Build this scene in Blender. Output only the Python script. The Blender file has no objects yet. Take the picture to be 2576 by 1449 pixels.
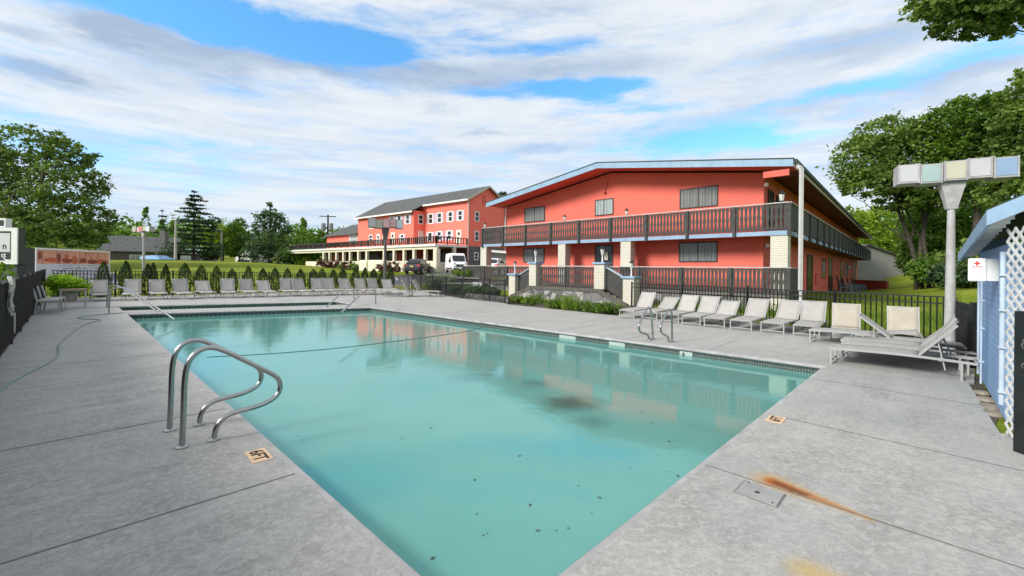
import bpy, bmesh, math, random
import numpy as np
from mathutils import Vector, Matrix, geometry

scene = bpy.context.scene
COL = scene.collection
rad = math.radians

# ------------------------------------------------------------------ camera
EYE, FOC, PX, PY, ROLL = 1.7, 1100.0, 1288.0, 674.0, 0.0105
cam_d = bpy.data.cameras.new('camera')
cam = bpy.data.objects.new('camera', cam_d)
COL.objects.link(cam)
cam_d.sensor_width = 36.0
cam_d.lens = 36.0 * FOC / 2576.0
cam_d.shift_y = -50.5 / 2576.0
cam_d.clip_start, cam_d.clip_end = 0.05, 3000
cR, sR = math.cos(ROLL), math.sin(ROLL)
cam.matrix_world = Matrix(((cR, -sR, 0, 0), (0, 0, -1, 0), (sR, cR, 0, EYE), (0, 0, 0, 1)))
scene.camera = cam
scene.view_settings.view_transform = 'Standard'
scene.view_settings.look = 'None'
scene.view_settings.gamma = 1.0
scene.view_settings.exposure = 0.45
scene.cycles.max_bounces = 8
scene.cycles.transparent_max_bounces = 24
scene.cycles.caustics_reflective = False
scene.cycles.caustics_refractive = False
scene.cycles.sample_clamp_indirect = 6.0
try:
    scene.cycles.use_denoising = True
except Exception:
    pass

# ------------------------------------------------------------------ sun and sky
SUN_AZ, SUN_EL = rad(240), rad(31)          # azimuth clockwise from +Y
sun_dir = Vector((math.sin(SUN_AZ) * math.cos(SUN_EL), math.cos(SUN_AZ) * math.cos(SUN_EL), math.sin(SUN_EL)))
ld = bpy.data.lights.new('sun', 'SUN')
ld.energy = 3.3
ld.angle = rad(18)
ld.color = (1.0, 0.96, 0.9)
lo = bpy.data.objects.new('sun', ld)
COL.objects.link(lo)
lo.rotation_euler = sun_dir.to_track_quat('Z', 'Y').to_euler()

world = bpy.data.worlds.new('World')
scene.world = world
world.use_nodes = True
WT = world.node_tree
WT.nodes.clear()


class NT:
    """small helper that writes shader nodes"""
    def __init__(self, tree):
        self.t = tree

    def n(self, typ, **kw):
        nd = self.t.nodes.new(typ)
        for k, v in kw.items():
            if k == 'ins':
                for kk, vv in v.items():
                    if isinstance(vv, bpy.types.NodeSocket):
                        self.t.links.new(vv, nd.inputs[kk])
                    else:
                        nd.inputs[kk].default_value = vv
            else:
                setattr(nd, k, v)
        return nd

    def m(self, op, a, b=0.0, c=None, clamp=False):
        nd = self.t.nodes.new('ShaderNodeMath')
        nd.operation = op
        nd.use_clamp = clamp
        for i, v in enumerate((a, b, c)):
            if v is None:
                continue
            if isinstance(v, bpy.types.NodeSocket):
                self.t.links.new(v, nd.inputs[i])
            else:
                nd.inputs[i].default_value = v
        return nd.outputs[0]

    def noise(self, vec, scale, detail=4.0, rough=0.55, dist=0.0):
        nd = self.n('ShaderNodeTexNoise')
        nd.inputs['Scale'].default_value = scale
        nd.inputs['Detail'].default_value = detail
        nd.inputs['Roughness'].default_value = rough
        nd.inputs['Distortion'].default_value = dist
        if vec is not None:
            self.t.links.new(vec, nd.inputs['Vector'])
        return nd.outputs['Fac']

    def ramp(self, fac, *stops):
        nd = self.n('ShaderNodeValToRGB')
        el = nd.color_ramp.elements
        while len(el) < len(stops):
            el.new(0.5)
        for e, (p, c) in zip(el, stops):
            e.position = p
            e.color = c if len(c) == 4 else (*c, 1)
        self.t.links.new(fac, nd.inputs[0])
        return nd.outputs[0]

    def sstep(self, x, a, b):
        nd = self.n('ShaderNodeMapRange', interpolation_type='SMOOTHSTEP')
        self.t.links.new(x, nd.inputs[0])
        nd.inputs[1].default_value = a
        nd.inputs[2].default_value = b
        return nd.outputs[0]

    def mix(self, fac, a, b, typ='MIX'):
        nd = self.n('ShaderNodeMix', data_type='RGBA', blend_type=typ)
        for i, v in ((0, fac), (6, a), (7, b)):
            if isinstance(v, bpy.types.NodeSocket):
                self.t.links.new(v, nd.inputs[i])
            elif i == 0:
                nd.inputs[i].default_value = v
            else:
                nd.inputs[i].default_value = v if len(v) == 4 else (*v, 1)
        return nd.outputs[2]

    def comb(self, x, y, z):
        nd = self.n('ShaderNodeCombineXYZ')
        for i, v in enumerate((x, y, z)):
            if isinstance(v, bpy.types.NodeSocket):
                self.t.links.new(v, nd.inputs[i])
            else:
                nd.inputs[i].default_value = v
        return nd.outputs[0]

    def sep(self, v):
        nd = self.n('ShaderNodeSeparateXYZ')
        self.t.links.new(v, nd.inputs[0])
        return nd.outputs


def ray(u, v):
    """pixel of the 2576-wide photograph -> (X/Y, (Z-EYE)/Y)"""
    xc, yc = (u - PX) / FOC, (PY - v) / FOC
    return xc * cR - yc * sR, xc * sR + yc * cR


def gp(u, v, z=0.0):
    a, k = ray(u, v)
    y = (z - EYE) / k
    return Vector((a * y, y, z))


def at(u, v, d):
    a, k = ray(u, v)
    return Vector((a * d, d, EYE + k * d))


def hit(u, v, P, D):
    """vertical plane through P along the 2-D direction D: (distance along D, z)"""
    a, k = ray(u, v)
    s = (a * P[1] - P[0]) / (D[0] - a * D[1])
    return s, EYE + k * (P[1] + s * D[1])


def Z(x0, y0, sc):
    """coordinates read in an enlarged crop -> 2576-wide coordinates"""
    return lambda x, y: ((x0 + x / sc) / 1.490683, (y0 + y / sc) / 1.490683)


# clouds: cover and shade are functions of the direction in the sky
def build_world():
    w = NT(WT)
    out = w.n('ShaderNodeOutputWorld')
    sky = w.n('ShaderNodeTexSky', sky_type='NISHITA', sun_disc=False)
    sky.sun_elevation = SUN_EL
    sky.sun_rotation = SUN_AZ
    sky.air_density = 1.1
    sky.dust_density = 0.4
    sky.ozone_density = 2.0
    tc = w.n('ShaderNodeTexCoord')
    d = w.sep(tc.outputs['Generated'])
    az = w.m('ARCTAN2', d[0], d[1])
    el = w.m('ARCSINE', d[2])
    elc = w.m('MAXIMUM', d[2], 0.0)
    den = w.m('ADD', elc, 0.10)
    px = w.m('DIVIDE', d[0], den)
    py = w.m('DIVIDE', d[1], den)
    P = w.comb(px, py, 0.0)
    # stretched coordinates for wind-drawn cloud
    Ps = w.comb(w.m('MULTIPLY', px, 0.55), w.m('MULTIPLY', py, 1.1), 3.0)
    def ang(kx, ky, kz):
        return w.comb(w.m('MULTIPLY', az, kx), w.m('MULTIPLY', el, ky), kz)
    n1 = w.noise(Ps, 1.1, 9.0, 0.60, 0.5)
    n2 = w.noise(ang(1.5, 7.0, 2.0), 2.3, 12.0, 0.64, 0.35)
    n3 = w.noise(ang(1.0, 6.0, 9.0), 1.7, 10.0, 0.60, 0.4)
    wz = w.noise(w.comb(px, py, 5.0), 2.0, 6.0, 0.6)
    wx = w.noise(w.comb(px, py, 15.0), 1.6, 6.0, 0.6)
    azw = w.m('ADD', az, w.m('MULTIPLY', w.m('SUBTRACT', wx, 0.5), 0.40))
    elw = w.m('ADD', el, w.m('MULTIPLY', w.m('SUBTRACT', wz, 0.5), 0.085))

    def blobs(lst):
        tot = None
        for (u, v, ru, rv, amp) in lst:
            a, k = ray(u, v)
            a0, e0 = math.atan(a), math.atan(k * math.cos(math.atan(a)))
            sa = ru / FOC * math.cos(a0) ** 2
            se = rv / FOC * math.cos(a0) * 0.92
            x = w.m('DIVIDE', w.m('SUBTRACT', azw, a0), sa)
            y = w.m('DIVIDE', w.m('SUBTRACT', elw, e0), se)
            r2 = w.m('ADD', w.m('MULTIPLY', x, x), w.m('MULTIPLY', y, y))
            g = w.m('MULTIPLY', w.m('EXPONENT', w.m('MULTIPLY', r2, -1.0)), amp)
            tot = g if tot is None else w.m('ADD', tot, g)
        return tot

    blue = blobs([(330, 18, 420, 46, 1.0), (660, 72, 300, 52, .75), (900, 118, 190, 34, .8), (1050, 60, 260, 40, .35), (250, 330, 500, 40, .22), (1900, 160, 300, 30, .3), (1330, 122, 170, 22, .55),
                  (1430, 228, 190, 26, .9), (1160, 238, 90, 20, .5), (1660, 268, 80, 18, .4), (2150, 235, 420, 26, .55),
                  (1700, 345, 300, 45, .5), (1950, 340, 220, 30, .4), (1000, 385, 260, 30, .25), (2300, 170, 200, 25, .2)])
    dark = blobs([(470, 130, 190, 62, .9), (110, 192, 200, 26, .9), (1000, 190, 420, 32, .85), (1450, 165, 260, 30, .45),
                  (80, 75, 130, 22, .5), (2150, 105, 300, 40, .45), (2300, 210, 330, 34, .6), (1330, 25, 200, 22, .5),
                  (1370, 372, 90, 14, .5), (1210, 336, 70, 8, .45), (2000, 30, 150, 20, .2), (820, 392, 90, 10, .3)])
    cover = w.m('SUBTRACT', w.m('ADD', 0.92, w.m('MULTIPLY', w.m('SUBTRACT', n1, 0.5), 0.7)), blue)
    cover = w.m('ADD', cover, w.m('MULTIPLY', w.m('SUBTRACT', n2, 0.5), 1.35))
    # thin wind-drawn streaks
    st1 = w.noise(w.comb(w.m('MULTIPLY', azw, 1.7), w.m('MULTIPLY', elw, 13.0), 1.0), 1.6, 8.0, 0.62, 0.25)
    st2 = w.noise(w.comb(w.m('MULTIPLY', az, 2.6), w.m('MULTIPLY', el, 34.0), 7.0), 1.3, 7.0, 0.6, 0.35)
    cover = w.m('ADD', cover, w.m('MULTIPLY', w.m('SUBTRACT', st1, 0.5), 1.25))
    cover = w.m('ADD', cover, w.m('MULTIPLY', w.sstep(el, 0.55, 0.8), 0.5))
    cover = w.m('MULTIPLY', w.sstep(cover, 0.20, 0.92), 0.96)
    # denser, whiter haze towards the horizon
    hz = w.sstep(el, 0.30, 0.02)
    cover = w.m('MAXIMUM', cover, w.m('MULTIPLY', hz, 0.80))
    shade = w.m('ADD', w.m('MULTIPLY', dark, 1.35), w.m('ADD', w.m('MULTIPLY', w.m('SUBTRACT', n3, 0.45), 1.0), w.m('MULTIPLY', w.m('SUBTRACT', st1, 0.48), 1.1)), clamp=True)
    shade = w.m('MULTIPLY', shade, w.m('ADD', 0.25, w.m('MULTIPLY', w.noise(ang(2.4, 9.0, 33.0), 2.0, 10.0, 0.66, 0.4), 1.5)), clamp=True)
    ccol = w.ramp(shade, (0.0, (0.93, 0.965, 1.0)), (0.30, (0.79, 0.865, 0.95)), (0.70, (0.565, 0.675, 0.82)), (1.0, (0.46, 0.565, 0.74)))
    puff = w.noise(ang(2.0, 9.0, 21.0), 2.4, 12.0, 0.66, 0.3)
    ccol = w.mix(w.m('MULTIPLY', w.sstep(puff, 0.48, 0.66), 0.60), ccol, (0.61, 0.715, 0.86))
    ccol = w.mix(w.m('MULTIPLY', w.sstep(puff, 0.46, 0.30), 0.6), ccol, (1.0, 1.02, 1.04))
    band = w.m('MULTIPLY', w.sstep(el, 0.42, 0.16), w.sstep(st2, 0.42, 0.66))
    ccol = w.mix(w.m('MULTIPLY', band, 0.75), ccol, (0.58, 0.74, 0.95))
    ccol = w.mix(w.m('MULTIPLY', hz, 0.62), ccol, w.mix(w.sstep(st2, 0.40, 0.62), (0.86, 0.93, 1.0), (0.66, 0.80, 0.97)))
    b1 = w.n('ShaderNodeBackground')
    tint = w.mix(1.0, sky.outputs[0], w.mix(w.sstep(el, 0.22, 0.50), (0.60, 1.05, 1.40), (0.62, 1.18, 1.42)), 'MULTIPLY')
    WT.links.new(tint, b1.inputs[0])
    b1.inputs[1].default_value = 0.15
    b2 = w.n('ShaderNodeBackground')
    WT.links.new(ccol, b2.inputs[0])
    b2.inputs[1].default_value = 0.69
    mx = w.n('ShaderNodeMixShader')
    WT.links.new(cover, mx.inputs[0])
    WT.links.new(b1.outputs[0], mx.inputs[1])
    WT.links.new(b2.outputs[0], mx.inputs[2])
    WT.links.new(mx.outputs[0], out.inputs[0])


build_world()

# ------------------------------------------------------------------ scene helpers
def tag(o, label=None, cat=None, group=None, kind=None):
    if label: o['label'] = label
    if cat: o['category'] = cat
    if group: o['group'] = group
    if kind: o['kind'] = kind
    return o


def root(name, label, cat, loc, rz=0.0, group=None):
    o = bpy.data.objects.new(name, None)
    COL.objects.link(o)
    o.empty_display_size = 0.2
    o.location = loc
    o.rotation_euler = (0, 0, rz)
    return tag(o, label, cat, group)


def wl(p):
    v = Vector((0, 0, 0))
    while p is not None:
        v = v + p.location
        p = p.parent
    return v


class MB:
    def __init__(self):
        self.v, self.f = [], []

    def add(self, vs, fs):
        b = len(self.v)
        self.v.extend(tuple(p) for p in vs)
        self.f.extend(tuple(i + b for i in f) for f in fs)
        return self

    def hexa(self, p):
        """8 corners: bottom ring 0-3, top ring 4-7"""
        return self.add(p, [(3, 2, 1, 0), (4, 5, 6, 7), (0, 1, 5, 4), (1, 2, 6, 5), (2, 3, 7, 6), (3, 0, 4, 7)])

    def box(self, c, s, rz=0.0, ry=0.0, rx=0.0):
        M = Matrix.Rotation(rz, 3, 'Z') @ Matrix.Rotation(ry, 3, 'Y') @ Matrix.Rotation(rx, 3, 'X')
        c = Vector(c)
        x, y, z = s[0] / 2, s[1] / 2, s[2] / 2
        return self.hexa([c + M @ Vector(q) for q in ((-x, -y, -z), (x, -y, -z), (x, y, -z), (-x, y, -z),
                                                    (-x, -y, z), (x, -y, z), (x, y, z), (-x, y, z))])

    def lohi(self, a, b):
        return self.box([(a[i] + b[i]) / 2 for i in range(3)], [abs(b[i] - a[i]) for i in range(3)])

    def bar(self, a, b, w, h=None, up=Vector((0, 0, 1))):
        """square bar from a to b"""
        a, b = Vector(a), Vector(b)
        h = h or w
        d = (b - a).normalized()
        if abs(d.dot(up)) > 0.95:
            up = Vector((0, 1, 0)) if abs(d.y) < 0.9 else Vector((1, 0, 0))
        sx = d.cross(up).normalized() * w / 2
        sy = sx.cross(d).normalized() * h / 2
        return self.hexa([a - sx - sy, a + sx - sy, a + sx + sy, a - sx + sy, b - sx - sy, b + sx - sy, b + sx + sy, b - sx + sy])

    def prism(self, poly, ext):
        n = len(poly)
        ext = Vector(ext)
        p = [Vector(q) for q in poly]
        return self.add(p + [q + ext for q in p],
                        [tuple(range(n))[::-1], tuple(range(n, 2 * n))] + [(i, (i + 1) % n, n + (i + 1) % n, n + i) for i in range(n)])

    def tube(self, pts, r, n=8, caps=True):
        pts = [Vector(p) for p in pts]
        rs = r if isinstance(r, (list, tuple)) else [r] * len(pts)
        m = len(pts)
        up = Vector((0, 0, 1))
        d0 = (pts[1] - pts[0]).normalized()
        if abs(d0.dot(up)) > 0.9:
            up = Vector((1, 0, 0)) if abs(d0.x) < 0.7 else Vector((0, 1, 0))
        vs, prev = [], None
        for i in range(m):
            d = (pts[min(i + 1, m - 1)] - pts[max(i - 1, 0)]).normalized()
            if prev is None:
                x = d.cross(up).normalized()
            else:
                x = (prev - d * prev.dot(d)).normalized()
            prev = x
            y = d.cross(x)
            for k in range(n):
                a = 2 * math.pi * k / n
                vs.append(pts[i] + (x * math.cos(a) + y * math.sin(a)) * rs[i])
        fs = [(i * n + k, i * n + (k + 1) % n, (i + 1) * n + (k + 1) % n, (i + 1) * n + k) for i in range(m - 1) for k in range(n)]
        if caps:
            fs += [tuple(range(n))[::-1], tuple(range((m - 1) * n, m * n))]
        return self.add(vs, fs)

    def lathe(self, c, prof, n=16):
        """prof: (radius, z) bottom to top"""
        vs, fs = [], []
        for (r, z) in prof:
            for k in range(n):
                a = 2 * math.pi * k / n
                vs.append((c[0] + r * math.cos(a), c[1] + r * math.sin(a), c[2] + z))
        m = len(prof)
        fs = [(i * n + k, i * n + (k + 1) % n, (i + 1) * n + (k + 1) % n, (i + 1) * n + k) for i in range(m - 1) for k in range(n)]
        fs += [tuple(range(n))[::-1], tuple(range((m - 1) * n, m * n))]
        return self.add(vs, fs)

    def build(self, name, mat, parent=None, world=True, smooth=False, bevel=0.0):
        return obj(name, self.v, self.f, mat, parent, world, smooth, bevel)


def obj(name, v, f, mat, parent=None, world=True, smooth=False, bevel=0.0):
    me = bpy.data.meshes.new(name)
    o = bpy.data.objects.new(name, me)
    v = np.asarray(v, dtype=np.float64).reshape(-1, 3)
    if parent is not None:
        if world:
            v = v - np.array(wl(parent))
        o.parent = parent
    elif world:
        c = np.array([v[:, 0].mean(), v[:, 1].mean(), v[:, 2].min()])
        v = v - c
        o.location = c
    if isinstance(f, np.ndarray):
        k = f.shape[1]
        me.vertices.add(len(v)); me.vertices.foreach_set('co', v.astype(np.float32).ravel())
        me.loops.add(f.size); me.loops.foreach_set('vertex_index', f.astype(np.int32).ravel())
        me.polygons.add(len(f)); me.polygons.foreach_set('loop_start', np.arange(0, f.size, k, dtype=np.int32))
        me.update(calc_edges=True)
    else:
        me.from_pydata([tuple(p) for p in v], [], f)
        me.update()
    if mat is not None:
        me.materials.append(mat)
    if smooth:
        me.polygons.foreach_set('use_smooth', [True] * len(me.polygons))
        if smooth == 'auto':
            sharp_by_angle(me, 0.7)
    COL.objects.link(o)
    if bevel:
        b = o.modifiers.new('edge', 'BEVEL')
        b.width = bevel
        b.segments = 2
        b.limit_method = 'ANGLE'
    return o


def sharp_by_angle(me, ang):
    bm = bmesh.new()
    bm.from_mesh(me)
    for e in bm.edges:
        if len(e.link_faces) == 2 and e.calc_face_angle(0) > ang:
            e.smooth = False
    bm.to_mesh(me)
    bm.free()


def copy_tree(o, parent=None):
    c = o.copy()
    COL.objects.link(c)
    c.parent = parent
    for ch in KIDS(o):
        copy_tree(ch, c)
    return c


def KIDS(o):
    return [c for c in o.children]


def structure(name, mb, mat, smooth=False):
    o = mb.build(name, mat, smooth=smooth)
    return tag(o, kind='structure')


# ------------------------------------------------------------------ materials
MATS = {}


def surf(name, col, rough=0.6, var=0.12, scale=3.0, bump=0.0, bscale=40.0, metal=0.0, spec=0.5, col2=None, bdist=0.01):
    """principled surface with procedural colour variation and relief"""
    if name in MATS:
        return MATS[name]
    m = bpy.data.materials.new(name)
    m.use_nodes = True
    t = m.node_tree
    t.nodes.clear()
    w = NT(t)
    out = w.n('ShaderNodeOutputMaterial')
    p = w.n('ShaderNodeBsdfPrincipled')
    t.links.new(p.outputs[0], out.inputs[0])
    geo = w.n('ShaderNodeNewGeometry')
    pos = geo.outputs['Position']
    a = w.noise(pos, scale, 5.0, 0.6)
    c2 = col2 or tuple(max(0.0, c * (1 - 2.2 * var)) for c in col)
    c1 = tuple(min(1.0, c * (1 + var * 0.6)) for c in col)
    base = w.ramp(a, (0.28, c2), (0.72, c1))
    t.links.new(base, p.inputs['Base Color'])
    p.inputs['Roughness'].default_value = rough
    p.inputs['Metallic'].default_value = metal
    p.inputs['Specular IOR Level'].default_value = spec
    if bump:
        bn = w.noise(pos, bscale, 4.0, 0.6)
        b = w.n('ShaderNodeBump', ins={'Strength': bump, 'Distance': bdist, 'Height': bn})
        t.links.new(b.outputs[0], p.inputs['Normal'])
    MATS[name] = m
    m['p'] = p.name
    return m


def newmat(name):
    m = bpy.data.materials.new(name)
    m.use_nodes = True
    m.node_tree.nodes.clear()
    w = NT(m.node_tree)
    out = w.n('ShaderNodeOutputMaterial')
    MATS[name] = m
    return m, w, out


def leafmat(name, dark, light, trans=0.3):
    m, w, out = newmat(name)
    geo = w.n('ShaderNodeNewGeometry')
    r = geo.outputs['Random Per Island']
    nz = w.noise(geo.outputs['Position'], 0.45, 3.0, 0.5)
    f = w.m('ADD', w.m('MULTIPLY', r, 0.5), w.m('MULTIPLY', w.sstep(nz, 0.36, 0.64), 0.5))
    c = w.ramp(f, (0.05, dark), (0.95, light))
    d = w.n('ShaderNodeBsdfPrincipled')
    w.t.links.new(c, d.inputs['Base Color'])
    d.inputs['Roughness'].default_value = 0.55
    d.inputs['Specular IOR Level'].default_value = 0.25
    tr = w.n('ShaderNodeBsdfTranslucent')
    c2 = w.mix(1.0, c, (1.3, 1.35, 0.6), 'MULTIPLY')
    w.t.links.new(c2, tr.inputs[0])
    mx = w.n('ShaderNodeMixShader')
    mx.inputs[0].default_value = trans
    w.t.links.new(d.outputs[0], mx.inputs[1])
    w.t.links.new(tr.outputs[0], mx.inputs[2])
    w.t.links.new(mx.outputs[0], out.inputs[0])
    return m


# pool axes on the ground
AX = Vector((-0.7071, 0.7071, 0))       # along the long side, away from the camera
BX = Vector((0.7071, 0.7071, 0))        # across the pool


def M_deck():
    m, w, out = newmat('deck concrete')
    p = w.n('ShaderNodeBsdfPrincipled')
    w.t.links.new(p.outputs[0], out.inputs[0])
    pos = w.n('ShaderNodeNewGeometry').outputs['Position']
    s = w.sep(pos)
    a = w.m('ADD', w.m('MULTIPLY', s[0], -0.7071), w.m('MULTIPLY', s[1], 0.7071))
    b = w.m('ADD', w.m('MULTIPLY', s[0], 0.7071), w.m('MULTIPLY', s[1], 0.7071))
    big = w.noise(pos, 0.45, 5.0, 0.6, 0.4)
    mid = w.noise(pos, 3.0, 8.0, 0.72, 0.15)
    fine = w.noise(pos, 42.0, 5.0, 0.8)
    blot = w.noise(pos, 16.0, 8.0, 0.78, 0.25)
    streak = w.noise(w.comb(w.m('MULTIPLY', a, 3.2), w.m('MULTIPLY', b, 0.42), 0.0), 1.0, 6.0, 0.62, 0.3)
    v = w.m('ADD', w.m('MULTIPLY', big, 0.22), w.m('MULTIPLY', mid, 0.30))
    v = w.m('ADD', v, w.m('MULTIPLY', streak, 0.26))
    v = w.m('ADD', v, w.m('MULTIPLY', fine, 0.22))
    c = w.ramp(v, (0.37, (0.20, 0.197, 0.182)), (0.50, (0.345, 0.340, 0.315)), (0.63, (0.455, 0.448, 0.415)))
    # worn, patchy top coat
    left = w.sstep(b, -.6, .2)
    strk2 = w.noise(w.comb(w.m('MULTIPLY', a, 7.0), w.m('MULTIPLY', b, 0.8), 4.0), 1.0, 7.0, 0.66, 0.4)
    lm = w.sstep(w.m('ADD', a, w.m('MULTIPLY', b, -1.0)), 1.2, 2.4)
    c = w.mix(w.m('MULTIPLY', w.m('MULTIPLY', w.sstep(strk2, 0.52, 0.66), lm), 0.42), c, (0.20, 0.20, 0.19))
    c = w.mix(w.m('MULTIPLY', w.m('MULTIPLY', w.sstep(strk2, 0.46, 0.34), lm), 0.35), c, (0.50, 0.495, 0.48))
    patch = w.noise(pos, 5.5, 9.0, 0.74, 0.3)
    c = w.mix(w.m('MULTIPLY', w.sstep(patch, 0.50, 0.56), 0.30), c, (0.26, 0.252, 0.235))
    c = w.mix(w.m('MULTIPLY', w.sstep(blot, 0.49, 0.55), 0.46), c, (0.51, 0.503, 0.47))
    c = w.mix(w.m('MULTIPLY', w.sstep(w.noise(pos, 30.0, 6.0, 0.8, 0.2), 0.52, 0.58), 0.45), c, (0.20, 0.195, 0.19))
    c = w.mix(w.m('MULTIPLY', w.sstep(w.noise(pos, 0.8, 4.0), 0.48, 0.64), 0.35), c, (0.275, 0.295, 0.28))
    c = w.mix(w.m('MULTIPLY', w.sstep(w.noise(pos, 1.1, 4.0), 0.60, 0.50), 0.22), c, (0.43, 0.405, 0.395))
    # dark blotches
    spots = w.noise(pos, 5.0, 2.0, 0.4)
    c = w.mix(w.m('MULTIPLY', w.sstep(spots, 0.73, 0.80), 0.5), c, (0.15, 0.145, 0.14))

    vs_ = w.n('ShaderNodeTexVoronoi', ins={'Scale': 3.2})
    w.t.links.new(pos, vs_.inputs['Vector'])
    vr = w.sep(vs_.outputs['Color'])
    sp = w.m('MULTIPLY', w.m('LESS_THAN', vs_.outputs['Distance'], w.m('MULTIPLY', vr[1], 0.035)), w.m('GREATER_THAN', vr[0], 0.62))
    c = w.mix(w.m('MULTIPLY', sp, 0.75), c, (0.075, 0.07, 0.06))

    def segdist(P0, P1, lo=0.0, hi=1.0):
        """distance to a ground segment and position along it"""
        d = P1 - P0
        L2 = d.x * d.x + d.y * d.y
        rx = w.m('SUBTRACT', s[0], P0.x)
        ry = w.m('SUBTRACT', s[1], P0.y)
        tt = w.m('DIVIDE', w.m('ADD', w.m('MULTIPLY', rx, d.x), w.m('MULTIPLY', ry, d.y)), L2)
        tcl = w.m('MINIMUM', w.m('MAXIMUM', tt, lo), hi)
        qx = w.m('SUBTRACT', rx, w.m('MULTIPLY', tcl, d.x))
        qy = w.m('SUBTRACT', ry, w.m('MULTIPLY', tcl, d.y))
        return w.m('SQRT', w.m('ADD', w.m('MULTIPLY', qx, qx), w.m('MULTIPLY', qy, qy))), tcl

    # rust run beside the skimmer lid
    rn = w.m('MULTIPLY', w.m('SUBTRACT', w.noise(pos, 22.0, 9.0, 0.8), 0.5), 0.13)
    dd, tt = segdist(gp(1945, 1212), gp(2190, 1306))
    wid = w.m('ADD', 0.022, w.m('MULTIPLY', w.m('POWER', w.m('SUBTRACT', 1.0, tt), 1.3), 0.085))
    halo = w.sstep(w.m('DIVIDE', w.m('ADD', dd, rn), wid), 2.3, 0.4)
    core = w.sstep(w.m('DIVIDE', w.m('ADD', dd, w.m('MULTIPLY', rn, 0.6)), wid), 1.0, 0.25)
    c = w.mix(w.m('MULTIPLY', halo, 0.65), c, (0.46, 0.27, 0.08))
    c = w.mix(w.m('MULTIPLY', core, w.m('SUBTRACT', 1.0, w.m('MULTIPLY', tt, 0.65))), c, (0.36, 0.105, 0.016))
    d3, t3 = segdist(gp(1955, 1216), gp(2020, 1243))
    c = w.mix(w.m('MULTIPLY', w.sstep(w.m('ADD', d3, rn), 0.07, 0.0), 0.75), c, (0.09, 0.035, 0.02))
    d2, t2 = segdist(gp(2040, 1440), gp(2160, 1500))
    c = w.mix(w.m('MULTIPLY', w.sstep(w.m('ADD', d2, w.m('MULTIPLY', rn, 1.2)), 0.20, 0.0), 0.7), c, (0.50, 0.34, 0.11))
    w.t.links.new(c, p.inputs['Base Color'])
    p.inputs['Roughness'].default_value = 0.78
    p.inputs['Specular IOR Level'].default_value = 0.3
    h = w.m('ADD', w.m('MULTIPLY', fine, 0.5), w.m('MULTIPLY', blot, 0.8))
    bp = w.n('ShaderNodeBump', ins={'Strength': 0.6, 'Distance': 0.008, 'Height': h})
    w.t.links.new(bp.outputs[0], p.inputs['Normal'])
    return m


def M_water():
    m, w, out = newmat('pool water')
    pos = w.n('ShaderNodeNewGeometry').outputs['Position']
    s = w.sep(pos)
    r1 = w.noise(pos, 1.5, 3.0, 0.5, 0.4)
    r2 = w.noise(w.comb(s[0], w.m('MULTIPLY', s[1], 1.6), 0.0), 6.0, 3.0, 0.55, 0.2)
    amp = w.sstep(s[1], 4.0, 13.0)
    h = w.m('ADD', w.m('MULTIPLY', r1, 0.9), w.m('MULTIPLY', r2, w.m('ADD', 0.08, w.m('MULTIPLY', amp, 0.28))))
    bp = w.n('ShaderNodeBump', ins={'Strength': 0.12, 'Distance': 0.03, 'Height': h})
    fr = w.n('ShaderNodeFresnel', ins={'IOR': 1.46})
    w.t.links.new(bp.outputs[0], fr.inputs['Normal'])
    gl = w.n('ShaderNodeBsdfGlossy', ins={'Roughness': 0.06, 'Color': (0.76, 0.95, 0.93, 1)})
    w.t.links.new(bp.outputs[0], gl.inputs['Normal'])
    tr = w.n('ShaderNodeBsdfTransparent', ins={'Color': (0.66, 0.93, 0.91, 1)})
    cl = w.noise(pos, 0.35, 4.0, 0.6, 0.3)
    df = w.n('ShaderNodeBsdfDiffuse')
    dc = w.ramp(cl, (0.3, (0.22, 0.59, 0.515)), (0.7, (0.28, 0.645, 0.57)))
    # silt hanging in the water over the deep end
    sn = w.m('MULTIPLY', w.m('SUBTRACT', w.noise(pos, 2.6, 7.0, 0.7, 0.5), 0.5), 1.7)
    for (u, v, rx, ry, amt) in ((1440, 1015, .42, .36, .85), (1345, 965, .26, .22, .4), (1490, 1060, .22, .2, .4), (1195, 950, .5, .3, .4)):
        q = gp(u, v, -0.17)
        x = w.m('DIVIDE', w.m('SUBTRACT', s[0], q.x), rx)
        y = w.m('DIVIDE', w.m('SUBTRACT', s[1], q.y), ry)
        d = w.m('ADD', w.m('SQRT', w.m('ADD', w.m('MULTIPLY', x, x), w.m('MULTIPLY', y, y))), sn)
        dc = w.mix(w.m('MULTIPLY', w.sstep(d, 1.5, 0.2), amt), dc, (0.10, 0.17, 0.13))
    w.t.links.new(dc, df.inputs[0])
    body = w.n('ShaderNodeMixShader', ins={0: 0.46})
    w.t.links.new(tr.outputs[0], body.inputs[1])
    w.t.links.new(df.outputs[0], body.inputs[2])
    mx = w.n('ShaderNodeMixShader')
    w.t.links.new(fr.outputs[0], mx.inputs[0])
    w.t.links.new(body.outputs[0], mx.inputs[1])
    w.t.links.new(gl.outputs[0], mx.inputs[2])
    w.t.links.new(mx.outputs[0], out.inputs[0])
    return m


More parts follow.
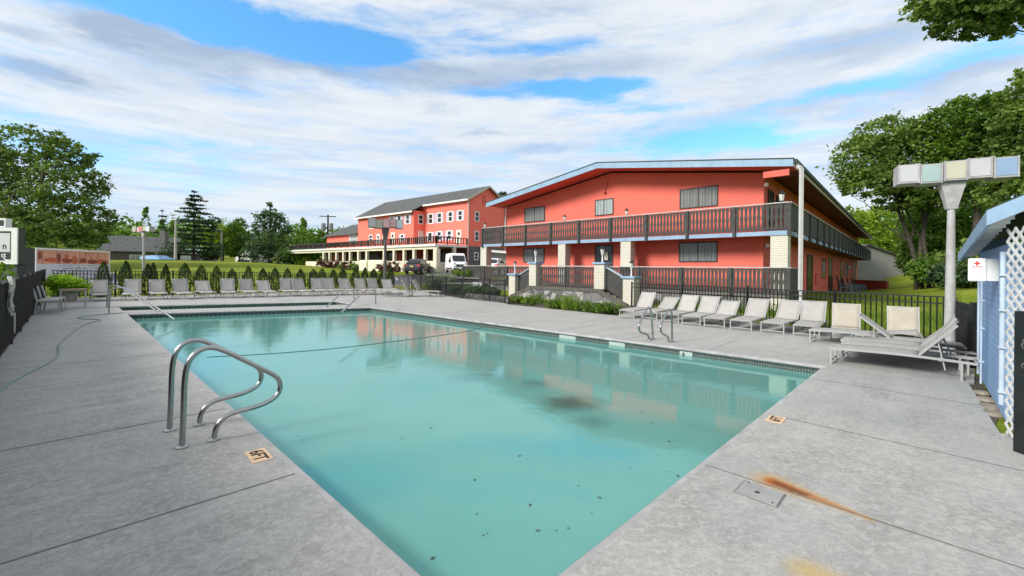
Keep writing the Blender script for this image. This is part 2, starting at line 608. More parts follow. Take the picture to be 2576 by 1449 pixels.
def M_basin():
    m, w, out = newmat('painted pool shell')
    p = w.n('ShaderNodeBsdfPrincipled')
    w.t.links.new(p.outputs[0], out.inputs[0])
    pos = w.n('ShaderNodeNewGeometry').outputs['Position']
    s = w.sep(pos)
    n = w.noise(pos, 1.3, 5.0, 0.6, 0.4)
    c = w.ramp(n, (0.3, (0.22, 0.62, 0.55)), (0.7, (0.26, 0.67, 0.60)))
    # settled dirt over the deep end
    wn = w.m('MULTIPLY', w.m('SUBTRACT', w.noise(pos, 1.7, 6.0, 0.65, 0.8), 0.5), 1.9)
    fl = w.noise(pos, 6.0, 5.0, 0.7, 0.6)
    for (u, v, rx, ry, amt) in ((1420, 1018, 0.85, 0.55, 0.85), (1345, 968, .5, .4, .45), (1475, 1065, .45, .35, .4), (1200, 955, .55, .45, .5)):
        q = gp(u, v, -1.75)
        x = w.m('DIVIDE', w.m('SUBTRACT', s[0], q.x), rx)
        y = w.m('DIVIDE', w.m('SUBTRACT', s[1], q.y), ry)
        d = w.m('ADD', w.m('SQRT', w.m('ADD', w.m('MULTIPLY', x, x), w.m('MULTIPLY', y, y))), wn)
        c = w.mix(w.m('MULTIPLY', w.m('MULTIPLY', w.sstep(d, 1.3, 0.1), amt), w.m('ADD', 0.35, w.m('MULTIPLY', fl, 1.0)), clamp=True), c, (0.13, 0.19, 0.14))
    w.t.links.new(c, p.inputs['Base Color'])
    p.inputs['Roughness'].default_value = 0.8
    return m


def M_tile():
    m, w, out = newmat('waterline mosaic')
    p = w.n('ShaderNodeBsdfPrincipled')
    w.t.links.new(p.outputs[0], out.inputs[0])
    pos = w.n('ShaderNodeNewGeometry').outputs['Position']
    s = w.sep(pos)
    a = w.m('ADD', w.m('MULTIPLY', s[0], -0.7071), w.m('MULTIPLY', s[1], 0.7071))
    b = w.m('ADD', w.m('MULTIPLY', s[0], 0.7071), w.m('MULTIPLY', s[1], 0.7071))
    g = []
    for c in (a, b, s[2]):
        fr = w.m('FRACT', w.m('MULTIPLY', c, 22.0))
        g.append(w.m('LESS_THAN', w.m('ABSOLUTE', w.m('SUBTRACT', fr, 0.5)), 0.40))
    tile = w.m('MULTIPLY', w.m('MAXIMUM', w.m('MULTIPLY', g[0], 1.0), 0.0), g[2])
    n = w.noise(pos, 24.0, 1.0)
    dark = w.ramp(n, (0.35, (0.012, 0.022, 0.02)), (0.65, (0.06, 0.075, 0.07)))
    c = w.mix(tile, (0.20, 0.215, 0.205), dark)
    w.t.links.new(c, p.inputs['Base Color'])
    p.inputs['Roughness'].default_value = 0.3
    return m


def M_stone(name, light, dark, mortar, scale):
    m, w, out = newmat(name)
    p = w.n('ShaderNodeBsdfPrincipled')
    w.t.links.new(p.outputs[0], out.inputs[0])
    pos = w.n('ShaderNodeNewGeometry').outputs['Position']
    wob = w.n('ShaderNodeTexNoise')
    wob.inputs['Scale'].default_value = 2.5
    w.t.links.new(pos, wob.inputs['Vector'])
    sm = w.n('ShaderNodeVectorMath', operation='MULTIPLY_ADD')
    w.t.links.new(wob.outputs['Color'], sm.inputs[0])
    sm.inputs[1].default_value = (0.25, 0.25, 0.25)
    w.t.links.new(pos, sm.inputs[2])
    vo = w.n('ShaderNodeTexVoronoi', feature='DISTANCE_TO_EDGE')
    vo.inputs['Scale'].default_value = scale
    w.t.links.new(sm.outputs[0], vo.inputs['Vector'])
    vc = w.n('ShaderNodeTexVoronoi')
    vc.inputs['Scale'].default_value = scale
    w.t.links.new(sm.outputs[0], vc.inputs['Vector'])
    r = w.sep(vc.outputs['Color'])[0]
    fine = w.noise(pos, 14.0, 6.0, 0.7)
    f = w.m('ADD', w.m('MULTIPLY', r, 0.7), w.m('MULTIPLY', fine, 0.3))
    st = w.ramp(f, (0.15, dark), (0.85, light))
    e = w.sstep(vo.outputs['Distance'], 0.012 * 4 / scale, 0.05 * 4 / scale)
    c = w.mix(e, mortar, st)
    w.t.links.new(c, p.inputs['Base Color'])
    p.inputs['Roughness'].default_value = 0.85
    bp = w.n('ShaderNodeBump', ins={'Strength': 0.7, 'Distance': 0.03, 'Height': w.m('ADD', e, w.m('MULTIPLY', fine, 0.3))})
    w.t.links.new(bp.outputs[0], p.inputs['Normal'])
    return m


def M_lap(name, col, pitch, line=0.45, rough=0.55, var=0.08, depth=0.012):
    """horizontal lap boards: shape in the relief, thin dark joint in the colour"""
    m, w, out = newmat(name)
    p = w.n('ShaderNodeBsdfPrincipled')
    w.t.links.new(p.outputs[0], out.inputs[0])
    pos = w.n('ShaderNodeNewGeometry').outputs['Position']
    s = w.sep(pos)
    fr = w.m('FRACT', w.m('DIVIDE', s[2], pitch))
    n = w.noise(pos, 2.0, 6.0, 0.65)
    c = w.ramp(n, (0.3, tuple(x * (1 - var * 2) for x in col)), (0.7, tuple(min(1, x * (1 + var)) for x in col)))
    ln = w.m('LESS_THAN', fr, 0.10)
    c = w.mix(w.m('MULTIPLY', ln, line), c, tuple(x * 0.3 for x in col))
    w.t.links.new(c, p.inputs['Base Color'])
    p.inputs['Roughness'].default_value = rough
    h = w.m('SUBTRACT', 1.0, fr)
    bp = w.n('ShaderNodeBump', ins={'Strength': 0.6, 'Distance': depth, 'Height': h})
    w.t.links.new(bp.outputs[0], p.inputs['Normal'])
    return m


def M_brick(name, col, var, bw, bh, depth=0.02, mort=0.75, rough=0.7):
    """painted masonry: courses and joints as relief under one coat of paint"""
    m, w, out = newmat(name)
    p = w.n('ShaderNodeBsdfPrincipled')
    w.t.links.new(p.outputs[0], out.inputs[0])
    pos = w.n('ShaderNodeNewGeometry').outputs['Position']
    s = w.sep(pos)
    br = w.n('ShaderNodeTexBrick')
    br.inputs['Scale'].default_value = 1.0
    br.inputs['Brick Width'].default_value = bw
    br.inputs['Row Height'].default_value = bh
    br.inputs['Mortar Size'].default_value = 0.016
    br.inputs['Mortar Smooth'].default_value = 0.4
    br.inputs['Color1'].default_value = (1, 1, 1, 1)
    br.inputs['Color2'].default_value = (0.97, 0.97, 0.97, 1)
    br.inputs['Mortar'].default_value = (mort, mort, mort, 1)
    h = w.m('ADD', w.m('MULTIPLY', s[0], -0.74), w.m('MULTIPLY', s[1], 0.70))
    h2 = w.m('ADD', h, w.m('MULTIPLY', s[1], 0.5))
    w.t.links.new(w.comb(h2, s[2], 0.0), br.inputs['Vector'])
    n = w.noise(pos, 0.8, 6.0, 0.6)
    f2 = w.noise(pos, 22.0, 4.0, 0.7)
    base = w.ramp(w.m('ADD', w.m('MULTIPLY', n, 0.7), w.m('MULTIPLY', f2, 0.3)), (0.3, tuple(x * (1 - var * 2) for x in col)), (0.7, col))
    c = w.mix(1.0, base, br.outputs['Color'], 'MULTIPLY')
    drip = w.noise(w.comb(w.m('MULTIPLY', h2, 3.0), w.m('MULTIPLY', s[2], 0.35), 0.0), 1.6, 6.0, 0.65)
    c = w.mix(w.m('MULTIPLY', w.sstep(drip, 0.52, 0.75), 0.22), c, tuple(x * 0.72 for x in col))
    c = w.mix(w.m('MULTIPLY', w.sstep(drip, 0.44, 0.28), 0.14), c, tuple(min(1, x * 1.1 + .04) for x in col))
    w.t.links.new(c, p.inputs['Base Color'])
    p.inputs['Roughness'].default_value = rough
    hh = w.m('ADD', w.m('SUBTRACT', 1.0, br.outputs['Fac']), w.m('MULTIPLY', f2, 0.8))
    bp = w.n('ShaderNodeBump', ins={'Strength': 0.8, 'Distance': depth, 'Height': hh})
    w.t.links.new(bp.outputs[0], p.inputs['Normal'])
    return m


def M_grass():
    m, w, out = newmat('grass ground')
    p = w.n('ShaderNodeBsdfPrincipled')
    w.t.links.new(p.outputs[0], out.inputs[0])
    pos = w.n('ShaderNodeNewGeometry').outputs['Position']
    n = w.noise(pos, 0.22, 5.0, 0.6, 0.3)
    n2 = w.noise(pos, 3.0, 6.0, 0.7)
    f3 = w.noise(pos, 30.0, 3.0, 0.7)
    f = w.m('ADD', w.m('MULTIPLY', n, 0.5), w.m('ADD', w.m('MULTIPLY', n2, 0.3), w.m('MULTIPLY', f3, 0.2)))
    c = w.ramp(f, (0.32, (0.075, 0.125, 0.012)), (0.5, (0.17, 0.22, 0.014)), (0.64, (0.30, 0.295, 0.045)))
    w.t.links.new(c, p.inputs['Base Color'])
    p.inputs['Roughness'].default_value = 0.9
    p.inputs['Specular IOR Level'].default_value = 0.15
    bp = w.n('ShaderNodeBump', ins={'Strength': 0.6, 'Distance': 0.06, 'Height': w.m('ADD', n2, f3)})
    w.t.links.new(bp.outputs[0], p.inputs['Normal'])
    return m


def M_curtain(name, c1, c2, scale, axis=0.0):
    """window glass in front of a pleated curtain"""
    m, w, out = newmat(name)
    p = w.n('ShaderNodeBsdfPrincipled')
    w.t.links.new(p.outputs[0], out.inputs[0])
    pos = w.n('ShaderNodeNewGeometry').outputs['Position']
    s = w.sep(pos)
    h = w.m('SUBTRACT', s[1], w.m('MULTIPLY', s[0], 0.9))
    wv = w.m('ADD', w.m('MULTIPLY', w.m('SINE', w.m('ADD', w.m('MULTIPLY', h, scale), w.m('MULTIPLY', w.noise(w.comb(h, 0.0, 0.0), 3.0, 3.0), 14.0))), 0.30), 0.5)
    n = w.noise(w.comb(w.m('MULTIPLY', h, 4.0), w.m('MULTIPLY', s[2], 0.5), 0.0), 1.5, 4.0)
    c = w.ramp(w.m('ADD', w.m('MULTIPLY', wv, 0.5), w.m('MULTIPLY', n, 0.5)), (0.25, c2), (0.75, c1))
    w.t.links.new(c, p.inputs['Base Color'])
    p.inputs['Roughness'].default_value = 0.9
    p.inputs['Coat Weight'].default_value = 1.0
    p.inputs['Coat Roughness'].default_value = 0.02
    return m


def M_sling(name, col):
    m, w, out = newmat(name)
    p = w.n('ShaderNodeBsdfPrincipled')
    w.t.links.new(p.outputs[0], out.inputs[0])
    tc = w.n('ShaderNodeTexCoord')
    s = w.sep(tc.outputs['Object'])
    oi = w.n('ShaderNodeObjectInfo').outputs['Random']
    fr = w.m('ABSOLUTE', w.m('SUBTRACT', w.m('FRACT', w.m('MULTIPLY', s[1], 11.0)), 0.5))
    st = w.sstep(fr, 0.42, 0.49)
    n = w.noise(w.n('ShaderNodeNewGeometry').outputs['Position'], 5.0, 5.0, 0.6)
    c = w.ramp(n, (0.3, tuple(x * 0.86 for x in col)), (0.7, col))
    c = w.mix(w.m('MULTIPLY', st, 0.35), c, tuple(x * 0.6 for x in col))
    hs = w.n('ShaderNodeHueSaturation')
    w.t.links.new(c, hs.inputs['Color'])
    w.t.links.new(w.m('ADD', 0.90, w.m('MULTIPLY', oi, 0.16)), hs.inputs['Value'])
    w.t.links.new(hs.outputs[0], p.inputs['Base Color'])
    p.inputs['Roughness'].default_value = 0.75
    bp = w.n('ShaderNodeBump', ins={'Strength': 0.5, 'Distance': 0.004, 'Height': w.m('SUBTRACT', 1.0, st)})
    w.t.links.new(bp.outputs[0], p.inputs['Normal'])
    return m


m_deck, m_water, m_basin, m_tile, m_grass = M_deck(), M_water(), M_basin(), M_tile(), M_grass()
m_coping = surf('coping concrete', (0.40, 0.39, 0.385), 0.8, 0.14, 4.0, 0.4, 40)
m_joint = surf('deck joint', (0.19, 0.186, 0.175), 0.9, 0.2, 8)
m_coral = M_brick('coral painted block', (0.90, 0.178, 0.122), 0.08, 0.33, 0.10, 0.022, 0.955)
m_coral_lap = M_lap('coral clapboard', (0.90, 0.178, 0.122), 0.14, 0.30, 0.6, 0.05)
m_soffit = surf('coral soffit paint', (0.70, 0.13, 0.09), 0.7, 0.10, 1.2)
m_blue = surf('pale blue trim paint', (0.25, 0.38, 0.52), 0.55, 0.10, 2.5)
m_shedblue = M_lap('blue clapboard', (0.20, 0.345, 0.56), 0.088, 0.5, 0.5, 0.06)
m_whitelap = M_lap('white clapboard', (0.78, 0.78, 0.76), 0.075, 0.5, 0.5, 0.06)
m_white = surf('white paint', (0.78, 0.78, 0.77), 0.5, 0.06, 3)
m_trimwhite = surf('white trim', (0.75, 0.74, 0.70), 0.55, 0.08, 4)
m_wood = surf('charcoal stained wood', (0.058, 0.054, 0.048), 0.75, 0.30, 5, 0.4, 60, col2=(0.030, 0.032, 0.031))
m_rail = surf('worn grey handrail', (0.46, 0.46, 0.45), 0.6, 0.15, 6)
m_cream = M_brick('cream painted brick', (0.74, 0.70, 0.58), 0.08, 0.22, 0.075, 0.03, 0.82)
m_creamwall = surf('cream painted wall', (0.74, 0.68, 0.52), 0.75, 0.10, 1.5, 0.2, 30)
m_roof = surf('grey asphalt shingle', (0.105, 0.108, 0.105), 0.9, 0.22, 2.0, 0.5, 25)
m_roofedge = surf('dark roof edge', (0.05, 0.065, 0.06), 0.7, 0.2, 4)
m_gutter = surf('tan gutter', (0.50, 0.45, 0.38), 0.5, 0.1, 4)
m_frame = surf('brown window frame', (0.05, 0.035, 0.028), 0.5, 0.2, 8)
m_curt = M_curtain('grey curtain behind glass', (0.22, 0.23, 0.215), (0.09, 0.095, 0.09), 30.0)
m_curt2 = M_curtain('pale curtain behind glass', (0.42, 0.48, 0.46), (0.16, 0.19, 0.185), 22.0)
m_glass = surf('dark window glass', (0.02, 0.024, 0.028), 0.06, 0.2, 1.0)
m_doorglass = surf('dark door', (0.035, 0.022, 0.018), 0.25, 0.25, 4)
m_black = surf('black powder coat', (0.012, 0.014, 0.014), 0.42, 0.25, 6)
m_iron = surf('black iron', (0.015, 0.015, 0.016), 0.45, 0.2, 9)
m_steel = surf('brushed stainless', (0.42, 0.42, 0.41), 0.22, 0.06, 9, 0.0, metal=1.0)
m_alu = surf('grey white aluminium', (0.37, 0.37, 0.36), 0.45, 0.06, 7)
m_sling = M_sling('white sling fabric', (0.41, 0.39, 0.365))
m_cream_sling = M_sling('cream sling fabric', (0.44, 0.40, 0.33))
m_stone = M_stone('grey fieldstone', (0.34, 0.33, 0.32), (0.05, 0.048, 0.046), (0.12, 0.115, 0.105), 2.4)
m_stone2 = M_stone('dark ledge stone', (0.20, 0.195, 0.19), (0.07, 0.07, 0.07), (0.10, 0.10, 0.095), 6.5)
m_asph = surf('asphalt', (0.10, 0.103, 0.11), 0.9, 0.15, 1.4, 0.3, 60)
m_road = surf('road asphalt', (0.20, 0.205, 0.215), 0.9, 0.10, 1.4)
m_paint = surf('road paint', (0.72, 0.72, 0.70), 0.7, 0.1, 6)
m_lampgrey = surf('weathered grey steel', (0.42, 0.415, 0.41), 0.6, 0.14, 5, 0.15, 25)
m_lampdark = surf('dark grey steel', (0.10, 0.10, 0.095), 0.6, 0.15, 5)
m_bark = surf('bark', (0.085, 0.070, 0.055), 0.9, 0.35, 4, 0.8, 14)
m_lightbark = surf('pale bark', (0.20, 0.18, 0.15), 0.9, 0.3, 4, 0.6, 14)
m_green_maple = leafmat('maple leaves', (0.062, 0.115, 0.024), (0.225, 0.32, 0.07), 0.38)
m_green_left = leafmat('ash leaves', (0.05, 0.095, 0.022), (0.19, 0.28, 0.06))
m_green_bright = leafmat('bright spring leaves', (0.11, 0.20, 0.014), (0.33, 0.43, 0.045), 0.4)
m_green_mid = leafmat('mid green leaves', (0.06, 0.14, 0.02), (0.20, 0.32, 0.05))
m_green_con = leafmat('conifer needles', (0.022, 0.05, 0.022), (0.085, 0.14, 0.055), 0.15)
m_green_arb = leafmat('arborvitae sprays', (0.012, 0.036, 0.008), (0.075, 0.14, 0.018), 0.15)
m_green_blue = leafmat('grey green leaves', (0.045, 0.09, 0.045), (0.14, 0.21, 0.10))
m_maroon = leafmat('maroon leaves', (0.05, 0.016, 0.018), (0.16, 0.055, 0.05))
m_weed = leafmat('weed leaves', (0.06, 0.13, 0.015), (0.22, 0.32, 0.04), 0.35)
m_lime = leafmat('lime leaves', (0.14, 0.27, 0.012), (0.30, 0.46, 0.03), 0.4)
m_wicker = surf('brown wood slats', (0.23, 0.15, 0.085), 0.7, 0.25, 12)
m_tanTile = surf('tan tile', (0.72, 0.50, 0.31), 0.6, 0.10, 14)
m_ink = surf('dark brown ink', (0.05, 0.028, 0.016), 0.7, 0.2, 20)
m_red = surf('red sign paint', (0.60, 0.03, 0.03), 0.5, 0.1, 10)
m_grey_lap = M_lap('grey shed siding', (0.27, 0.26, 0.255), 0.22, 0.35, 0.7, 0.08)
m_rubber = surf('tyre rubber', (0.02, 0.02, 0.021), 0.85, 0.2, 10)
m_hose = surf('green grey hose', (0.20, 0.31, 0.27), 0.5, 0.15, 10)
m_rope = surf('off white rope', (0.55, 0.54, 0.48), 0.9, 0.25, 30, 0.8, 90)
m_brownsoil = surf('wet dark soil', (0.09, 0.075, 0.055), 0.95, 0.3, 6, 0.8, 25)

# ------------------------------------------------------------------ ground
def A3(u, d, z):
    a, _ = ray(u, 674)
    return (a * d, d, z)


CTRL = [A3(-100, 15, -.25), A3(-500, 8, -.2), A3(-500, 20, 0), A3(-300, 30, .1), A3(111, 22.5, -.1), A3(400, 26, -.05),
        A3(700, 30, 0), A3(1000, 34.5, -.05), A3(280, 60, 2.2), A3(440, 62, 2.25), A3(640, 68, 2.1), A3(800, 78, 1.7),
        A3(640, 46, 1.0), A3(460, 44, 1.1), A3(310, 43, 1.0), A3(100, 36, .25), A3(262, 36, .3), A3(0, 45, .3),
        A3(280, 75, 2.3), A3(500, 80, 2.4), A3(800, 95, 2.0), A3(640, 85, 2.2), A3(1037, 48, .82), A3(1150, 50, 1.15), A3(1150, 46, 1.02),
        A3(1100, 43, .6), A3(1000, 42, .4), A3(1150, 40, .5), A3(1177, 56, 1.2), A3(1000, 62, 1.25), A3(802, 78, 1.6),
        A3(900, 60, 1.15), A3(1030, 37, .15), A3(1220, 34, .5), A3(1450, 28, .2), A3(1450, 24, 0), A3(1600, 19.5, 0),
        A3(1900, 17, -.05), A3(2000, 18, -.05), A3(1250, 46, 1.0), A3(1300, 60, 1.3), A3(2015, 27, .45), A3(2150, 56, -.7), A3(2085, 35, .1), A3(2200, 30, .05), A3(2200, 42, -.35),
        A3(2290, 57, .2), A3(2230, 52, -.55), A3(2400, 30, .25), A3(2340, 42, .3), A3(2380, 22, .15), A3(2300, 14, -.02), A3(2100, 14.5, -.05),
        A3(2450, 25, .8), A3(2550, 40, 2.6), A3(2650, 60, 6), A3(2400, 75, 3), A3(2200, 95, 2), A3(2800, 9, 0), A3(3000, 16, 1.0),
        A3(-300, 200, 14), A3(300, 200, 10), A3(600, 200, 7), A3(830, 220, 5), A3(1000, 250, 7), A3(1300, 250, 9),
        A3(2200, 250, 22), A3(2600, 200, 22), A3(-300, 420, 30), A3(300, 420, 24), A3(1300, 420, 22), A3(2600, 420, 40),
        A3(300, 120, 3.2), A3(640, 120, 2.8), A3(1000, 130, 3.0),
        A3(1100, 31, -.10), A3(1163, 25.5, -.10), A3(1231, 23, -.10), A3(1270, 21.5, -.10), A3(1589, 18.6, -.08), A3(1900, 13.5, -.08), A3(2372, 10.3, -.08),
        (0, -30, -.1), (30, -20, 0), (-30, -20, -.2), (0, -90, 0), (70, 0, 1.0), (-60, 5, -.3), (0, 5, -.05), (0, 12, -.05),
        (-10, 18, -.08), (7, 8, -.05), (-200, 0, 4), (200, 30, 12), (-420, 200, 16), (420, 200, 30), (0, 900, 30), (-600, 900, 40), (600, 900, 40)]
_cp = np.array(CTRL)


def _rbf():
    P = _cp[:, :2] / 60.0
    r = np.linalg.norm(P[:, None] - P[None], axis=2)
    K = r
    n = len(P)
    T = np.hstack([np.ones((n, 1)), P])
    Mx = np.zeros((n + 3, n + 3))
    Mx[:n, :n] = K
    Mx[:n, n:] = T
    Mx[n:, :n] = T.T
    b = np.concatenate([_cp[:, 2], np.zeros(3)])
    return P, np.linalg.solve(Mx, b)


_RP, _RW = _rbf()


def ground_z(x, y):
    x = np.asarray(x, float)
    y = np.asarray(y, float)
    q = np.stack([x.ravel(), y.ravel()], 1) / 60.0
    r = np.linalg.norm(q[:, None] - _RP[None], axis=2)
    z = r @ _RW[:-3] + _RW[-3] + q @ _RW[-2:]
    return z.reshape(x.shape)


def gz(x, y):
    return float(ground_z(np.array([x]), np.array([y]))[0])


# deck outline
dL = (gp(111, 751) - gp(8, 887)).normalized()
Fc = gp(111, 751)
Lback = gp(8, 887) - dL * 15.5
F2, F3, F4, F5 = gp(1029, 728), gp(1163, 751), gp(1231, 758), gp(1270, 763)
R1, R2 = gp(1589, 777), gp(2372, 863)
S0, S1 = gp(2435, 962), gp(2501.6, 1067.5)
sd = (S1 - S0).normalized()
OUT = [Lback, Fc, F2, F3, F4, F5, gp(1280, 766), gp(1553, 794), R1, R2, gp(2400, 880), gp(2452, 925), S0 + Vector((.1, .0, 0)), S0, S1,
       S1 + sd * .35, Vector((9, 2.2, 0)), Vector((9, -8, 0)), Vector((4.6, -8, 0))]

# pool outline
def isect(a, b, c, d):
    r, s = b - a, d - c
    k = ((c.x - a.x) * s.y - (c.y - a.y) * s.x) / (r.x * s.y - r.y * s.x)
    return a + r * k


PN = isect(gp(1075, 1449), gp(312.5, 781.7), gp(1385, 1449), gp(2068, 920))
PR = gp(2068, 920)
PFR, PFL = gp(928, 771.8), gp(322, 789.5)
MAIN = [PN, PR, PFR, PFL]
WADE = [gp(311, 781), gp(898, 765.4), gp(842, 757), gp(298, 770.5)]
WATER_Z = -0.17


def offset(poly, o):
    """positive = outwards for a counter-clockwise loop"""
    n = len(poly)
    area = sum(poly[i].x * poly[(i + 1) % n].y - poly[(i + 1) % n].x * poly[i].y for i in range(n))
    sg = 1 if area > 0 else -1
    res = []
    for i in range(n):
        p0, p1, p2 = poly[i - 1], poly[i], poly[(i + 1) % n]
        d1, d2 = (p1 - p0).normalized(), (p2 - p1).normalized()
        n1, n2 = Vector((d1.y, -d1.x, 0)) * sg, Vector((d2.y, -d2.x, 0)) * sg
        b = (n1 + n2)
        b = b / max(0.25, b.dot(n1))
        res.append(Vector((p1.x + b.x * o, p1.y + b.y * o, 0)))
    return res


def inside(x, y, poly):
    c = np.zeros(np.shape(x), bool)
    n = len(poly)
    for i in range(n):
        a, b = poly[i], poly[(i + 1) % n]
        if abs(b.y - a.y) < 1e-9:
            continue
        hit_ = ((a.y > y) != (b.y > y)) & (x < (b.x - a.x) * (y - a.y) / (b.y - a.y) + a.x)
        c ^= hit_
    return c


def build_ground():
    def axis(lo, hi, step, far_lo, far_hi):
        mid = list(np.arange(lo, hi + 1e-6, step))
        a, s = lo, step
        left = []
        while a > far_lo:
            s *= 1.13
            a -= s
            left.append(a)
        b, s = hi, step
        right = []
        while b < far_hi:
            s *= 1.13
            b += s
            right.append(b)
        return np.array(left[::-1] + mid + right)
    xs = axis(-36, 50, 0.8, -1100, 1100)
    ys = axis(-8, 90, 0.8, -300, 1500)
    X, Y = np.meshgrid(xs, ys)
    Zg = ground_z(X, Y)
    nz = (np.sin(X * .9) * np.cos(Y * .7) + np.sin(X * .33 + Y * .41)) * .015
    Zg = Zg + nz
    nx, ny = len(xs), len(ys)
    idx = np.arange(nx * ny).reshape(ny, nx)
    q = np.stack([idx[:-1, :-1], idx[:-1, 1:], idx[1:, 1:], idx[1:, :-1]], -1).reshape(-1, 4)
    inner = offset(OUT, -0.25)
    ins = inside(X, Y, inner).ravel()
    keep = ~ins[q].all(1)
    q = q[keep]
    V = np.stack([X.ravel(), Y.ravel(), Zg.ravel()], 1)
    o = obj('ground', V, q, m_grass, None, world=False, smooth=True)
    tag(o, kind='structure')


build_ground()


def tess(loops, z):
    tri = geometry.tessellate_polygon([[Vector((p.x, p.y, 0)) for p in l] for l in loops])
    vs = [(p.x, p.y, z) for l in loops for p in l]
    fs = []
    for t in tri:
        a, b, c = (Vector(vs[i]) for i in t)
        fs.append(tuple(t) if (b - a).cross(c - a).z > 0 else tuple(t)[::-1])
    return vs, fs


def subdivide_loop(l, step):
    res = []
    n = len(l)
    for i in range(n):
        a, b = l[i], l[(i + 1) % n]
        k = max(1, int((b - a).length / step))
        res += [a.lerp(b, j / k) for j in range(k)]
    return res


NOSE = 0.07
mb = MB()
hole1, hole2 = offset(MAIN, NOSE), offset(WADE, NOSE)
vs, fs = tess([OUT, hole1, hole2], 0.0)
mb.add(vs, fs)
n = len(OUT)
sk = [(p.x, p.y, 0) for p in OUT] + [(p.x, p.y, -.5) for p in OUT]
mb.add(sk, [(i, (i + 1) % n, n + (i + 1) % n, n + i) for i in range(n)])
structure('pool_deck', mb, m_deck)


def sweep_loop(mb, poly, prof, closed=True):
    """prof: (outward offset, z) list swept round the loop"""
    rings = [offset(poly, o) for o, _ in prof]
    n = len(poly)
    vs, fs = [], []
    for r, (o, z) in zip(rings, prof):
        vs += [(p.x, p.y, z) for p in r]
    for k in range(len(prof) - 1):
        for i in range(n):
            j = (i + 1) % n
            fs.append((k * n + i, k * n + j, (k + 1) * n + j, (k + 1) * n + i))
    mb.add(vs, fs)


pool = root('swimming_pool', 'large turquoise swimming pool set in the grey concrete deck', 'pool', (PN.x, PN.y, 0))
mb = MB()
for loop in (MAIN, WADE):
    sweep_loop(mb, loop, [(NOSE, 0), (.035, -.003), (.014, -.014), (.002, -.034), (.002, -.052), (.014, -.072), (.04, -.078), (.06, -.079)])
mb.build('coping', m_coping, pool, smooth=True)
mb = MB()
sweep_loop(mb, MAIN, [(.055, -.079), (.055, -.235)])
sweep_loop(mb, WADE, [(.055, -.079), (.055, -.235)])
mb.build('waterline_tile', m_tile, pool)
mb = MB()
sweep_loop(mb, MAIN, [(.06, -.235), (.06, -2.2)])
sweep_loop(mb, WADE, [(.06, -.235), (.06, -.6)])
b = offset(MAIN, .06)
mb.add([(b[0].x, b[0].y, -1.78), (b[1].x, b[1].y, -1.78), (b[2].x, b[2].y, -1.3), (b[3].x, b[3].y, -1.1)], [(0, 1, 2, 3)])
b = offset(WADE, .06)
mb.add([(p.x, p.y, -.5) for p in b], [(0, 1, 2, 3)])
mb.build('basin', m_basin, pool)
# entry steps under the water by the left stair rail
mb = MB()
eA = (PFL - PN).normalized()
for k in range(3):
    c0 = PFL + (PN - PFL).normalized() * .0
    a_, b_ = PFL, PFL + (PFR - PFL).normalized() * 4.2
    w_ = -eA * (.42 * (k + 1))
    z_ = -.30 - .26 * k
    mb.hexa([Vector((p.x, p.y, zz)) for zz in (z_ - .26, z_) for p in (a_, b_, b_ + w_, a_ + w_)])
mb.build('entry_steps', surf('pale step plaster', (0.55, 0.62, 0.57), 0.8), pool)
dr = gp(1510, 1100, -1.76)
mb = MB().box((dr.x, dr.y, -1.765), (.50, .50, .03), rad(45))
ds = mb.build('main_drain', surf('drain frame', (0.85, 0.9, 0.88), 0.6), pool)
MB().box((dr.x, dr.y, -1.745), (.44, .44, .02), rad(45)).build('drain_grate', surf('drain grate', (0.02, 0.06, 0.055), 0.6), ds)
MB().lathe((dr.x, dr.y, -1.733), [(.055, 0), (.055, .012)], 12).build('drain_cap', surf('drain cap', (.6, .72, .66), .6), ds)


# pale number tiles let into the waterline band on the far long side
eRF = (PFR - PR).normalized()
nRF = Vector((eRF.y, -eRF.x, 0))
if nRF.dot(PN - PR) < 0:
    nRF = -nRF


def text_mesh(body, size, mat, parent, loc, rx, ry_vec, name, bold=0.0, fit=None):
    """flat lettering; rx = reading direction, ry_vec = up direction of the letters"""
    cu = bpy.data.curves.new(name, 'FONT')
    cu.body = body
    cu.size = size
    cu.align_x = 'CENTER'
    cu.align_y = 'CENTER'
    cu.offset = bold
    cu.extrude = 0.0008
    to = bpy.data.objects.new('tmp_text', cu)
    COL.objects.link(to)
    dg = bpy.context.evaluated_depsgraph_get()
    me = bpy.data.meshes.new_from_object(to.evaluated_get(dg))
    bpy.data.objects.remove(to)
    bpy.data.curves.remove(cu)
    x, y = Vector(rx).normalized(), Vector(ry_vec).normalized()
    loc = Vector(loc)
    xs_, ys_ = [p.co.x for p in me.vertices], [p.co.y for p in me.vertices]
    cx_, cy_ = (min(xs_) + max(xs_)) / 2, (min(ys_) + max(ys_)) / 2
    kx = fit[0] / (max(xs_) - min(xs_)) if fit else 1.0
    ky = fit[1] / (max(ys_) - min(ys_)) if fit else 1.0
    v = [loc + x * ((p.co.x - cx_) * kx) + y * ((p.co.y - cy_) * ky) + x.cross(y) * p.co.z for p in me.vertices]
    f = [tuple(p.vertices) for p in me.polygons]
    bpy.data.meshes.remove(me)
    return obj(name, v, f, mat, parent)


def on_edge(u, v):
    s, z = hit(u, v, PR, eRF)
    return s


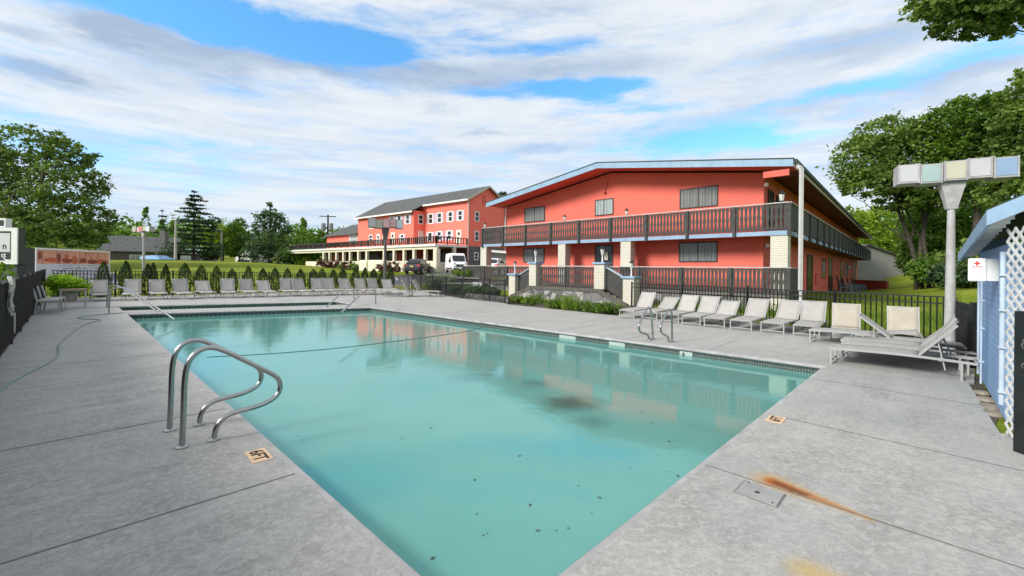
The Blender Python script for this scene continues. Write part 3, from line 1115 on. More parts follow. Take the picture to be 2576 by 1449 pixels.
m_plaq = surf('pale number tile', (0.40, 0.47, 0.44), 0.35, 0.05, 20)
for (u0, u1, v, txt) in ((1708, 1740, 889, '6'), (1530, 1570, 858, None), (1405, 1446, 846, None)):
    s0, s1 = on_edge(u0, v), on_edge(u1, v)
    a_, b_ = PR + eRF * s0 - nRF * .05, PR + eRF * s1 - nRF * .05
    mb = MB().hexa([Vector((p.x, p.y, zz)) for zz in (-.232, -.085) for p in (a_, b_, b_ + nRF * .012, a_ + nRF * .012)])
    pq = mb.build('number_tile', m_plaq, pool)
    if txt:
        c = PR + eRF * (s0 * .68 + s1 * .32) + nRF * (-.05 + .0135)
        text_mesh('6', .13, m_ink, pq, (c.x, c.y, -.15), -eRF, (0, 0, 1), 'depth_number', .004)

mb = MB()
for loop in (MAIN, WADE):
    vs, fs = tess([offset(loop, .052)], WATER_Z)
    mb.add(vs, fs)
structure('water', mb, m_water)

# expansion joints cut across the deck
mb = MB()


def joint(p, q, w=.014):
    d = (q - p).normalized()
    s_ = Vector((-d.y, d.x, 0)) * w / 2
    mb.add([p + s_ + Vector((0, 0, .003)), p - s_ + Vector((0, 0, .003)), q - s_ + Vector((0, 0, .003)), q + s_ + Vector((0, 0, .003))], [(0, 1, 2, 3)])


def cross_left(p):
    """joint across the left deck through ground point p, from the fence to the coping"""
    a = isect(p, p + BX, Lback, Fc)
    b = isect(p, p + BX, hole1[0], hole1[3])
    joint(a + BX * .08, b - BX * .02)


aL1, aL2 = gp(250, 1088), gp(230, 1349)
cross_left(aL1)
cross_left(aL2)
gap = (aL1 - aL2).dot(AX)
for k in (2, 4.1, 6.3):
    cross_left(aL1 + AX * gap * k)
for (u, v, L) in ((2098, 1079, 3.2), (1838, 1190, 3.5), (2340, 1000, 2.0)):
    p = gp(u, v)
    q = (gp(2221.6, 1107) - gp(1974, 1052)).normalized()
    a = isect(p, p + q, hole1[0], hole1[1])
    joint(a, a + q * L, .012)
for k in range(1, 8):
    p = PR + (PFR - PR) * (k / 8.0)
    joint(p - nRF * NOSE, p - nRF * (2.4 if k < 5 else 3.4), .012)
o = mb.build('deck_joint', m_joint)
tag(o, kind='structure')

# tan depth tiles let into the deck
def depth_tile(label, quad, sx):
    ps = [gp(u, v) for u, v in quad]         # order: top-left, top-right, bottom-right, bottom-left of the lettering
    c = sum(ps, Vector()) / 4
    rx, up = (ps[1] - ps[0]).normalized(), None
    up = Vector((-rx.y, rx.x, 0))
    W = ((ps[1] - ps[0]).length + (ps[2] - ps[3]).length) / 2
    Hh = ((ps[0] - ps[3]).length + (ps[1] - ps[2]).length) / 2
    if up.dot(ps[0] - ps[3]) < 0:
        up = -up
    r = root('depth_tile', label, 'depth marker', c, 0, 'depth marker tiles in the deck')
    mb = MB()
    cs = [c + rx * x * W / 2 + up * y * Hh / 2 for x, y in ((-1, -1), (1, -1), (1, 1), (-1, 1))]
    mb.hexa([p + Vector((0, 0, z)) for z in (-.02, .005) for p in cs])
    mb.build('tile', m_tanTile, r)
    text_mesh('6FT', .2, m_ink, r, c + Vector((0, 0, .0065)), rx, up, 'lettering', .004, (W * .80, Hh * .70))
    return r


zt = Z(880, 1640, 12.075)
depth_tile('tan 6FT depth tile beside the near grab rails', [zt(1370, 500), zt(1760, 950), zt(870, 1210), zt(400, 690)], .80)
zt2 = Z(2830, 1530, 16.1)
depth_tile('tan 6FT depth tile on the right hand deck edge', [zt2(640, 740), zt2(960, 400), zt2(1900, 650), zt2(1590, 960)], .80)

# skimmer lid
zs = Z(2600, 1500, 2.195)
ps = [gp(*zs(x, y)) for x, y in ((428, 664), (755, 782), (686, 886), (340, 756))]
c = sum(ps, Vector()) / 4
lid = root('skimmer_lid', 'flat grey square skimmer lid set in the deck next to the rust stain', 'lid', c)
mb = MB().hexa([p + Vector((0, 0, z)) for z in (-.03, .002) for p in [c + (q - c) * 1.06 for q in ps][::-1]])
mb.build('lid_surround', m_joint, lid)
mb = MB().hexa([p + Vector((0, 0, z)) for z in (-.02, .008) for p in [c + (q - c) * .97 for q in ps][::-1]])
pl = mb.build('lid_plate', surf('grey lid plastic', (0.34, 0.335, 0.325), 0.65, 0.12, 6, 0.3, 30), lid)
mb = MB()
mb.lathe((c.x - .02, c.y, .008), [(.018, 0), (.018, .002)], 10)
for k in (0, 2):
    q = ps[k].lerp(c, .25)
    mb.lathe((q.x, q.y, .008), [(.008, 0), (.008, .002)], 8)
mb.build('screw_hole', m_ink, pl)

# ------------------------------------------------------------------ stainless rails
def arc_smooth(pts, it=2):
    for _ in range(it):
        q = [pts[0]]
        for i in range(len(pts) - 1):
            a, b = Vector(pts[i]), Vector(pts[i + 1])
            q += [a.lerp(b, .25), a.lerp(b, .75)]
        q.append(pts[-1])
        pts = q
    return pts


def rail_from(zf, pix, D, base_z=0.0):
    """tube centre line in the vertical plane through the first (ground) point along D"""
    P0 = gp(*zf(*pix[0]), base_z)
    res = []
    for (x, y) in pix:
        s, z = hit(*zf(x, y), P0, D)
        res.append(Vector((P0.x + D[0] * s, P0.y + D[1] * s, z)))
    return res


def flange(mb, p):
    mb.lathe((p.x, p.y, 0), [(.056, .0), (.056, .010), (.045, .020), (.027, .026)], 20)


zr = Z(0, 1100, 2.147)
P1 = [(1465, 1240), (1478, 950), (1487, 660), (1520, 540), (1590, 462), (1690, 430), (1800, 455), (1990, 550), (2140, 622), (2235, 672),
      (2262, 745), (2240, 820), (2150, 885), (2010, 932), (1885, 962), (1800, 1005), (1740, 1080), (1718, 1190)]
pr = rail_from(zr, P1, BX)
pr[0].z = 0
dz = pr[-1].z
for i in range(10, 18):
    pr[i].z -= dz * (i - 9) / 8.0
rr = root('grab_rail', 'curved stainless steel grab rail, the nearer of the pair beside the 6FT tile', 'grab rail', (pr[0].x, pr[0].y, 0), 0, 'stainless grab rails at the pool edge')
MB().tube(arc_smooth(pr, 3), .0245, 14).build('tube', m_steel, rr, smooth='auto')
for q in (pr[0], pr[-1]):
    mb = MB()
    flange(mb, q)
    mb.build('floor_flange', m_steel, rr, smooth='auto')
P2b = gp(*zr(1365, 1105))
r2 = copy_tree(rr)
r2.location = (P2b.x, P2b.y, 0)
r2['label'] = 'curved stainless steel grab rail standing just behind the nearest one'

zl = Z(2300, 1050, 2.862)
lad = [[(425, 632), (414, 430), (404, 330), (382, 288), (355, 315), (300, 425), (268, 500), (290, 570), (340, 572), (372, 592), (388, 640)],
       [(630, 660), (629, 440), (628, 350), (610, 304), (582, 335), (530, 435), (502, 510), (520, 578), (562, 585), (588, 608), (597, 662)]]
DL = -BX
for k, pix in enumerate(lad):
    pr = rail_from(zl, pix, DL)
    pr[0].z = 0
    dz = pr[-1].z
    for i in range(6, len(pr)):
        pr[i].z -= dz * (i - 5) / (len(pr) - 6.0)
    r = root('ladder_rail', ['bent stainless ladder rail on the far side, the left one of two',
                             'bent stainless ladder rail on the far side, the right one of two'][k], 'grab rail', (pr[0].x, pr[0].y, 0), 0, 'stainless ladder rails')
    MB().tube(arc_smooth(pr, 3), .024, 12).build('tube', m_steel, r, smooth='auto')
    for q in (pr[0], pr[-1]):
        mb = MB()
        flange(mb, q)
        mb.build('floor_flange', m_steel, r, smooth='auto')

zs2 = Z(300, 900, 2.147)
stair = [([(232, 588), (238, 470), (245, 425), (270, 392), (330, 381), (400, 400), (720, 612)], BX * .35 - AX * .94, 'left stair rail into the pool, the one nearer the camera'),
         ([(216, 545), (222, 440), (240, 385), (282, 362), (330, 378), (580, 545)], BX * .35 - AX * .94, 'left stair rail into the pool, the one nearer the loungers'),
         ([(2206, 485), (2204, 400), (2192, 378), (2170, 370), (2150, 385), (2010, 515)], -BX * .55 - AX * .83, 'slim stair rail at the far right corner of the pool, left one'),
         ([(2381, 515), (2380, 410), (2370, 388), (2335, 380), (2300, 400), (2130, 560)], -BX * .55 - AX * .83, 'slim stair rail at the far right corner of the pool, right one')]
for pix, D, lab in stair:
    pr = rail_from(zs2, pix, (D.x, D.y))
    pr[0].z = 0
    r = root('stair_rail', 'stainless ' + lab, 'stair rail', (pr[0].x, pr[0].y, 0), 0, 'stainless stair rails')
    last = pr[-1] + (pr[-1] - pr[-2]) * .12
    MB().tube(arc_smooth(pr + [last], 3), .026, 10).build('tube', m_steel, r, smooth='auto')
    mb = MB()
    flange(mb, pr[0])
    mb.build('floor_flange', m_steel, r, smooth='auto')

# ------------------------------------------------------------------ fences
def lerp(a, b, t):
    return a + (b - a) * t


def fence(name, label, pts, hs, pick=.115, post_w=.06, bay=2.2, pw=.02, base=0.0, solid=False, ends=(True, True)):
    r = root(name, label, 'fence', (pts[0].x, pts[0].y, 0), 0, 'black fence runs round the pool')
    for i in range(len(pts) - 1):
        a, b = pts[i], pts[i + 1]
        ha, hb = hs[i], hs[i + 1]
        L = (b - a).length
        nb = max(1, round(L / bay))
        d = (b - a).normalized()
        for k in range(nb):
            t0, t1 = k / nb, (k + 1) / nb
            p, q = a.lerp(b, t0), a.lerp(b, t1)
            h0, h1 = lerp(ha, hb, t0), lerp(ha, hb, t1)
            mb = MB()
            up = Vector((0, 0, 1))
            for dz_, hh in ((0, .03), (.16, .028)):
                mb.bar(p + up * (h0 - dz_ - .02) + d * .03, q + up * (h1 - dz_ - .02) - d * .03, .03, hh)
            mb.bar(p + up * .10 + d * .03, q + up * .10 - d * .03, .03, .028)
            m_ = int((q - p).length / pick)
            for j in range(1, m_):
                t = j / m_
                c = p.lerp(q, t)
                mb.bar(c + up * .05, c + up * (lerp(h0, h1, t) - .005), pw, pw)
            if solid:
                n_ = Vector((d.y, -d.x, 0)) * .012
                e0, e1 = p + d * .02, q - d * .02
                mb.hexa([e0 - n_ + up * -.03, e1 - n_ + up * -.03, e1 + n_ + up * -.03, e0 + n_ + up * -.03,
                         e0 - n_ + up * (h0 - .18), e1 - n_ + up * (h1 - .18), e1 + n_ + up * (h1 - .18), e0 + n_ + up * (h0 - .18)])
            mb.build('fence_panel', m_black, r)
            if k > 0 or i > 0 or ends[0]:
                MB().lohi((p.x - post_w / 2, p.y - post_w / 2, base), (p.x + post_w / 2, p.y + post_w / 2, h0 + .05)).build('post', m_black, r)
    if ends[1]:
        p = pts[-1]
        MB().lohi((p.x - post_w / 2, p.y - post_w / 2, base), (p.x + post_w / 2, p.y + post_w / 2, hs[-1] + .05)).build('post', m_black, r)
    return r


fence('pool_fence', 'dark screened fence running along the left deck behind the white rope', [Lback, Fc - dL * .1], [1.30, 1.36], .10, .07, 2.4, .028, solid=True)
fence('pool_fence', 'long black picket fence behind the far row of loungers', [Fc + Vector((.15, .1, 0)), F2], [1.37, 1.16], .125, .06, 2.3, .024, ends=(False, True))
fence('pool_fence', 'black picket fence with spaced posts before the planting bed', [F2 + Vector((.15, -.1, 0)), F3, F4, F5], [1.16, 1.12, 1.12, 1.12], .125, .07, 2.6, .022, ends=(False, True))
fence('pool_fence', 'black picket fence behind the loungers in front of the coral motel', [R1, R2 + Vector((.14, -.2, 0))], [1.12, 1.13], .118, .06, 2.35, .022, ends=(True, False))
fence('pool_fence', 'short dark solid fence between the lamp pole and the blue shed', [gp(2398, 880), gp(2447, 926)], [1.10, 1.12], .10, .07, 3.0, .03, solid=True)

# ------------------------------------------------------------------ loungers
def make_lounger(cream=False):
    """origin under the middle; +Y points to the foot; hinge of the back at y=-0.28"""
    r = root('sun_lounger', 'lounger', 'sun lounger', (0, 0, 0))
    W, zs_, hy, fy = .30, .31, -.28, .96
    mb = MB()
    for s in (-1, 1):
        pts = [Vector((s * W, lerp(-.98, fy, t), zs_ - .02 + .030 * math.sin(math.pi * t))) for t in [i / 8 for i in range(9)]]
        for i in range(8):
            mb.bar(pts[i], pts[i + 1], .026, .04)
    for y in (-.97, -.55, fy - .02):
        mb.bar((-W, y, zs_ - .02), (W, y, zs_ - .02), .026, .034)
    mb.build('frame', m_alu, r, world=False)
    for s in (-1, 1):
        for y in (fy - .03, -.80):
            mb = MB()
            mb.bar((s * W, y, 0), (s * W, y, zs_ - .03), .030, .030)
            mb.build('leg', m_alu, r, world=False)
    for y in (fy - .03, -.80):
        MB().bar((-W, y, .07), (W, y, .07), .022, .022).build('stretcher', m_alu, r, world=False)
    ms = m_cream_sling if cream else m_sling
    mb = MB()
    ny, nx = 10, 6
    vs = []
    for j in range(ny + 1):
        t = j / ny
        y = lerp(hy, fy + .005, t)
        for i in range(nx + 1):
            x = lerp(-W + .012, W - .012, i / nx)
            vs.append((x, y, zs_ + .004 + .024 * math.sin(math.pi * (t * .64 + .36)) - .012 * math.sin(math.pi * i / nx)))
    fs = [(j * (nx + 1) + i, j * (nx + 1) + i + 1, (j + 1) * (nx + 1) + i + 1, (j + 1) * (nx + 1) + i) for j in range(ny) for i in range(nx)]
    mb.add(vs, fs)
    so = mb.build('seat', ms, r, world=False, smooth=True)
    sm = so.modifiers.new('cloth', 'SOLIDIFY')
    sm.thickness = .012
    # back: local +Y up the back, hinged at its own origin
    bl = .72
    vs = []
    for j in range(ny + 1):
        t = j / ny
        for i in range(nx + 1):
            vs.append((lerp(-W + .012, W - .012, i / nx), t * bl, .014 * math.sin(math.pi * i / nx) + .010 * math.sin(math.pi * t)))
    mb = MB().add(vs, fs)
    bo = mb.build('backrest', ms, None, world=False, smooth=True)
    bo.location = (0, hy, zs_ + .02)
    bo.parent = r
    sm = bo.modifiers.new('cloth', 'SOLIDIFY')
    sm.thickness = .012
    bo.rotation_euler = (rad(60), 0, 0)
    mb = MB()
    for s in (-1, 1):
        mb.bar((s * W, 0, 0), (s * W, bl + .01, 0), .026, .03)
    mb.bar((-W, bl - .01, 0), (W, bl - .01, 0), .022, .022)
    mb.build('back_frame', m_alu, bo, world=False)
    for s in (-1, 1):
        MB().bar((s * (W - .03), .36, .01), (s * (W - .03), .06, .38), .018, .018).build('back_prop', m_alu, bo, world=False)
    return r


PROTO = make_lounger()
PROTO_C = make_lounger(True)
_used = {}


def lounger(foot, head_dir, ang, label, group, cream=False, scale=1.0, foot_y=.93):
    src = PROTO_C if cream else PROTO
    if not _used.get(cream):
        _used[cream] = True
        o = src
    else:
        o = copy_tree(src)
    f = Vector((-head_dir[0], -head_dir[1], 0)).normalized()
    o.location = (foot.x - f.x * foot_y * (.60 if cream else scale), foot.y - f.y * foot_y * (.60 if cream else scale), 0)
    o.rotation_euler = (0, 0, math.atan2(-f.x, f.y))
    o.scale = (scale,) * 3 if not cream else (.93, .60, .88)
    for ch in KIDS(o):
        if ch.name.startswith('backrest'):
            # local +Y of the back points to the head end
            a = rad(180 - ang)
            ch.rotation_euler = (a, 0, 0)
    tag(o, label, 'sun lounger', group)
    return o


zq = Z(300, 900, 2.147)
far = [((172, 495), 52, 'low'), ((405, 490), 60, ''), ((640, 482), 60, ''), ((857, 480), 60, ''), ((1040, 471), 46, 'low'), ((1207, 470), 60, ''),
       ((1382, 464), 60, ''), ((1548, 463), 44, 'low'), ((1697, 456), 60, ''), ((1838, 455), 60, ''), ((1957, 450), 60, ''), ((2070, 447), 60, ''),
       ((2190, 446), 60, ''), ((2328, 443), 60, ''), ((2447, 441), 60, ''), ((2545, 440), 48, 'low')]
names = ['end of the far row beside the green planter', 'behind the left stair rails', 'third along the far row, between two arborvitae',
         'fourth along the far row, right of the one between arborvitae', 'with a low tilted back, fifth along the far row', 'sixth along the far row',
         'seventh along the far row', 'with a low tilted back, eighth along the far row', 'ninth along the far row', 'tenth along the far row',
         'eleventh along the far row', 'twelfth along the far row', 'thirteenth along the far row, behind the slim stair rail',
         'fourteenth along the far row, between the two slim stair rails', 'fifteenth along the far row, left of the dark lamp pole',
         'with a low tilted back at the right end of the far row']
hd = (AX * .97 + BX * .05)
for (pix, ang, _), nm in zip(far, names):
    _j = math.sin(len(nm) * 7.3 + pix[0]) * .09
    lounger(gp(*zq(*pix)), (hd.x * math.cos(_j) - hd.y * math.sin(_j), hd.x * math.sin(_j) + hd.y * math.cos(_j)), ang + 5 * math.sin(pix[0]), 'white sling lounger ' + nm, 'loungers in the far row by the fence', scale=1.0)
z3 = Z(1150, 680, 3.22)
p = gp(*z3(1235, 1395))
lounger(p, (-.85, .35), 4, 'white lounger lying flat at the corner of the far fence', 'loungers at the far corner')
lounger(gp(*z3(1480, 1390)), (-.95, .10), 60, 'white upright lounger seen from the side, left of the last one', 'loungers at the far corner')
lounger(gp(*z3(1610, 1392)), (-.95, .10), 60, 'white upright lounger seen from the side, nearest the planting bed', 'loungers at the far corner')

right = [((145, 412), 60, 'left end of the row before the stone terrace'), ((385, 425), 40, 'tilted far back, second in the row behind the ladder rails'),
         ((608, 458), 56, 'third in the right row, just right of the ladder rails'), ((835, 486), 56, 'fourth in the right row'),
         ((1083, 512), 42, 'tilted far back, fifth in the right row'), ((1368, 540), 56, 'sixth in the right row'),
         ((1706, 570), 56, 'seventh in the right row, before the downspout'), ((2070, 606), 58, 'eighth in the right row, on the lawn side of the downspout')]
for pix, ang, nm in right:
    _j = math.sin(pix[0] * 3.1) * .07
    lounger(gp(*zl(*pix)), (BX.x * math.cos(_j) - BX.y * math.sin(_j), BX.x * math.sin(_j) + BX.y * math.cos(_j)), ang - 5, 'white sling lounger ' + nm, 'loungers in the right row by the fence', scale=.93)
z8 = Z(3100, 1080, 3.45)
lounger(gp(2126, 860), (.62, .78), 66, 'cream lounger with a short back, left one before the green lawn', 'cream loungers by the lawn', True, .88)
lounger(gp(2278, 876), (.62, .78), 66, 'cream lounger with a short back, right one behind the pushed together loungers', 'cream loungers by the lawn', True, .88)
# the cluster pushed together by the shed
f0, h0_ = gp(2089, 916), gp(2455, 972)
hdir = Vector((.725, -.689, 0)).normalized()
step = Vector((hdir.y, -hdir.x, 0))
if step.y < 0:
    step = -step
for k, (off, sh, ang, lab) in enumerate(((0, 0, 50, 'nearest of the loungers pushed together against the blue shed'),
                                     (.66, .10, 60, 'second of the pushed together loungers, with its back raised highest'),
                                     (1.32, .02, 46, 'third of the pushed together loungers'),
                                     (2.64, -.75, 9, 'hindmost of the pushed together loungers, back almost flat'))):
    q = f0 + step * off - hdir * (-sh) + step * .33
    lounger(q, (hdir.x, hdir.y), ang, 'white lounger, ' + lab, 'loungers pushed together by the shed', scale=.97)
q = f0 + step * 2.31 + hdir * 1.92
lounger(q, (-hdir.x, -hdir.y), 40, 'white lounger turned the other way among the pushed together ones', 'loungers pushed together by the shed', scale=.97)

# ------------------------------------------------------------------ chairs, table, planter, hose, rope on the left
def make_chair():
    r = root('side_chair', 'chair', 'chair', (0, 0, 0))
    W, D = .23, .24
    for s in (-1, 1):
        MB().bar((s * W, D, 0), (s * W, D, .45), .03, .03).build('leg', m_alu, r, world=False)
        mb = MB()
        mb.bar((s * W, -D - .05, 0), (s * W, -D, .45), .03, .035)
        mb.bar((s * W, -D, .45), (s * W, -D - .11, .90), .03, .035)
        mb.build('rear_leg', m_alu, r, world=False)
    mb = MB()
    mb.box((0, 0, .435), (2 * W, 2 * D, .03))
    mb.build('seat_frame', m_alu, r, world=False)
    MB().box((0, 0, .462), (2 * W + .02, 2 * D + .02, .026)).build('seat', m_sling, r, world=False, bevel=.01)
    mb = MB().hexa([Vector(p) for p in ((-W, -D - .035, .52), (W, -D - .035, .52), (W, -D - .01, .52), (-W, -D - .01, .52),
                                       (-W, -D - .125, .91), (W, -D - .125, .91), (W, -D - .095, .91), (-W, -D - .095, .91))])
    mb.build('backrest', m_sling, r, world=False, bevel=.008)
    return r


ch = make_chair()
c0 = (gp(93, 791) + gp(146, 789)) / 2
rz = math.atan2(-BX.x, BX.y)
for k, lab in enumerate(('nearest of three grey sling chairs lined up by the left fence', 'middle of three grey sling chairs lined up by the left fence',
                         'farthest of three grey sling chairs, next to the wooden table')):
    o = ch if k == 0 else copy_tree(ch)
    q = c0 + Vector((-.45, .56, 0)) * k
    o.location = (q.x, q.y, 0)
    o.rotation_euler = (0, 0, rz)
    tag(o, lab, 'chair', 'sling chairs by the left fence')
tq = c0 + Vector((-.45, .56, 0)) * 3.2 + BX * .35
t = root('patio_table', 'small wood topped table with grey metal legs beyond the sling chairs', 'table', (tq.x, tq.y, 0), rz)
mb = MB()
for k in range(6):
    mb.box((-.32 + .128 * k, 0, .71), (.115, .74, .025))
mb.build('tabletop', m_wicker, t, world=False)
for sx in (-1, 1):
    for sy in (-1, 1):
        MB().bar((sx * .33, sy * .33, 0), (sx * .33, sy * .33, .69), .045, .045).build('leg', m_alu, t, world=False)
MB().box((0, 0, .675), (.7, .7, .04)).build('apron', m_alu, t, world=False)

zh = Z(0, 1100, 2.147)
hp = [gp(*zh(x, y), .012) for x, y in ((-120, 890), (0, 790), (90, 715), (200, 655), (330, 590), (440, 535), (480, 490), (468, 430), (485, 400),
                                       (560, 330), (640, 270), (740, 230), (820, 216), (780, 208), (640, 206), (620, 196), (700, 182), (850, 167), (1000, 156))]
o = MB().tube(arc_smooth(hp, 2), .013, 8).build('garden_hose', m_hose, smooth=True)
tag(o, 'thin green grey hose snaking along the left deck', 'hose')
rp = [gp(u, v, WATER_Z + .006) for u, v in ((520, 898), (682, 890), (850, 876), (1006, 857), (1120, 842), (1195, 830), (1216, 822), (1206, 817))]
o = MB().tube(arc_smooth(rp, 2), .006, 6).build('pool_rope', surf('dark wet rope', (.06, .16, .15), .6), smooth=True)
tag(o, 'thin dark rope lying across the pool water', 'rope')
# rope hank on the left fence
q = gp(8, 887)
q = q + dL * .25 + BX * .06
mb = MB()
rnd = random.Random(4)
for k in range(9):
    w_ = .10 + rnd.random() * .08
    dx = (rnd.random() - .5) * .22
    top, bot = 1.42, .62 + rnd.random() * .25
    pts = []
    for i in range(17):
        a = 2 * math.pi * i / 16
        pts.append(q + dL * (dx + w_ * math.cos(a) * (0.8 + .25 * math.sin(a))) + BX * (.035 * k / 9 + .02 * math.sin(3 * a)) + Vector((0, 0, (top + bot) / 2 + (top - bot) / 2 * math.sin(a))))
    mb.tube(pts, .017, 7)
pts = [q + dL * (.03 + .05 * math.cos(a)) + BX * .06 + Vector((0, 0, .52 + .2 * math.sin(a))) for a in [2 * math.pi * i / 14 for i in range(15)]]
mb.tube(pts, .013, 7)
o = mb.build('rope_hank', m_rope, smooth=True)
tag(o, 'hank of off white rope hung on the dark left fence', 'rope')

# floating leaves
lz = Z(1400, 1300, 1.685)
LEAFP = [(365, 512), (180, 577), (950, 618), (922, 688), (1130, 653), (975, 710), (1297, 875), (990, 998), (1430, 952), (652, 1055), (695, 1190),
         (720, 1180), (1040, 1160), (1157, 1160), (1232, 1145), (375, 1335), (1697, 410), (1763, 480), (2028, 482), (2205, 432), (1720, 593),
         (1868, 597), (1970, 600), (2020, 590), (1908, 636), (1800, 687), (1622, 762), (1865, 787), (1885, 793), (1925, 815), (2103, 267), (2267, 305),
         (970, 455), (280, 18), (-480, 560), (-440, 590), (1380, 1050), (640, 840)]
rnd = random.Random(9)
proto = None
m_leaf = surf('wet brown leaf', (0.09, 0.13, 0.085), 0.6, 0.3, 20)
for k, (x, y) in enumerate(LEAFP):
    p = gp(*lz(x, y), WATER_Z + .004)
    if proto is None:
        prof = [(0, -.5), (.16, -.3), (.30, -.12), (.20, .0), (.34, .16), (.16, .24), (0, .52), (-.14, .26), (-.32, .18), (-.22, .02), (-.28, -.14), (-.13, -.32)]
        proto = MB().add([(a, b, .03 * abs(a)) for a, b in prof], [tuple(range(12))]).build('floating_leaf', m_leaf, None, world=False)
        o = proto
    else:
        o = proto.copy()
        COL.objects.link(o)
    o.location = p
    s_ = rnd.choice((.018, .024, .032, .042))
    o.scale = (s_,) * 3
    o.rotation_euler = (0, 0, rnd.random() * 6.28)
    tag(o, 'small dark leaf floating on the pool water', 'leaf', 'leaves floating in the pool')

# ------------------------------------------------------------------ building helpers
class Frame:
    """oblique plan axes: s along e1, t along e2"""
    def __init__(self, o, e1, e2):
        self.o, self.e1, self.e2 = Vector((o[0], o[1], 0)), Vector((e1[0], e1[1], 0)), Vector((e2[0], e2[1], 0))

    def p(self, s, t, z=0.0):
        q = self.o + self.e1 * s + self.e2 * t
        return Vector((q.x, q.y, z))

    def box(self, mb, s0, s1, t0, t1, z0, z1):
        r = [(s0, t0), (s1, t0), (s1, t1), (s0, t1)]
        c = (self.e1.x * self.e2.y - self.e1.y * self.e2.x) * (s1 - s0) * (t1 - t0)
        if c < 0:
            r = r[::-1]
        return mb.hexa([self.p(s, t, z) for z in (z0, z1) for s, t in r])

    def S(self, t, u, v):
        """pixel on the plane t=const -> s, z"""
        return hit(u, v, self.p(0, t), self.e1)

    def T(self, s, u, v):
        return hit(u, v, self.p(s, 0), self.e2)


class SwapFrame(Frame):
    """same plan with s and t exchanged"""
    def __init__(self, f):
        self.o, self.e1, self.e2 = f.o, f.e2, f.e1


def window(F, par, t, s0, s1, z0, z1, pane_mat, frame_mat, fw=.05, out=-1, mull=1, name='window', depth=.05, sill=False):
    """frame and pane standing a little proud of the wall plane t; out = sign of t pointing outdoors"""
    if s1 < s0:
        s0, s1 = s1, s0
    ta, tb = t - out * .02, t + out * depth
    mb = MB()
    F.box(mb, s0 - fw, s0, ta, tb, z0 - fw, z1 + fw)
    F.box(mb, s1, s1 + fw, ta, tb, z0 - fw, z1 + fw)
    F.box(mb, s0, s1, ta, tb, z0 - fw, z0)
    F.box(mb, s0, s1, ta, tb, z1, z1 + fw)
    fr = mb.build(name, frame_mat, par)
    mb = MB()
    F.box(mb, s0, s1, ta, t + out * (depth * .45), z0, z1)
    mb.build('pane', pane_mat, fr)
    mb = MB()
    for k in range(mull):
        c = lerp(s0, s1, (k + 1) / (mull + 1))
        F.box(mb, c - fw * .35, c + fw * .35, t + out * depth * .46, t + out * depth * .85, z0, z1)
    if mull == 0:
        c = (z0 + z1) / 2
        F.box(mb, s0, s1, t + out * depth * .46, t + out * depth * .85, c - fw * .3, c + fw * .3)
    mb.build('window_bar', frame_mat, fr)
    return fr


def boards(mb, a, b, za0, za1, zb0, zb1, nb, thick=.022, cut=True):
    """vertical boards with scalloped edges between plan points a and b; bottom/top heights at each end"""
    d = (b - a)
    n_ = Vector((d.y, -d.x, 0)).normalized() * thick / 2
    m_ = 12 if cut else 1
    for k in range(nb):
        left, right = [], []
        for j in range(m_ + 1):
            zt_ = j / m_
            g = .015
            if cut:
                g = .02 + (.06 + .13 * abs(math.sin(2 * math.pi * (zt_ - .08) / .84)) if .08 < zt_ < .92 else 0)
            for (lst, tt) in ((left, (k + g) / nb), (right, (k + 1 - g) / nb)):
                z = lerp(lerp(za0, zb0, tt), lerp(za1, zb1, tt), zt_)
                q = a + d * tt
                lst.append(Vector((q.x, q.y, z)))
        ring = left + right[::-1]
        N = len(ring)
        vs = [p - n_ for p in ring] + [p + n_ for p in ring]
        L = m_ + 1
        fs = []
        for j in range(m_):
            i0, i1, i2, i3 = j, j + 1, N - 2 - j, N - 1 - j
            fs.append((i0, i1, i2, i3))
            fs.append((N + i3, N + i2, N + i1, N + i0))
        fs += [(i, N + i, N + (i + 1) % N, (i + 1) % N) for i in range(N)]
        mb.add(vs, fs)


def railing_run(par, pts, zb, zt, bay_n, nb, post=.10, drop=0.0, cap=True, posts=True, cut=True):
    """a run of scalloped board railing: panels, posts and cap as parts"""
    a, b = pts
    for k in range(bay_n):
        p, q = a.lerp(b, k / bay_n), a.lerp(b, (k + 1) / bay_n)
        d = (q - p).normalized()
        mb = MB()
        boards(mb, p + d * .05, q - d * .05, zb, zt - .05, zb, zt - .05, nb, cut=cut)
        mb.build('railing_panel', m_wood, par)
    if posts:
        for k in range(bay_n + 1):
            p = a.lerp(b, k / bay_n)
            d = (b - a).normalized()
            n_ = Vector((d.y, -d.x, 0))
            mb = MB()
            h = post / 2
            cs = [p + d * x * h + n_ * y * h * 1.3 for x, y in ((-1, -1), (1, -1), (1, 1), (-1, 1))]
            cs = cs if (cs[1] - cs[0]).cross(cs[2] - cs[1]).z > 0 else cs[::-1]
            mb.hexa([Vector((c.x, c.y, z)) for z in (zb - drop, zt - .03) for c in cs])
            mb.build('railing_post', m_wood, par)
    if cap:
        mb = MB()
        mb.bar(Vector((a.x, a.y, zt)), Vector((b.x, b.y, zt)), .15, .045)
        mb.build('handrail', m_rail, par)


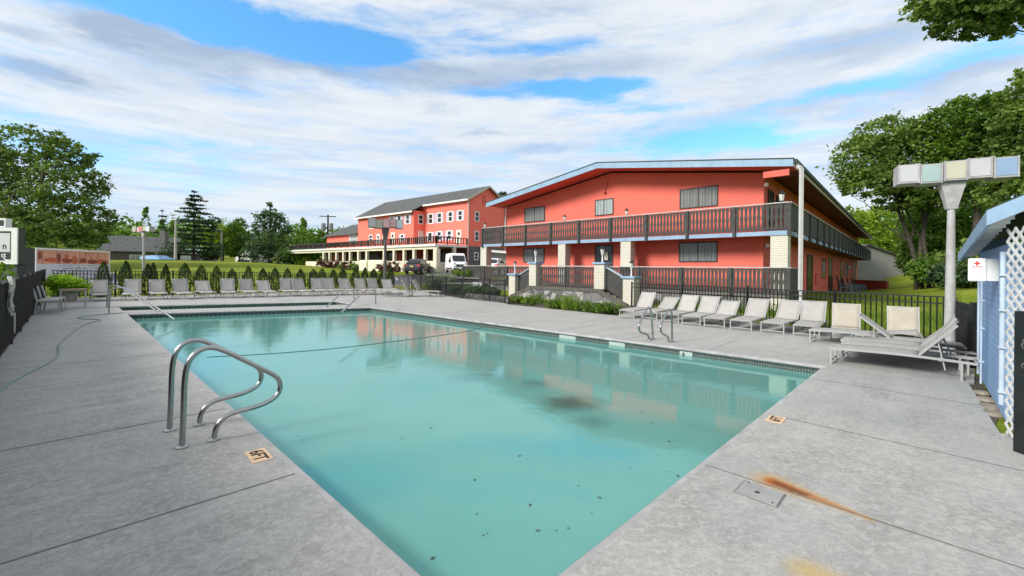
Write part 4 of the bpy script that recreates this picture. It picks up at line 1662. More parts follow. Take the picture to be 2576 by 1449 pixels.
def lantern(par, p, s=1.0, name='lantern', post_h=0.0, dark=True):
    mb = MB()
    if post_h:
        mb.lathe(p, [(.045 * s, 0), (.035 * s, .05), (.03 * s, post_h)], 10)
    z = post_h
    mb.lathe((p[0], p[1], p[2] + z), [(.05 * s, 0), (.06 * s, .03 * s), (.04 * s, .05 * s)], 10)
    o = mb.build(name, m_white if post_h else m_iron, par, smooth='auto')
    MB().lathe((p[0], p[1], p[2] + z + .05 * s), [(.06 * s, 0), (.095 * s, .22 * s)], 6).build('lamp_glass', surf('frosted lamp glass', (.62, .62, .58), .3, .05, 9), o)
    MB().lathe((p[0], p[1], p[2] + z + .27 * s), [(.12 * s, 0), (.09 * s, .05 * s), (.035 * s, .10 * s), (.02 * s, .15 * s)], 8).build('lamp_cap', m_iron, o)
    return o


# ------------------------------------------------------------------ coral motel with the balcony
M = Frame((11.4, 18.0), (-.7096, .7046), (.6691, .7431))
WS, WF = 1.26, 1.4            # wall set back from the side and from the front
LT, LS = 55.0, 19.1           # length of the wing, width of the front
SWL = 18.0                    # left end of the front wall
B = root('coral_motel', 'two storey coral motel wing with dark balcony railing and low gabled roof', 'building', M.p(0, 0))
ZR, ZBT, ZBB = 4.53, 3.42, 3.19      # balcony rail, boards' foot, slab foot
ZD = 0.70                            # terrace floor


def roof_z(s):
    return 6.05 + (7.42 - 6.05) * (1 - abs(s - 9.3) / 9.5)


# walls: front with gable, side, rear
mb = MB()
ft = [(WS, -.6), (SWL, -.6), (SWL, roof_z(SWL) - .1), (9.3, roof_z(9.3) - .1), (WS, roof_z(WS) - .1)]
mb.prism([M.p(s, WF, z) for s, z in ft][::-1], M.e2 * (LT - WF - 1.2))
wall = mb.build('wall', m_coral, B)
# roof: two slopes with thickness, deep eaves
mb = MB()
for sa, sb in ((-.12, 9.3), (9.3, 18.55)):
    za, zb = roof_z(sa), roof_z(sb)
    mb.hexa([M.p(sa, -.12, za), M.p(sb, -.12, zb), M.p(sb, LT + .1, zb), M.p(sa, LT + .1, za),
             M.p(sa, -.12, za + .17), M.p(sb, -.12, zb + .17), M.p(sb, LT + .1, zb + .17), M.p(sa, LT + .1, za + .17)][::1])
rf = mb.build('roof', m_roof, B)
mb = MB()
for sa, sb in ((-.12, 9.3), (9.3, 18.55)):
    za, zb = roof_z(sa), roof_z(sb)
    mb.add([M.p(sa, -.12, za - .004), M.p(sb, -.12, zb - .004), M.p(sb, WF + .02, zb - .004), M.p(sa, WF + .02, za - .004)], [(0, 1, 2, 3)])
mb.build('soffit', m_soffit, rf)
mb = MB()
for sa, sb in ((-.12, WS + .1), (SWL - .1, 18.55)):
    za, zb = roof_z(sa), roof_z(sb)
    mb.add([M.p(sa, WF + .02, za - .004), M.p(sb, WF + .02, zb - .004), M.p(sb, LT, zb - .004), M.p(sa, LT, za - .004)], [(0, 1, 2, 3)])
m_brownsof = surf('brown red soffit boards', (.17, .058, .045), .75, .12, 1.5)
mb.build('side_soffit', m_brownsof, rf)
mb = MB()
for sa, sb in ((-.14, 9.3), (9.3, 18.57)):
    za, zb = roof_z(sa), roof_z(sb)
    mb.hexa([M.p(sa, -.17, za - .10), M.p(sb, -.17, zb - .10), M.p(sb, -.125, zb - .10), M.p(sa, -.125, za - .10),
             M.p(sa, -.17, za + .20), M.p(sb, -.17, zb + .20), M.p(sb, -.125, zb + .20), M.p(sa, -.125, za + .20)])
mb.build('fascia', m_blue, rf)
mb = MB()
for sa, sb in ((-.16, 9.3), (9.3, 18.59)):
    za, zb = roof_z(sa), roof_z(sb)
    mb.hexa([M.p(sa, -.20, za + .205), M.p(sb, -.20, zb + .205), M.p(sb, .1, zb + .205), M.p(sa, .1, za + .205),
             M.p(sa, -.20, za + .245), M.p(sb, -.20, zb + .245), M.p(sb, .1, zb + .245), M.p(sa, .1, za + .245)])
mb.build('roof_edge', m_roofedge, rf)
mb = MB()
z0 = roof_z(-.12)
M.box(mb, -.26, -.13, -.1, LT + .1, z0 + .03, z0 + .20)
mb.build('gutter', m_roofedge, rf)
mb = MB()
M.box(mb, -.17, -.122, -.1, LT + .1, z0 - .12, z0 + .02)
mb.build('side_fascia', m_gutter, rf)
mb = MB()
sBm, _ = M.S(.0, *Z(2500, 580, 2.337)(848, 185))
M.box(mb, .02, sBm, -.05, .12, z0 - .42, z0 - .16)
mb.build('beam', m_soffit, B)
# small vent box on the ridge
mb = MB()
M.box(mb, 8.6, 9.1, 1.0, 1.6, 7.4, 7.72)
mb.build('roof_vent', m_roofedge, rf)

# balcony slab, blue edge band, railing
mb = MB()
M.box(mb, .06, LS, .06, WF, ZBB + .02, ZBT - .02)
sl = mb.build('balcony_slab', m_soffit, B)
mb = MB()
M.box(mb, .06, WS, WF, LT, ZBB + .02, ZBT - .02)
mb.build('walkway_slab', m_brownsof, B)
mb = MB()
M.box(mb, .02, LS, 0.03, .058, ZBB, ZBT - .05)
M.box(mb, .03, .058, .06, LT, ZBB, ZBT - .05)
mb.build('edge_band', m_blue, sl)
railing_run(B, (M.p(0, 0), M.p(LS, 0)), ZBT, ZR, 9, 12, .11, .27)
railing_run(B, (M.p(0, .0), M.p(0, LT)), ZBT, ZR, 22, 12, .11, .27, cut=False)
railing_run(B, (M.p(LS, 0), M.p(LS, WF + 2.5)), ZBT, ZR, 2, 10, .11, .27)
# joist ends beneath the side balcony
mb = MB()
for k in range(22):
    t = LT * (k + .5) / 22
    M.box(mb, -.03, .03, t - .35, t + .35, ZBB - .01, ZBT - .06)
mb.build('joist_cover', m_blue, sl)

# columns
m_col = m_cream
zz4 = Z(1750, 580, 2.337)
for (x0, y0, w_) in ((165, 900, .62), (850, 900, .55), (1408, 900, .60)):
    s, _ = M.S(.28, *zz4(x0, y0))
    mb = MB()
    M.box(mb, s - w_ / 2, s + w_ / 2, .06, .60, ZD - .7, ZBB)
    mb.build('column', m_col, B)
mb = MB()
M.box(mb, .06, .70, .06, .66, ZD - .7, ZBB - .003)
mb.build('column', m_col, B)
mb = MB()
M.box(mb, .0, .78, .02, .72, ZBB - .002, ZBT - .04)
mb.build('column_cap', m_blue, B)

# windows of the front
zz5 = Z(2500, 580, 2.337)


def front_window(zf, x0, y0, x1, y1, pm, mull=1):
    s0, za = M.S(WF, *zf(x0, y0))
    s1, zb = M.S(WF, *zf(x1, y1))
    _, zc = M.S(WF, *zf((x0 + x1) / 2, (y0 + y1) / 2))
    hgt = abs(za - zb)
    return window(M, B, WF, s0, s1, zc - hgt / 2, zc + hgt / 2, pm, m_frame, .05, -1, mull)


front_window(zz4, 514, 476, 682, 574, m_curt)
front_window(zz4, 1134, 404, 1280, 516, m_curt2)
front_window(zz5, 124, 312, 440, 437, m_curt)
front_window(zz4, 505, 828, 676, 936, m_curt)
front_window(zz5, 118, 778, 436, 928, m_curt)
s0, zt_ = M.S(WF, *zz4(1135, 806))
s1, _ = M.S(WF, *zz4(1275, 806))
d0 = window(M, B, WF, s0, s1, ZD + .02, zt_, m_glass, m_frame, .07, -1, 0, 'door')
sc, zc = M.S(WF - .06, *zz4(1222, 888))
mb = MB()
M.box(mb, sc - .13, sc + .13, WF - .075, WF - .052, zc - .24, zc + .24)
mb.build('door_notice', surf('cream notice', (.62, .60, .48), .6), d0, bevel=.06)
# ornament over the middle window
so, zo = M.S(WF - .05, *zz4(1210, 268))
mb = MB()
ring = [(-.16, .22), (-.20, .10), (-.17, -.10), (0, -.30), (.17, -.10), (.20, .10), (.16, .22), (0, .17)]
mb.prism([M.p(so + x, WF - .01, zo + z) for x, z in ring], M.e2 * -.07)
em = mb.build('wall_shield', m_soffit, B)
mb = MB().lathe((M.p(so, WF - .12).x, M.p(so, WF - .12).y, zo - .50), [(.03, 0), (.09, .06), (.08, .14), (.03, .18)], 10)
mb.build('shield_lamp', m_soffit, em)

# doors and windows of the long side
dside = [(1158, 1184, 870, 1165, 'door'), (1230, 1274, 885, 1165, 'door'), (1360, 1386, 905, 1015, 'window'), (1418, 1446, 925, 1115, 'door'),
         (1524, 1542, 960, 1120, 'door'), (1562, 1582, 965, 1110, 'window'), (1632, 1652, 985, 1130, 'door')]
MS = SwapFrame(M)
for x0, x1, y0, y1, kind in dside:
    t0, _ = M.T(WS, *zz5(x0, y0))
    t1, _ = M.T(WS, *zz5(x1, y0))
    if kind == 'door':
        window(MS, B, WS, t0, t1, -.3, 2.75, m_doorglass, m_frame, .08, -1, 0, 'door')
    else:
        window(MS, B, WS, t0, t1, 1.2, 2.6, m_curt, m_frame, .06, -1, 1)
for k in range(9):
    t0 = 2.2 + k * 5.6
    window(MS, B, WS, t0, t0 + 1.0, ZBT + .02, 5.45, m_doorglass, m_frame, .08, -1, 0, 'door')
    window(MS, B, WS, t0 + 1.7, t0 + 3.2, ZBT + .9, 5.4, m_curt, m_frame, .06, -1, 1)
# fire box on the side wall, globe lights
t0, _ = M.T(WS, *zz5(1300, 1100))
t1, _ = M.T(WS, *zz5(1328, 1100))
mb = MB()
M.box(mb, WS - .08, WS, t0, t1, .75, 1.55)
mb.build('wall_box', m_soffit, B)
m_globe = surf('white globe glass', (.82, .82, .80), .2, .04, 9)
for zf, x, y in ((zz5, 873, 262), (zz5, 880, 795), (zz5, 1595, 740), (zz5, 1595, 988)):
    t, z = M.T(WS - .12, *zf(x, y))
    q = M.p(WS - .12, t, z)
    s_ = 1.0 if x < 1000 else 1.6
    MB().lathe((q.x, q.y, q.z - .1 * s_), [(.03, 0), (.09 * s_, .05 * s_), (.1 * s_, .1 * s_), (.08 * s_, .16 * s_), (.03, .2 * s_)], 12).build('globe_light', m_globe, B, smooth=True)
# downspout at the near corner
q0 = M.p(-.22, .10)
zz9 = Z(2500, 580, 2.337)
dsx = M.p(-.42, -.10)
top = roof_z(-.1)
pts = [Vector((q0.x, q0.y, top + .05)), Vector((q0.x, q0.y, top - .06)), Vector((dsx.x, dsx.y, top - .22)), Vector((dsx.x, dsx.y, top - .5)), Vector((dsx.x, dsx.y, .55)),
       Vector((dsx.x - .12, dsx.y - .12, .35)), Vector((dsx.x - .12, dsx.y - .12, -.1))]
mb = MB()
for i in range(len(pts) - 1):
    mb.bar(pts[i], pts[i + 1], .115, .115)
mb.build('downspout', surf('pale grey downspout', (.58, .57, .56), .5, .06, 3), B)
# white downspout on the left corner
q = M.p(SWL + .05, WF - .08)
MB().bar((q.x, q.y, ZBT), (q.x, q.y, roof_z(SWL) - .1), .09, .09).build('downspout', m_trimwhite, B)
# lanterns on the balcony rail
for zf, x, y, s_ in ((zz4, 858, 575, .95), (zz4, 1403, 525, .95), (zz4, 160, 640, .95), (zz5, 1008, 405, 1.25)):
    s, _ = M.S(.0, *zf(x, y))
    q = M.p(max(.25, min(LS - .05, s)), .0, ZR + .02)
    lantern(B, (q.x, q.y, q.z), s_)

# terrace: stone base, floor, railing
TE = root('stone_terrace', 'raised terrace with fieldstone base and dark board railing in front of the motel', 'terrace', M.p(0, 0))
mb = MB()
M.box(mb, .10, 9.1, .10, WF, -.5, ZD - .13)
M.box(mb, 9.1, 21.2, .10, WF, -.5, ZD - .13)
M.box(mb, .10, WS, WF, 4.2, -.5, ZD - .13)
mb.build('stone_base', m_stone, TE)
mb = MB()
M.box(mb, .0, 21.2, .0, WF - .01, ZD - .13, ZD)
M.box(mb, .0, WS - .01, WF - .01, 4.2, ZD - .13, ZD)
mb.build('floor', surf('weathered deck boards', (.16, .15, .14), .8, .2, 6), TE)
railing_run(TE, (M.p(0, 0), M.p(9.0, 0)), ZD + .02, 1.83, 4, 13, .12, .14)
railing_run(TE, (M.p(14.2, 0), M.p(21.2, 0)), ZD + .02, 1.83, 3, 13, .12, .14)
railing_run(TE, (M.p(0, 0), M.p(0, 2.6)), ZD + .02, 1.83, 1, 16, .12, .14, cut=False)

# landing with double stair
pR, pL = Vector((*at(1515, 690, 22.0)[:2], 0)), Vector((*at(1347, 690, 25.1)[:2], 0))
lR, lL = Vector((*at(1588, 720, 20.3)[:2], 0)), Vector((*at(1295, 720, 25.9)[:2], 0))
SL = root('stair_landing', 'projecting fieldstone landing with cream pillars and stairs falling to both sides', 'stair', pR)
dF = (pL - pR).normalized()
nF = Vector((dF.y, -dF.x, 0))
if nF.dot(Vector((0, -1, 0))) < 0:
    nF = -nF
bk = -nF
mb = MB()
poly = [lR + Vector((0, 0, -.3)), lR + Vector((0, 0, .10)), pR + Vector((0, 0, ZD - .18)), pL + Vector((0, 0, ZD - .18)), lL + Vector((0, 0, .10)), lL + Vector((0, 0, -.3))]
mb.prism([p + nF * .34 for p in poly], bk * 3.0)
mb.build('stone_base', m_stone, SL)
mb = MB()
c = [pR + nF * .38 - dF * .30, pL + nF * .38 + dF * .28, pL + bk * 2.8 + dF * .28, pR + bk * 2.8 - dF * .30]
c = c if (c[1] - c[0]).cross(c[2] - c[1]).z > 0 else c[::-1]
mb.hexa([Vector((p.x, p.y, z)) for z in (ZD - .17, ZD) for p in c])
mb.build('floor', surf('mossy timber', (.12, .115, .095), .85, .25, 5), SL)
# stringers and steps
for a, b, sgn in ((pR, lR, 1), (pL, lL, -1)):
    mb = MB()
    mb.bar(Vector((a.x, a.y, ZD - .10)) + nF * .37, Vector((b.x, b.y, .02)) + nF * .37, .06, .20)
    mb.build('stringer', MATS['mossy timber'], SL)
    mb = MB()
    for k in range(4):
        q0, q1 = a.lerp(b, k / 4), a.lerp(b, (k + 1) / 4)
        cc = [q0, q1, q1 + bk * 1.3, q0 + bk * 1.3]
        cc = cc if (cc[1] - cc[0]).cross(cc[2] - cc[1]).z > 0 else cc[::-1]
        mb.hexa([Vector((p.x, p.y, z)) for z in (-.2, ZD - .16 * (k + 1)) for p in cc])
    mb.build('stair_flight', surf('worn step boards', (.20, .19, .17), .85, .2, 5), SL)
    # sloping rail
    d = (b - a)
    aa, bb = a + d * .13, b - d * .10
    mb = MB()
    boards(mb, aa, bb, ZD + .02, 1.78, .16, 1.16, 11, cut=False)
    mb.build('railing_panel', m_wood, SL)
    mb = MB()
    mb.bar(Vector((aa.x, aa.y, 1.81)), Vector((bb.x, bb.y, 1.19)), .14, .05)
    mb.build('handrail', surf('pale blue grey rail', (.40, .48, .56), .6, .1, 5), SL)
a, b = pR + dF * .34, pL - dF * .28
for k in range(2):
    p, q = a.lerp(b, k / 2), a.lerp(b, (k + 1) / 2)
    mb = MB()
    boards(mb, p + dF * .04, q - dF * .04, ZD + .08, 1.77, ZD + .08, 1.77, 13)
    mb.build('railing_panel', m_wood, SL)
mb = MB()
p = a.lerp(b, .5)
mb.bar(Vector((p.x, p.y, ZD)), Vector((p.x, p.y, 1.80)), .12, .12)
mb.build('railing_post', m_wood, SL)
mb = MB()
mb.bar(Vector((a.x, a.y, 1.83)), Vector((b.x, b.y, 1.83)), .15, .05)
mb.build('handrail', m_rail, SL)
ang = math.atan2(dF.y, dF.x)
for p, w_, zb_, zt2_, lab in ((pR, .58, ZD - .12, 1.93, 0), (pL, .52, ZD - .12, 1.95, 0), (lR, .55, -.2, 1.27, 0), (lL, .50, -.2, 1.27, 0)):
    pl_ = MB().box((p.x, p.y, (zb_ + zt2_) / 2), (w_, w_, zt2_ - zb_), ang).build('pillar', m_cream, SL)
    MB().box((p.x, p.y, zt2_ + .05), (w_ + .16, w_ + .16, .10), ang).build('pillar_cap', m_blue, pl_, bevel=.01)
    lantern(pl_, (p.x, p.y, zt2_ + .10), 1.1 if p is pR or p is pL else .95, 'lamp_post', .36)

# ------------------------------------------------------------------ long coral inn in the distance
N = Frame((-5.45, 54.0), (-.753, .657), (.657, .753))
I = root('coral_inn', 'long three storey coral inn with grey roof and white columned porch', 'building', N.p(0, 0))
GR, FB, PG = 1.0, 1.67, 4.93        # ground, forward block, porch depth
EZ, RZ = 10.2, 12.05
zn = Z(1150, 680, 3.22)
mb = MB()
sJ, sE, RD = 8.9, 23.2, 3.35
g = [(0, GR - .6), (2 * RD, GR - .6), (2 * RD, EZ), (RD, RZ), (0, EZ)]
mb.prism([N.p(0, t, z) for t, z in g], N.e1 * sE)
N.box(mb, sJ, sE - .02, -FB, .5, GR - .6, EZ - .92)
wl_ = mb.build('wall', m_coral_lap, I)
mb = MB()
N.box(mb, -.03, 0, .15, 2 * RD - .2, GR - .3, 4.35)
mb.build('stone_wall', m_stone2, I)
# roof slopes
sl_ = (RZ - EZ) / RD


def rz_(t):
    return RZ - sl_ * abs(t - RD) + .06


mb = MB()


def slope(s0, s1, t0, t1):
    N.box(mb, s0, s1, t0, t1, 0, 1)
    vs = mb.v[-8:]
    for i in range(8):
        x = Vector(vs[i]) - N.o
        det = N.e1.x * N.e2.y - N.e1.y * N.e2.x
        t = (N.e1.x * x.y - N.e1.y * x.x) / det
        mb.v[len(mb.v) - 8 + i] = (vs[i][0], vs[i][1], rz_(t) + (.14 if vs[i][2] > .5 else 0))


slope(-.35, sE + .35, -.45, RD)
slope(-.35, sE + .35, RD, 2 * RD + .45)
slope(sJ - .35, sE + .35, -FB - .5, -.45)
rf2 = mb.build('roof', m_roof, I)
mb = MB()
for s0, s1, t in ((-.35, sJ - .35, -.47), (sJ - .35, sE + .35, -FB - .52)):
    N.box(mb, s0, s1, t - .06, t, rz_(t) - .10, rz_(t) + .12)
mb.build('eave_trim', m_trimwhite, rf2)
mb = MB()
for t0, t1 in ((-.45, RD), (RD, 2 * RD + .45)):
    a0, a1 = rz_(t0), rz_(t1)
    mb.hexa([N.p(-.41, t0, a0 - .12), N.p(-.35, t0, a0 - .12), N.p(-.35, t1, a1 - .12), N.p(-.41, t1, a1 - .12),
             N.p(-.41, t0, a0 + .15), N.p(-.35, t0, a0 + .15), N.p(-.35, t1, a1 + .15), N.p(-.41, t1, a1 + .15)])
mb.build('rake_trim', m_gutter, rf2)
# windows
m_shut = surf('lavender grey shutter', (.50, .47, .56), .6, .08, 5)


def nwin(t, x0, y0, x1, y1, shut=False, kind='window', mat_=None):
    s0, za = N.S(t, *zn(x0, y0))
    s1, zb = N.S(t, *zn(x1, y1))
    if s1 < s0:
        s0, s1 = s1, s0
    if kind == 'door':
        f = window(N, I, t, s0, s1, min(za, zb), max(za, zb), surf('cream door', (.68, .62, .48), .5), m_trimwhite, .10, -1, 0, 'door')
        c = (s0 + s1) / 2
        mb = MB()
        zt0 = max(za, zb)
        N.box(mb, c - .17, c + .17, t - .06, t - .052, zt0 - .55, zt0 - .2)
        mb.build('door_light', m_glass, f)
    else:
        f = window(N, I, t, s0, s1, min(za, zb), max(za, zb), mat_ or m_glass, m_trimwhite, .13, -1, 0)
    if shut:
        mb = MB()
        w_ = (s1 - s0) * .55
        N.box(mb, s0 - .14 - w_, s0 - .14, t - .045, t - .005, min(za, zb) - .1, max(za, zb) + .1)
        N.box(mb, s1 + .14, s1 + .14 + w_, t - .045, t - .005, min(za, zb) - .1, max(za, zb) + .1)
        mb.build('shutter', m_shut, f)


for x, y in ((1500, 452), (1606, 440), (1737, 426), (1856, 412)):
    nwin(0, x - 19, y - 50, x + 19, y + 50, True)
for x, y, h in ((1492, 655, 30), (1602, 645, 30), (1725, 635, 30)):
    nwin(0, x - 19, y - h, x + 19, y + h + 30, True)
nwin(0, 1815, 598, 1862, 740, kind='door')
for x, y in ((1222, 458), (1120, 470), (1035, 485), (780, 515)):
    nwin(-FB, x - 17, y - 48, x + 17, y + 48, x > 1000)
for x, y in ((1155, 680), (937, 700), (775, 688)):
    nwin(-FB, x - 15, y - 32, x + 15, y + 35, x == 1155)
nwin(-FB, 1022, 628, 1060, 740, kind='door')
nwin(-FB, 848, 646, 884, 745, kind='door')
NS = SwapFrame(N)


def gwin(s, x0, y0, x1, y1, mat_=m_glass, frm=m_trimwhite, name='window', fw=.13):
    t0, za = N.T(s, *zn(x0, y0))
    t1, zb = N.T(s, *zn(x1, y1))
    return window(NS, I, s, t0, t1, min(za, zb), max(za, zb), mat_, frm, fw, -1, 0, name)


gwin(0, 2038, 372, 2072, 475)
gwin(0, 2036, 612, 2070, 712)
gwin(-.03, 2030, 868, 2062, 940)
gwin(0, 2128, 172, 2156, 285, m_soffit, m_soffit, 'gable_vent', .05)
gwin(sJ, 1354, 410, 1396, 508)
t0, _ = N.T(sJ, *zn(1352, 640))
t1, _ = N.T(sJ, *zn(1400, 640))
window(NS, I, sJ, t0, t1, 4.4, 6.5, MATS['cream door'], m_trimwhite, .1, -1, 0, 'door')
# rear extension beyond the gable
mb = MB()
N.box(mb, .6, 8, 2 * RD - .1, 2 * RD + 7, GR, 9.6)
ex = mb.build('rear_extension', m_coral_lap, I)
t0, za = N.T(.6, *zn(2262, 405))
t1, zb = N.T(.6, *zn(2350, 520))
window(NS, ex, .6, max(t0, 2 * RD + .3), max(t1, 2 * RD + 2.2), 6.6, 8.4, m_curt, m_trimwhite, .12, -1, 1)
# downspouts
for s, t in ((-.08, -.1), (-.08, 2 * RD)):
    q = N.p(s, t)
    MB().bar((q.x, q.y, GR), (q.x, q.y, EZ), .14, .14).build('downspout', m_gutter, I)
# annex on the left
mb = MB()
N.box(mb, sE, sE + 10.5, -FB + .2, 5, GR - .5, 6.8)
ax_ = mb.build('annex_wall', m_coral_lap, I)
mb = MB()
a_, b_ = sE - .02, sE + 11
mb.add([N.p(a_, -FB - .4, 6.7), N.p(b_, -FB - .4, 6.7), N.p(b_ - 2.5, 2, 8.9), N.p(a_, 2, 8.9), N.p(b_, 5.6, 6.7), N.p(a_, 5.6, 6.7)],
       [(1, 0, 3, 2), (1, 2, 4), (2, 3, 5, 4), (0, 1, 4, 5)])
mb.build('annex_roof', m_roof, I)
nwin(-FB + .2, 520, 662, 608, 735, mat_=m_curt2)
nwin(-FB + .2, 655, 655, 688, 740, kind='door')
# porch: slab, columns, low wall, railing
SP = 40.5
ZS0, ZS1 = 4.12, 4.38
mb = MB()
N.box(mb, 0, SP, -PG - .25, -.01, ZS0, ZS1)
N.box(mb, sE + 10.5, SP, -.01, 4, ZS0, ZS1)
ps_ = mb.build('porch_roof', m_trimwhite, I)
mb = MB()
N.box(mb, -.05, SP, -PG - .05, -PG + .3, ZS0 - .32, ZS0 - .003)
mb.build('porch_beam', m_creamwall, I)
for x in (200, 272, 355, 440, 520, 620, 720, 930, 1050, 1170, 1290, 1425):
    s, _ = N.S(-PG, *zn(x, 900))
    mb = MB()
    N.box(mb, s - .19, s + .19, -PG - .03, -PG + .32, GR, ZS0 - .32)
    mb.build('porch_column', m_creamwall, I)
mb = MB()
N.box(mb, -.04, .55, -PG - .06, -PG + .5, GR - .3, ZS0 - .32)
mb.build('porch_column', m_creamwall, I)
mb = MB()
N.box(mb, -.02, .4, -2.3, -1.95, GR - .3, ZS0 - .003)
mb.build('porch_column', m_creamwall, I)
mb = MB()
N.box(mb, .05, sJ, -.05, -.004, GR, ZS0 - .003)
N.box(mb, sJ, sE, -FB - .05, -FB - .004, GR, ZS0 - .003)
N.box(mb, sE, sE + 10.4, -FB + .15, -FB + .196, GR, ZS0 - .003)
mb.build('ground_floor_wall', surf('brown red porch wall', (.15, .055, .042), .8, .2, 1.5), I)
mb = MB()
N.box(mb, -.02, 34, -PG + .04, -PG + .28, GR - .5, 2.42)
N.box(mb, -.02, .22, -PG + .28, -.01, GR - .5, 2.30)
mb.build('porch_wall', m_creamwall, I)
# recessed ground floor doors and windows
for s0, s1, mt in ((2.5, 5, m_doorglass), (6.5, 9, m_glass), (10.5, 12.5, m_soffit), (13.5, 16, m_glass), (17, 22, m_doorglass), (24, 26, m_glass), (27.5, 29, m_soffit), (30.5, 32.5, m_soffit)):
    tt = 0 if s1 < sJ else (-FB if s1 <= sE else -FB + .2)
    if s0 < sJ < s1:
        continue
    window(N, I, tt - .055, s0, s1, GR + .2, 3.6, mt, m_frame, .1, -1, 1)
rail_pts = [(N.p(0, -PG), N.p(SP, -PG), 22), (N.p(0, -PG), N.p(0, -.1), 3), (N.p(SP, -PG), N.p(SP, 3), 3)]
for a, b, nb in rail_pts:
    d = (b - a).normalized()
    mb = MB()
    up = Vector((0, 0, 1))
    mb.bar(a + up * 5.24, b + up * 5.24, .14, .10)
    mb.bar(a + up * 4.55, b + up * 4.55, .08, .10)
    n_ = int((b - a).length / .42)
    for k in range(n_):
        p = a.lerp(b, (k + .5) / n_)
        mb.bar(p + up * 4.5, p + up * 5.2, .20, .03, up=d)
    mb.build('railing_panel', m_wood, I)
    for k in range(nb + 1):
        p = a.lerp(b, k / nb)
        MB().bar(p + up * 4.38, p + up * 5.32, .14, .14).build('railing_post', m_wood, I)
# rounded garden wall in front
for x0, x1 in ((645, 745), (755, 945)):
    s0, _ = N.S(-PG - .8, *zn(x0, 1000))
    s1, _ = N.S(-PG - .8, *zn(x1, 1000))
    mb = MB()
    lo_, hi_ = min(s0, s1), max(s0, s1)
    N.box(mb, lo_, hi_, -PG - 1.1, -PG - .1, GR - .4, 2.55)
    mb.build('planter_wall', m_creamwall, I, bevel=.25)

# ------------------------------------------------------------------ grey shed, coral wall, house, far buildings
zg = Z(3100, 880, 5.6)
dS = 62.0
ap, er = at(*zg(850, 230), dS), at(*zg(1750, 540), dS + 1.5)
ex_ = Vector((er.x - ap.x, er.y - ap.y, 0)).normalized()
ey_ = Vector((-ex_.y, ex_.x, 0))
hw = Vector((er.x - ap.x, er.y - ap.y)).length
G = root('grey_shed', 'plain grey sided shed with a gable end beyond the motel wing', 'shed', (ap.x, ap.y, gz(ap.x, ap.y)))
cA = Vector((ap.x, ap.y, 0))
mb = MB()
mb.prism([cA + ex_ * x + Vector((0, 0, z)) for x, z in ((-hw, -1.5), (hw, -1.5), (hw, er.z), (0, ap.z), (-hw, er.z))], ey_ * 10)
mb.build('wall', m_grey_lap, G)
mb = MB()
for sg in (-1, 1):
    a0, a1 = cA + ey_ * -.3 + Vector((0, 0, ap.z + .02)), cA + ex_ * sg * (hw + .5) + ey_ * -.3 + Vector((0, 0, er.z - .12))
    pr_ = [a0, a1, a1 + Vector((0, 0, .16)), a0 + Vector((0, 0, .16))]
    mb.prism(pr_ if sg > 0 else pr_[::-1], ey_ * 10.6)
mb.build('roof', m_roof, G)

a, b = at(*zg(620, 1060), 57.5), at(*zg(1275, 1080), 52.5)
zt_a, zt_b = at(*zg(620, 960), 57.5).z, at(*zg(1275, 985), 52.5).z
W_ = root('coral_wall', 'low coral painted wall between the motel wing and the grey shed', 'wall', (a.x, a.y, gz(a.x, a.y)))
dw = Vector((b.x - a.x, b.y - a.y, 0)).normalized()
nw = Vector((dw.y, -dw.x, 0)) * .15
p0, p1 = Vector((a.x, a.y, 0)) - dw * 1.5, Vector((b.x, b.y, 0))
mb = MB().hexa([p0 + nw + Vector((0, 0, -1.5)), p1 + nw + Vector((0, 0, -1.5)), p1 - nw + Vector((0, 0, -1.5)), p0 - nw + Vector((0, 0, -1.5)),
                p0 + nw + Vector((0, 0, zt_a)), p1 + nw + Vector((0, 0, zt_b)), p1 - nw + Vector((0, 0, zt_b)), p0 - nw + Vector((0, 0, zt_a))])
mb.build('wall_body', m_soffit, W_)
mb = MB().bar(p0 + Vector((0, 0, zt_a + .05)), p1 + Vector((0, 0, zt_b + .05)), .4, .1)
mb.build('wall_cap', m_gutter, W_)

# blue grey lawn chairs along the motel side
zc_ = Z(3100, 880, 5.6)
m_adi = surf('blue grey chair paint', (.20, .25, .28), .6, .12, 8)


def make_adi():
    r = root('lawn_chair', 'chair', 'chair', (0, 0, 0))
    mb = MB()
    mb.box((0, .05, .34), (.62, .62, .05), 0, 0, rad(8))
    mb.build('seat', m_adi, r, world=False)
    mb = MB()
    for k in range(5):
        mb.box((-.24 + .12 * k, -.38, .72), (.10, .03, .85), 0, 0, rad(18))
    mb.build('backrest', m_adi, r, world=False)
    for s in (-1, 1):
        MB().box((s * .36, -.02, .56), (.13, .80, .035)).build('armrest', m_adi, r, world=False)
        MB().box((s * .33, .33, .28), (.05, .09, .56)).build('leg', m_adi, r, world=False)
        MB().box((s * .33, -.30, .22), (.05, .09, .44)).build('leg', m_adi, r, world=False)
    return r


for k in range(5):
    o = make_adi() if k == 0 else copy_tree(PA)
    if k == 0:
        PA = o
    t = 27.0 + k * 4.6
    q = M.p(WS - .9, t)
    o.location = (q.x, q.y, gz(q.x, q.y))
    o.rotation_euler = (0, 0, math.atan2(M.e1.x, -M.e1.y) + .3)
    o.scale = (1.25, 1.25, 1.25)
    tag(o, ['nearest blue grey slatted chair in the row along the motel side', 'second blue grey slatted chair along the motel side', 'middle blue grey slatted chair along the motel side',
            'fourth blue grey slatted chair along the motel side', 'farthest blue grey slatted chair, next to the coral wall'][k], 'chair', 'slatted chairs along the motel side')

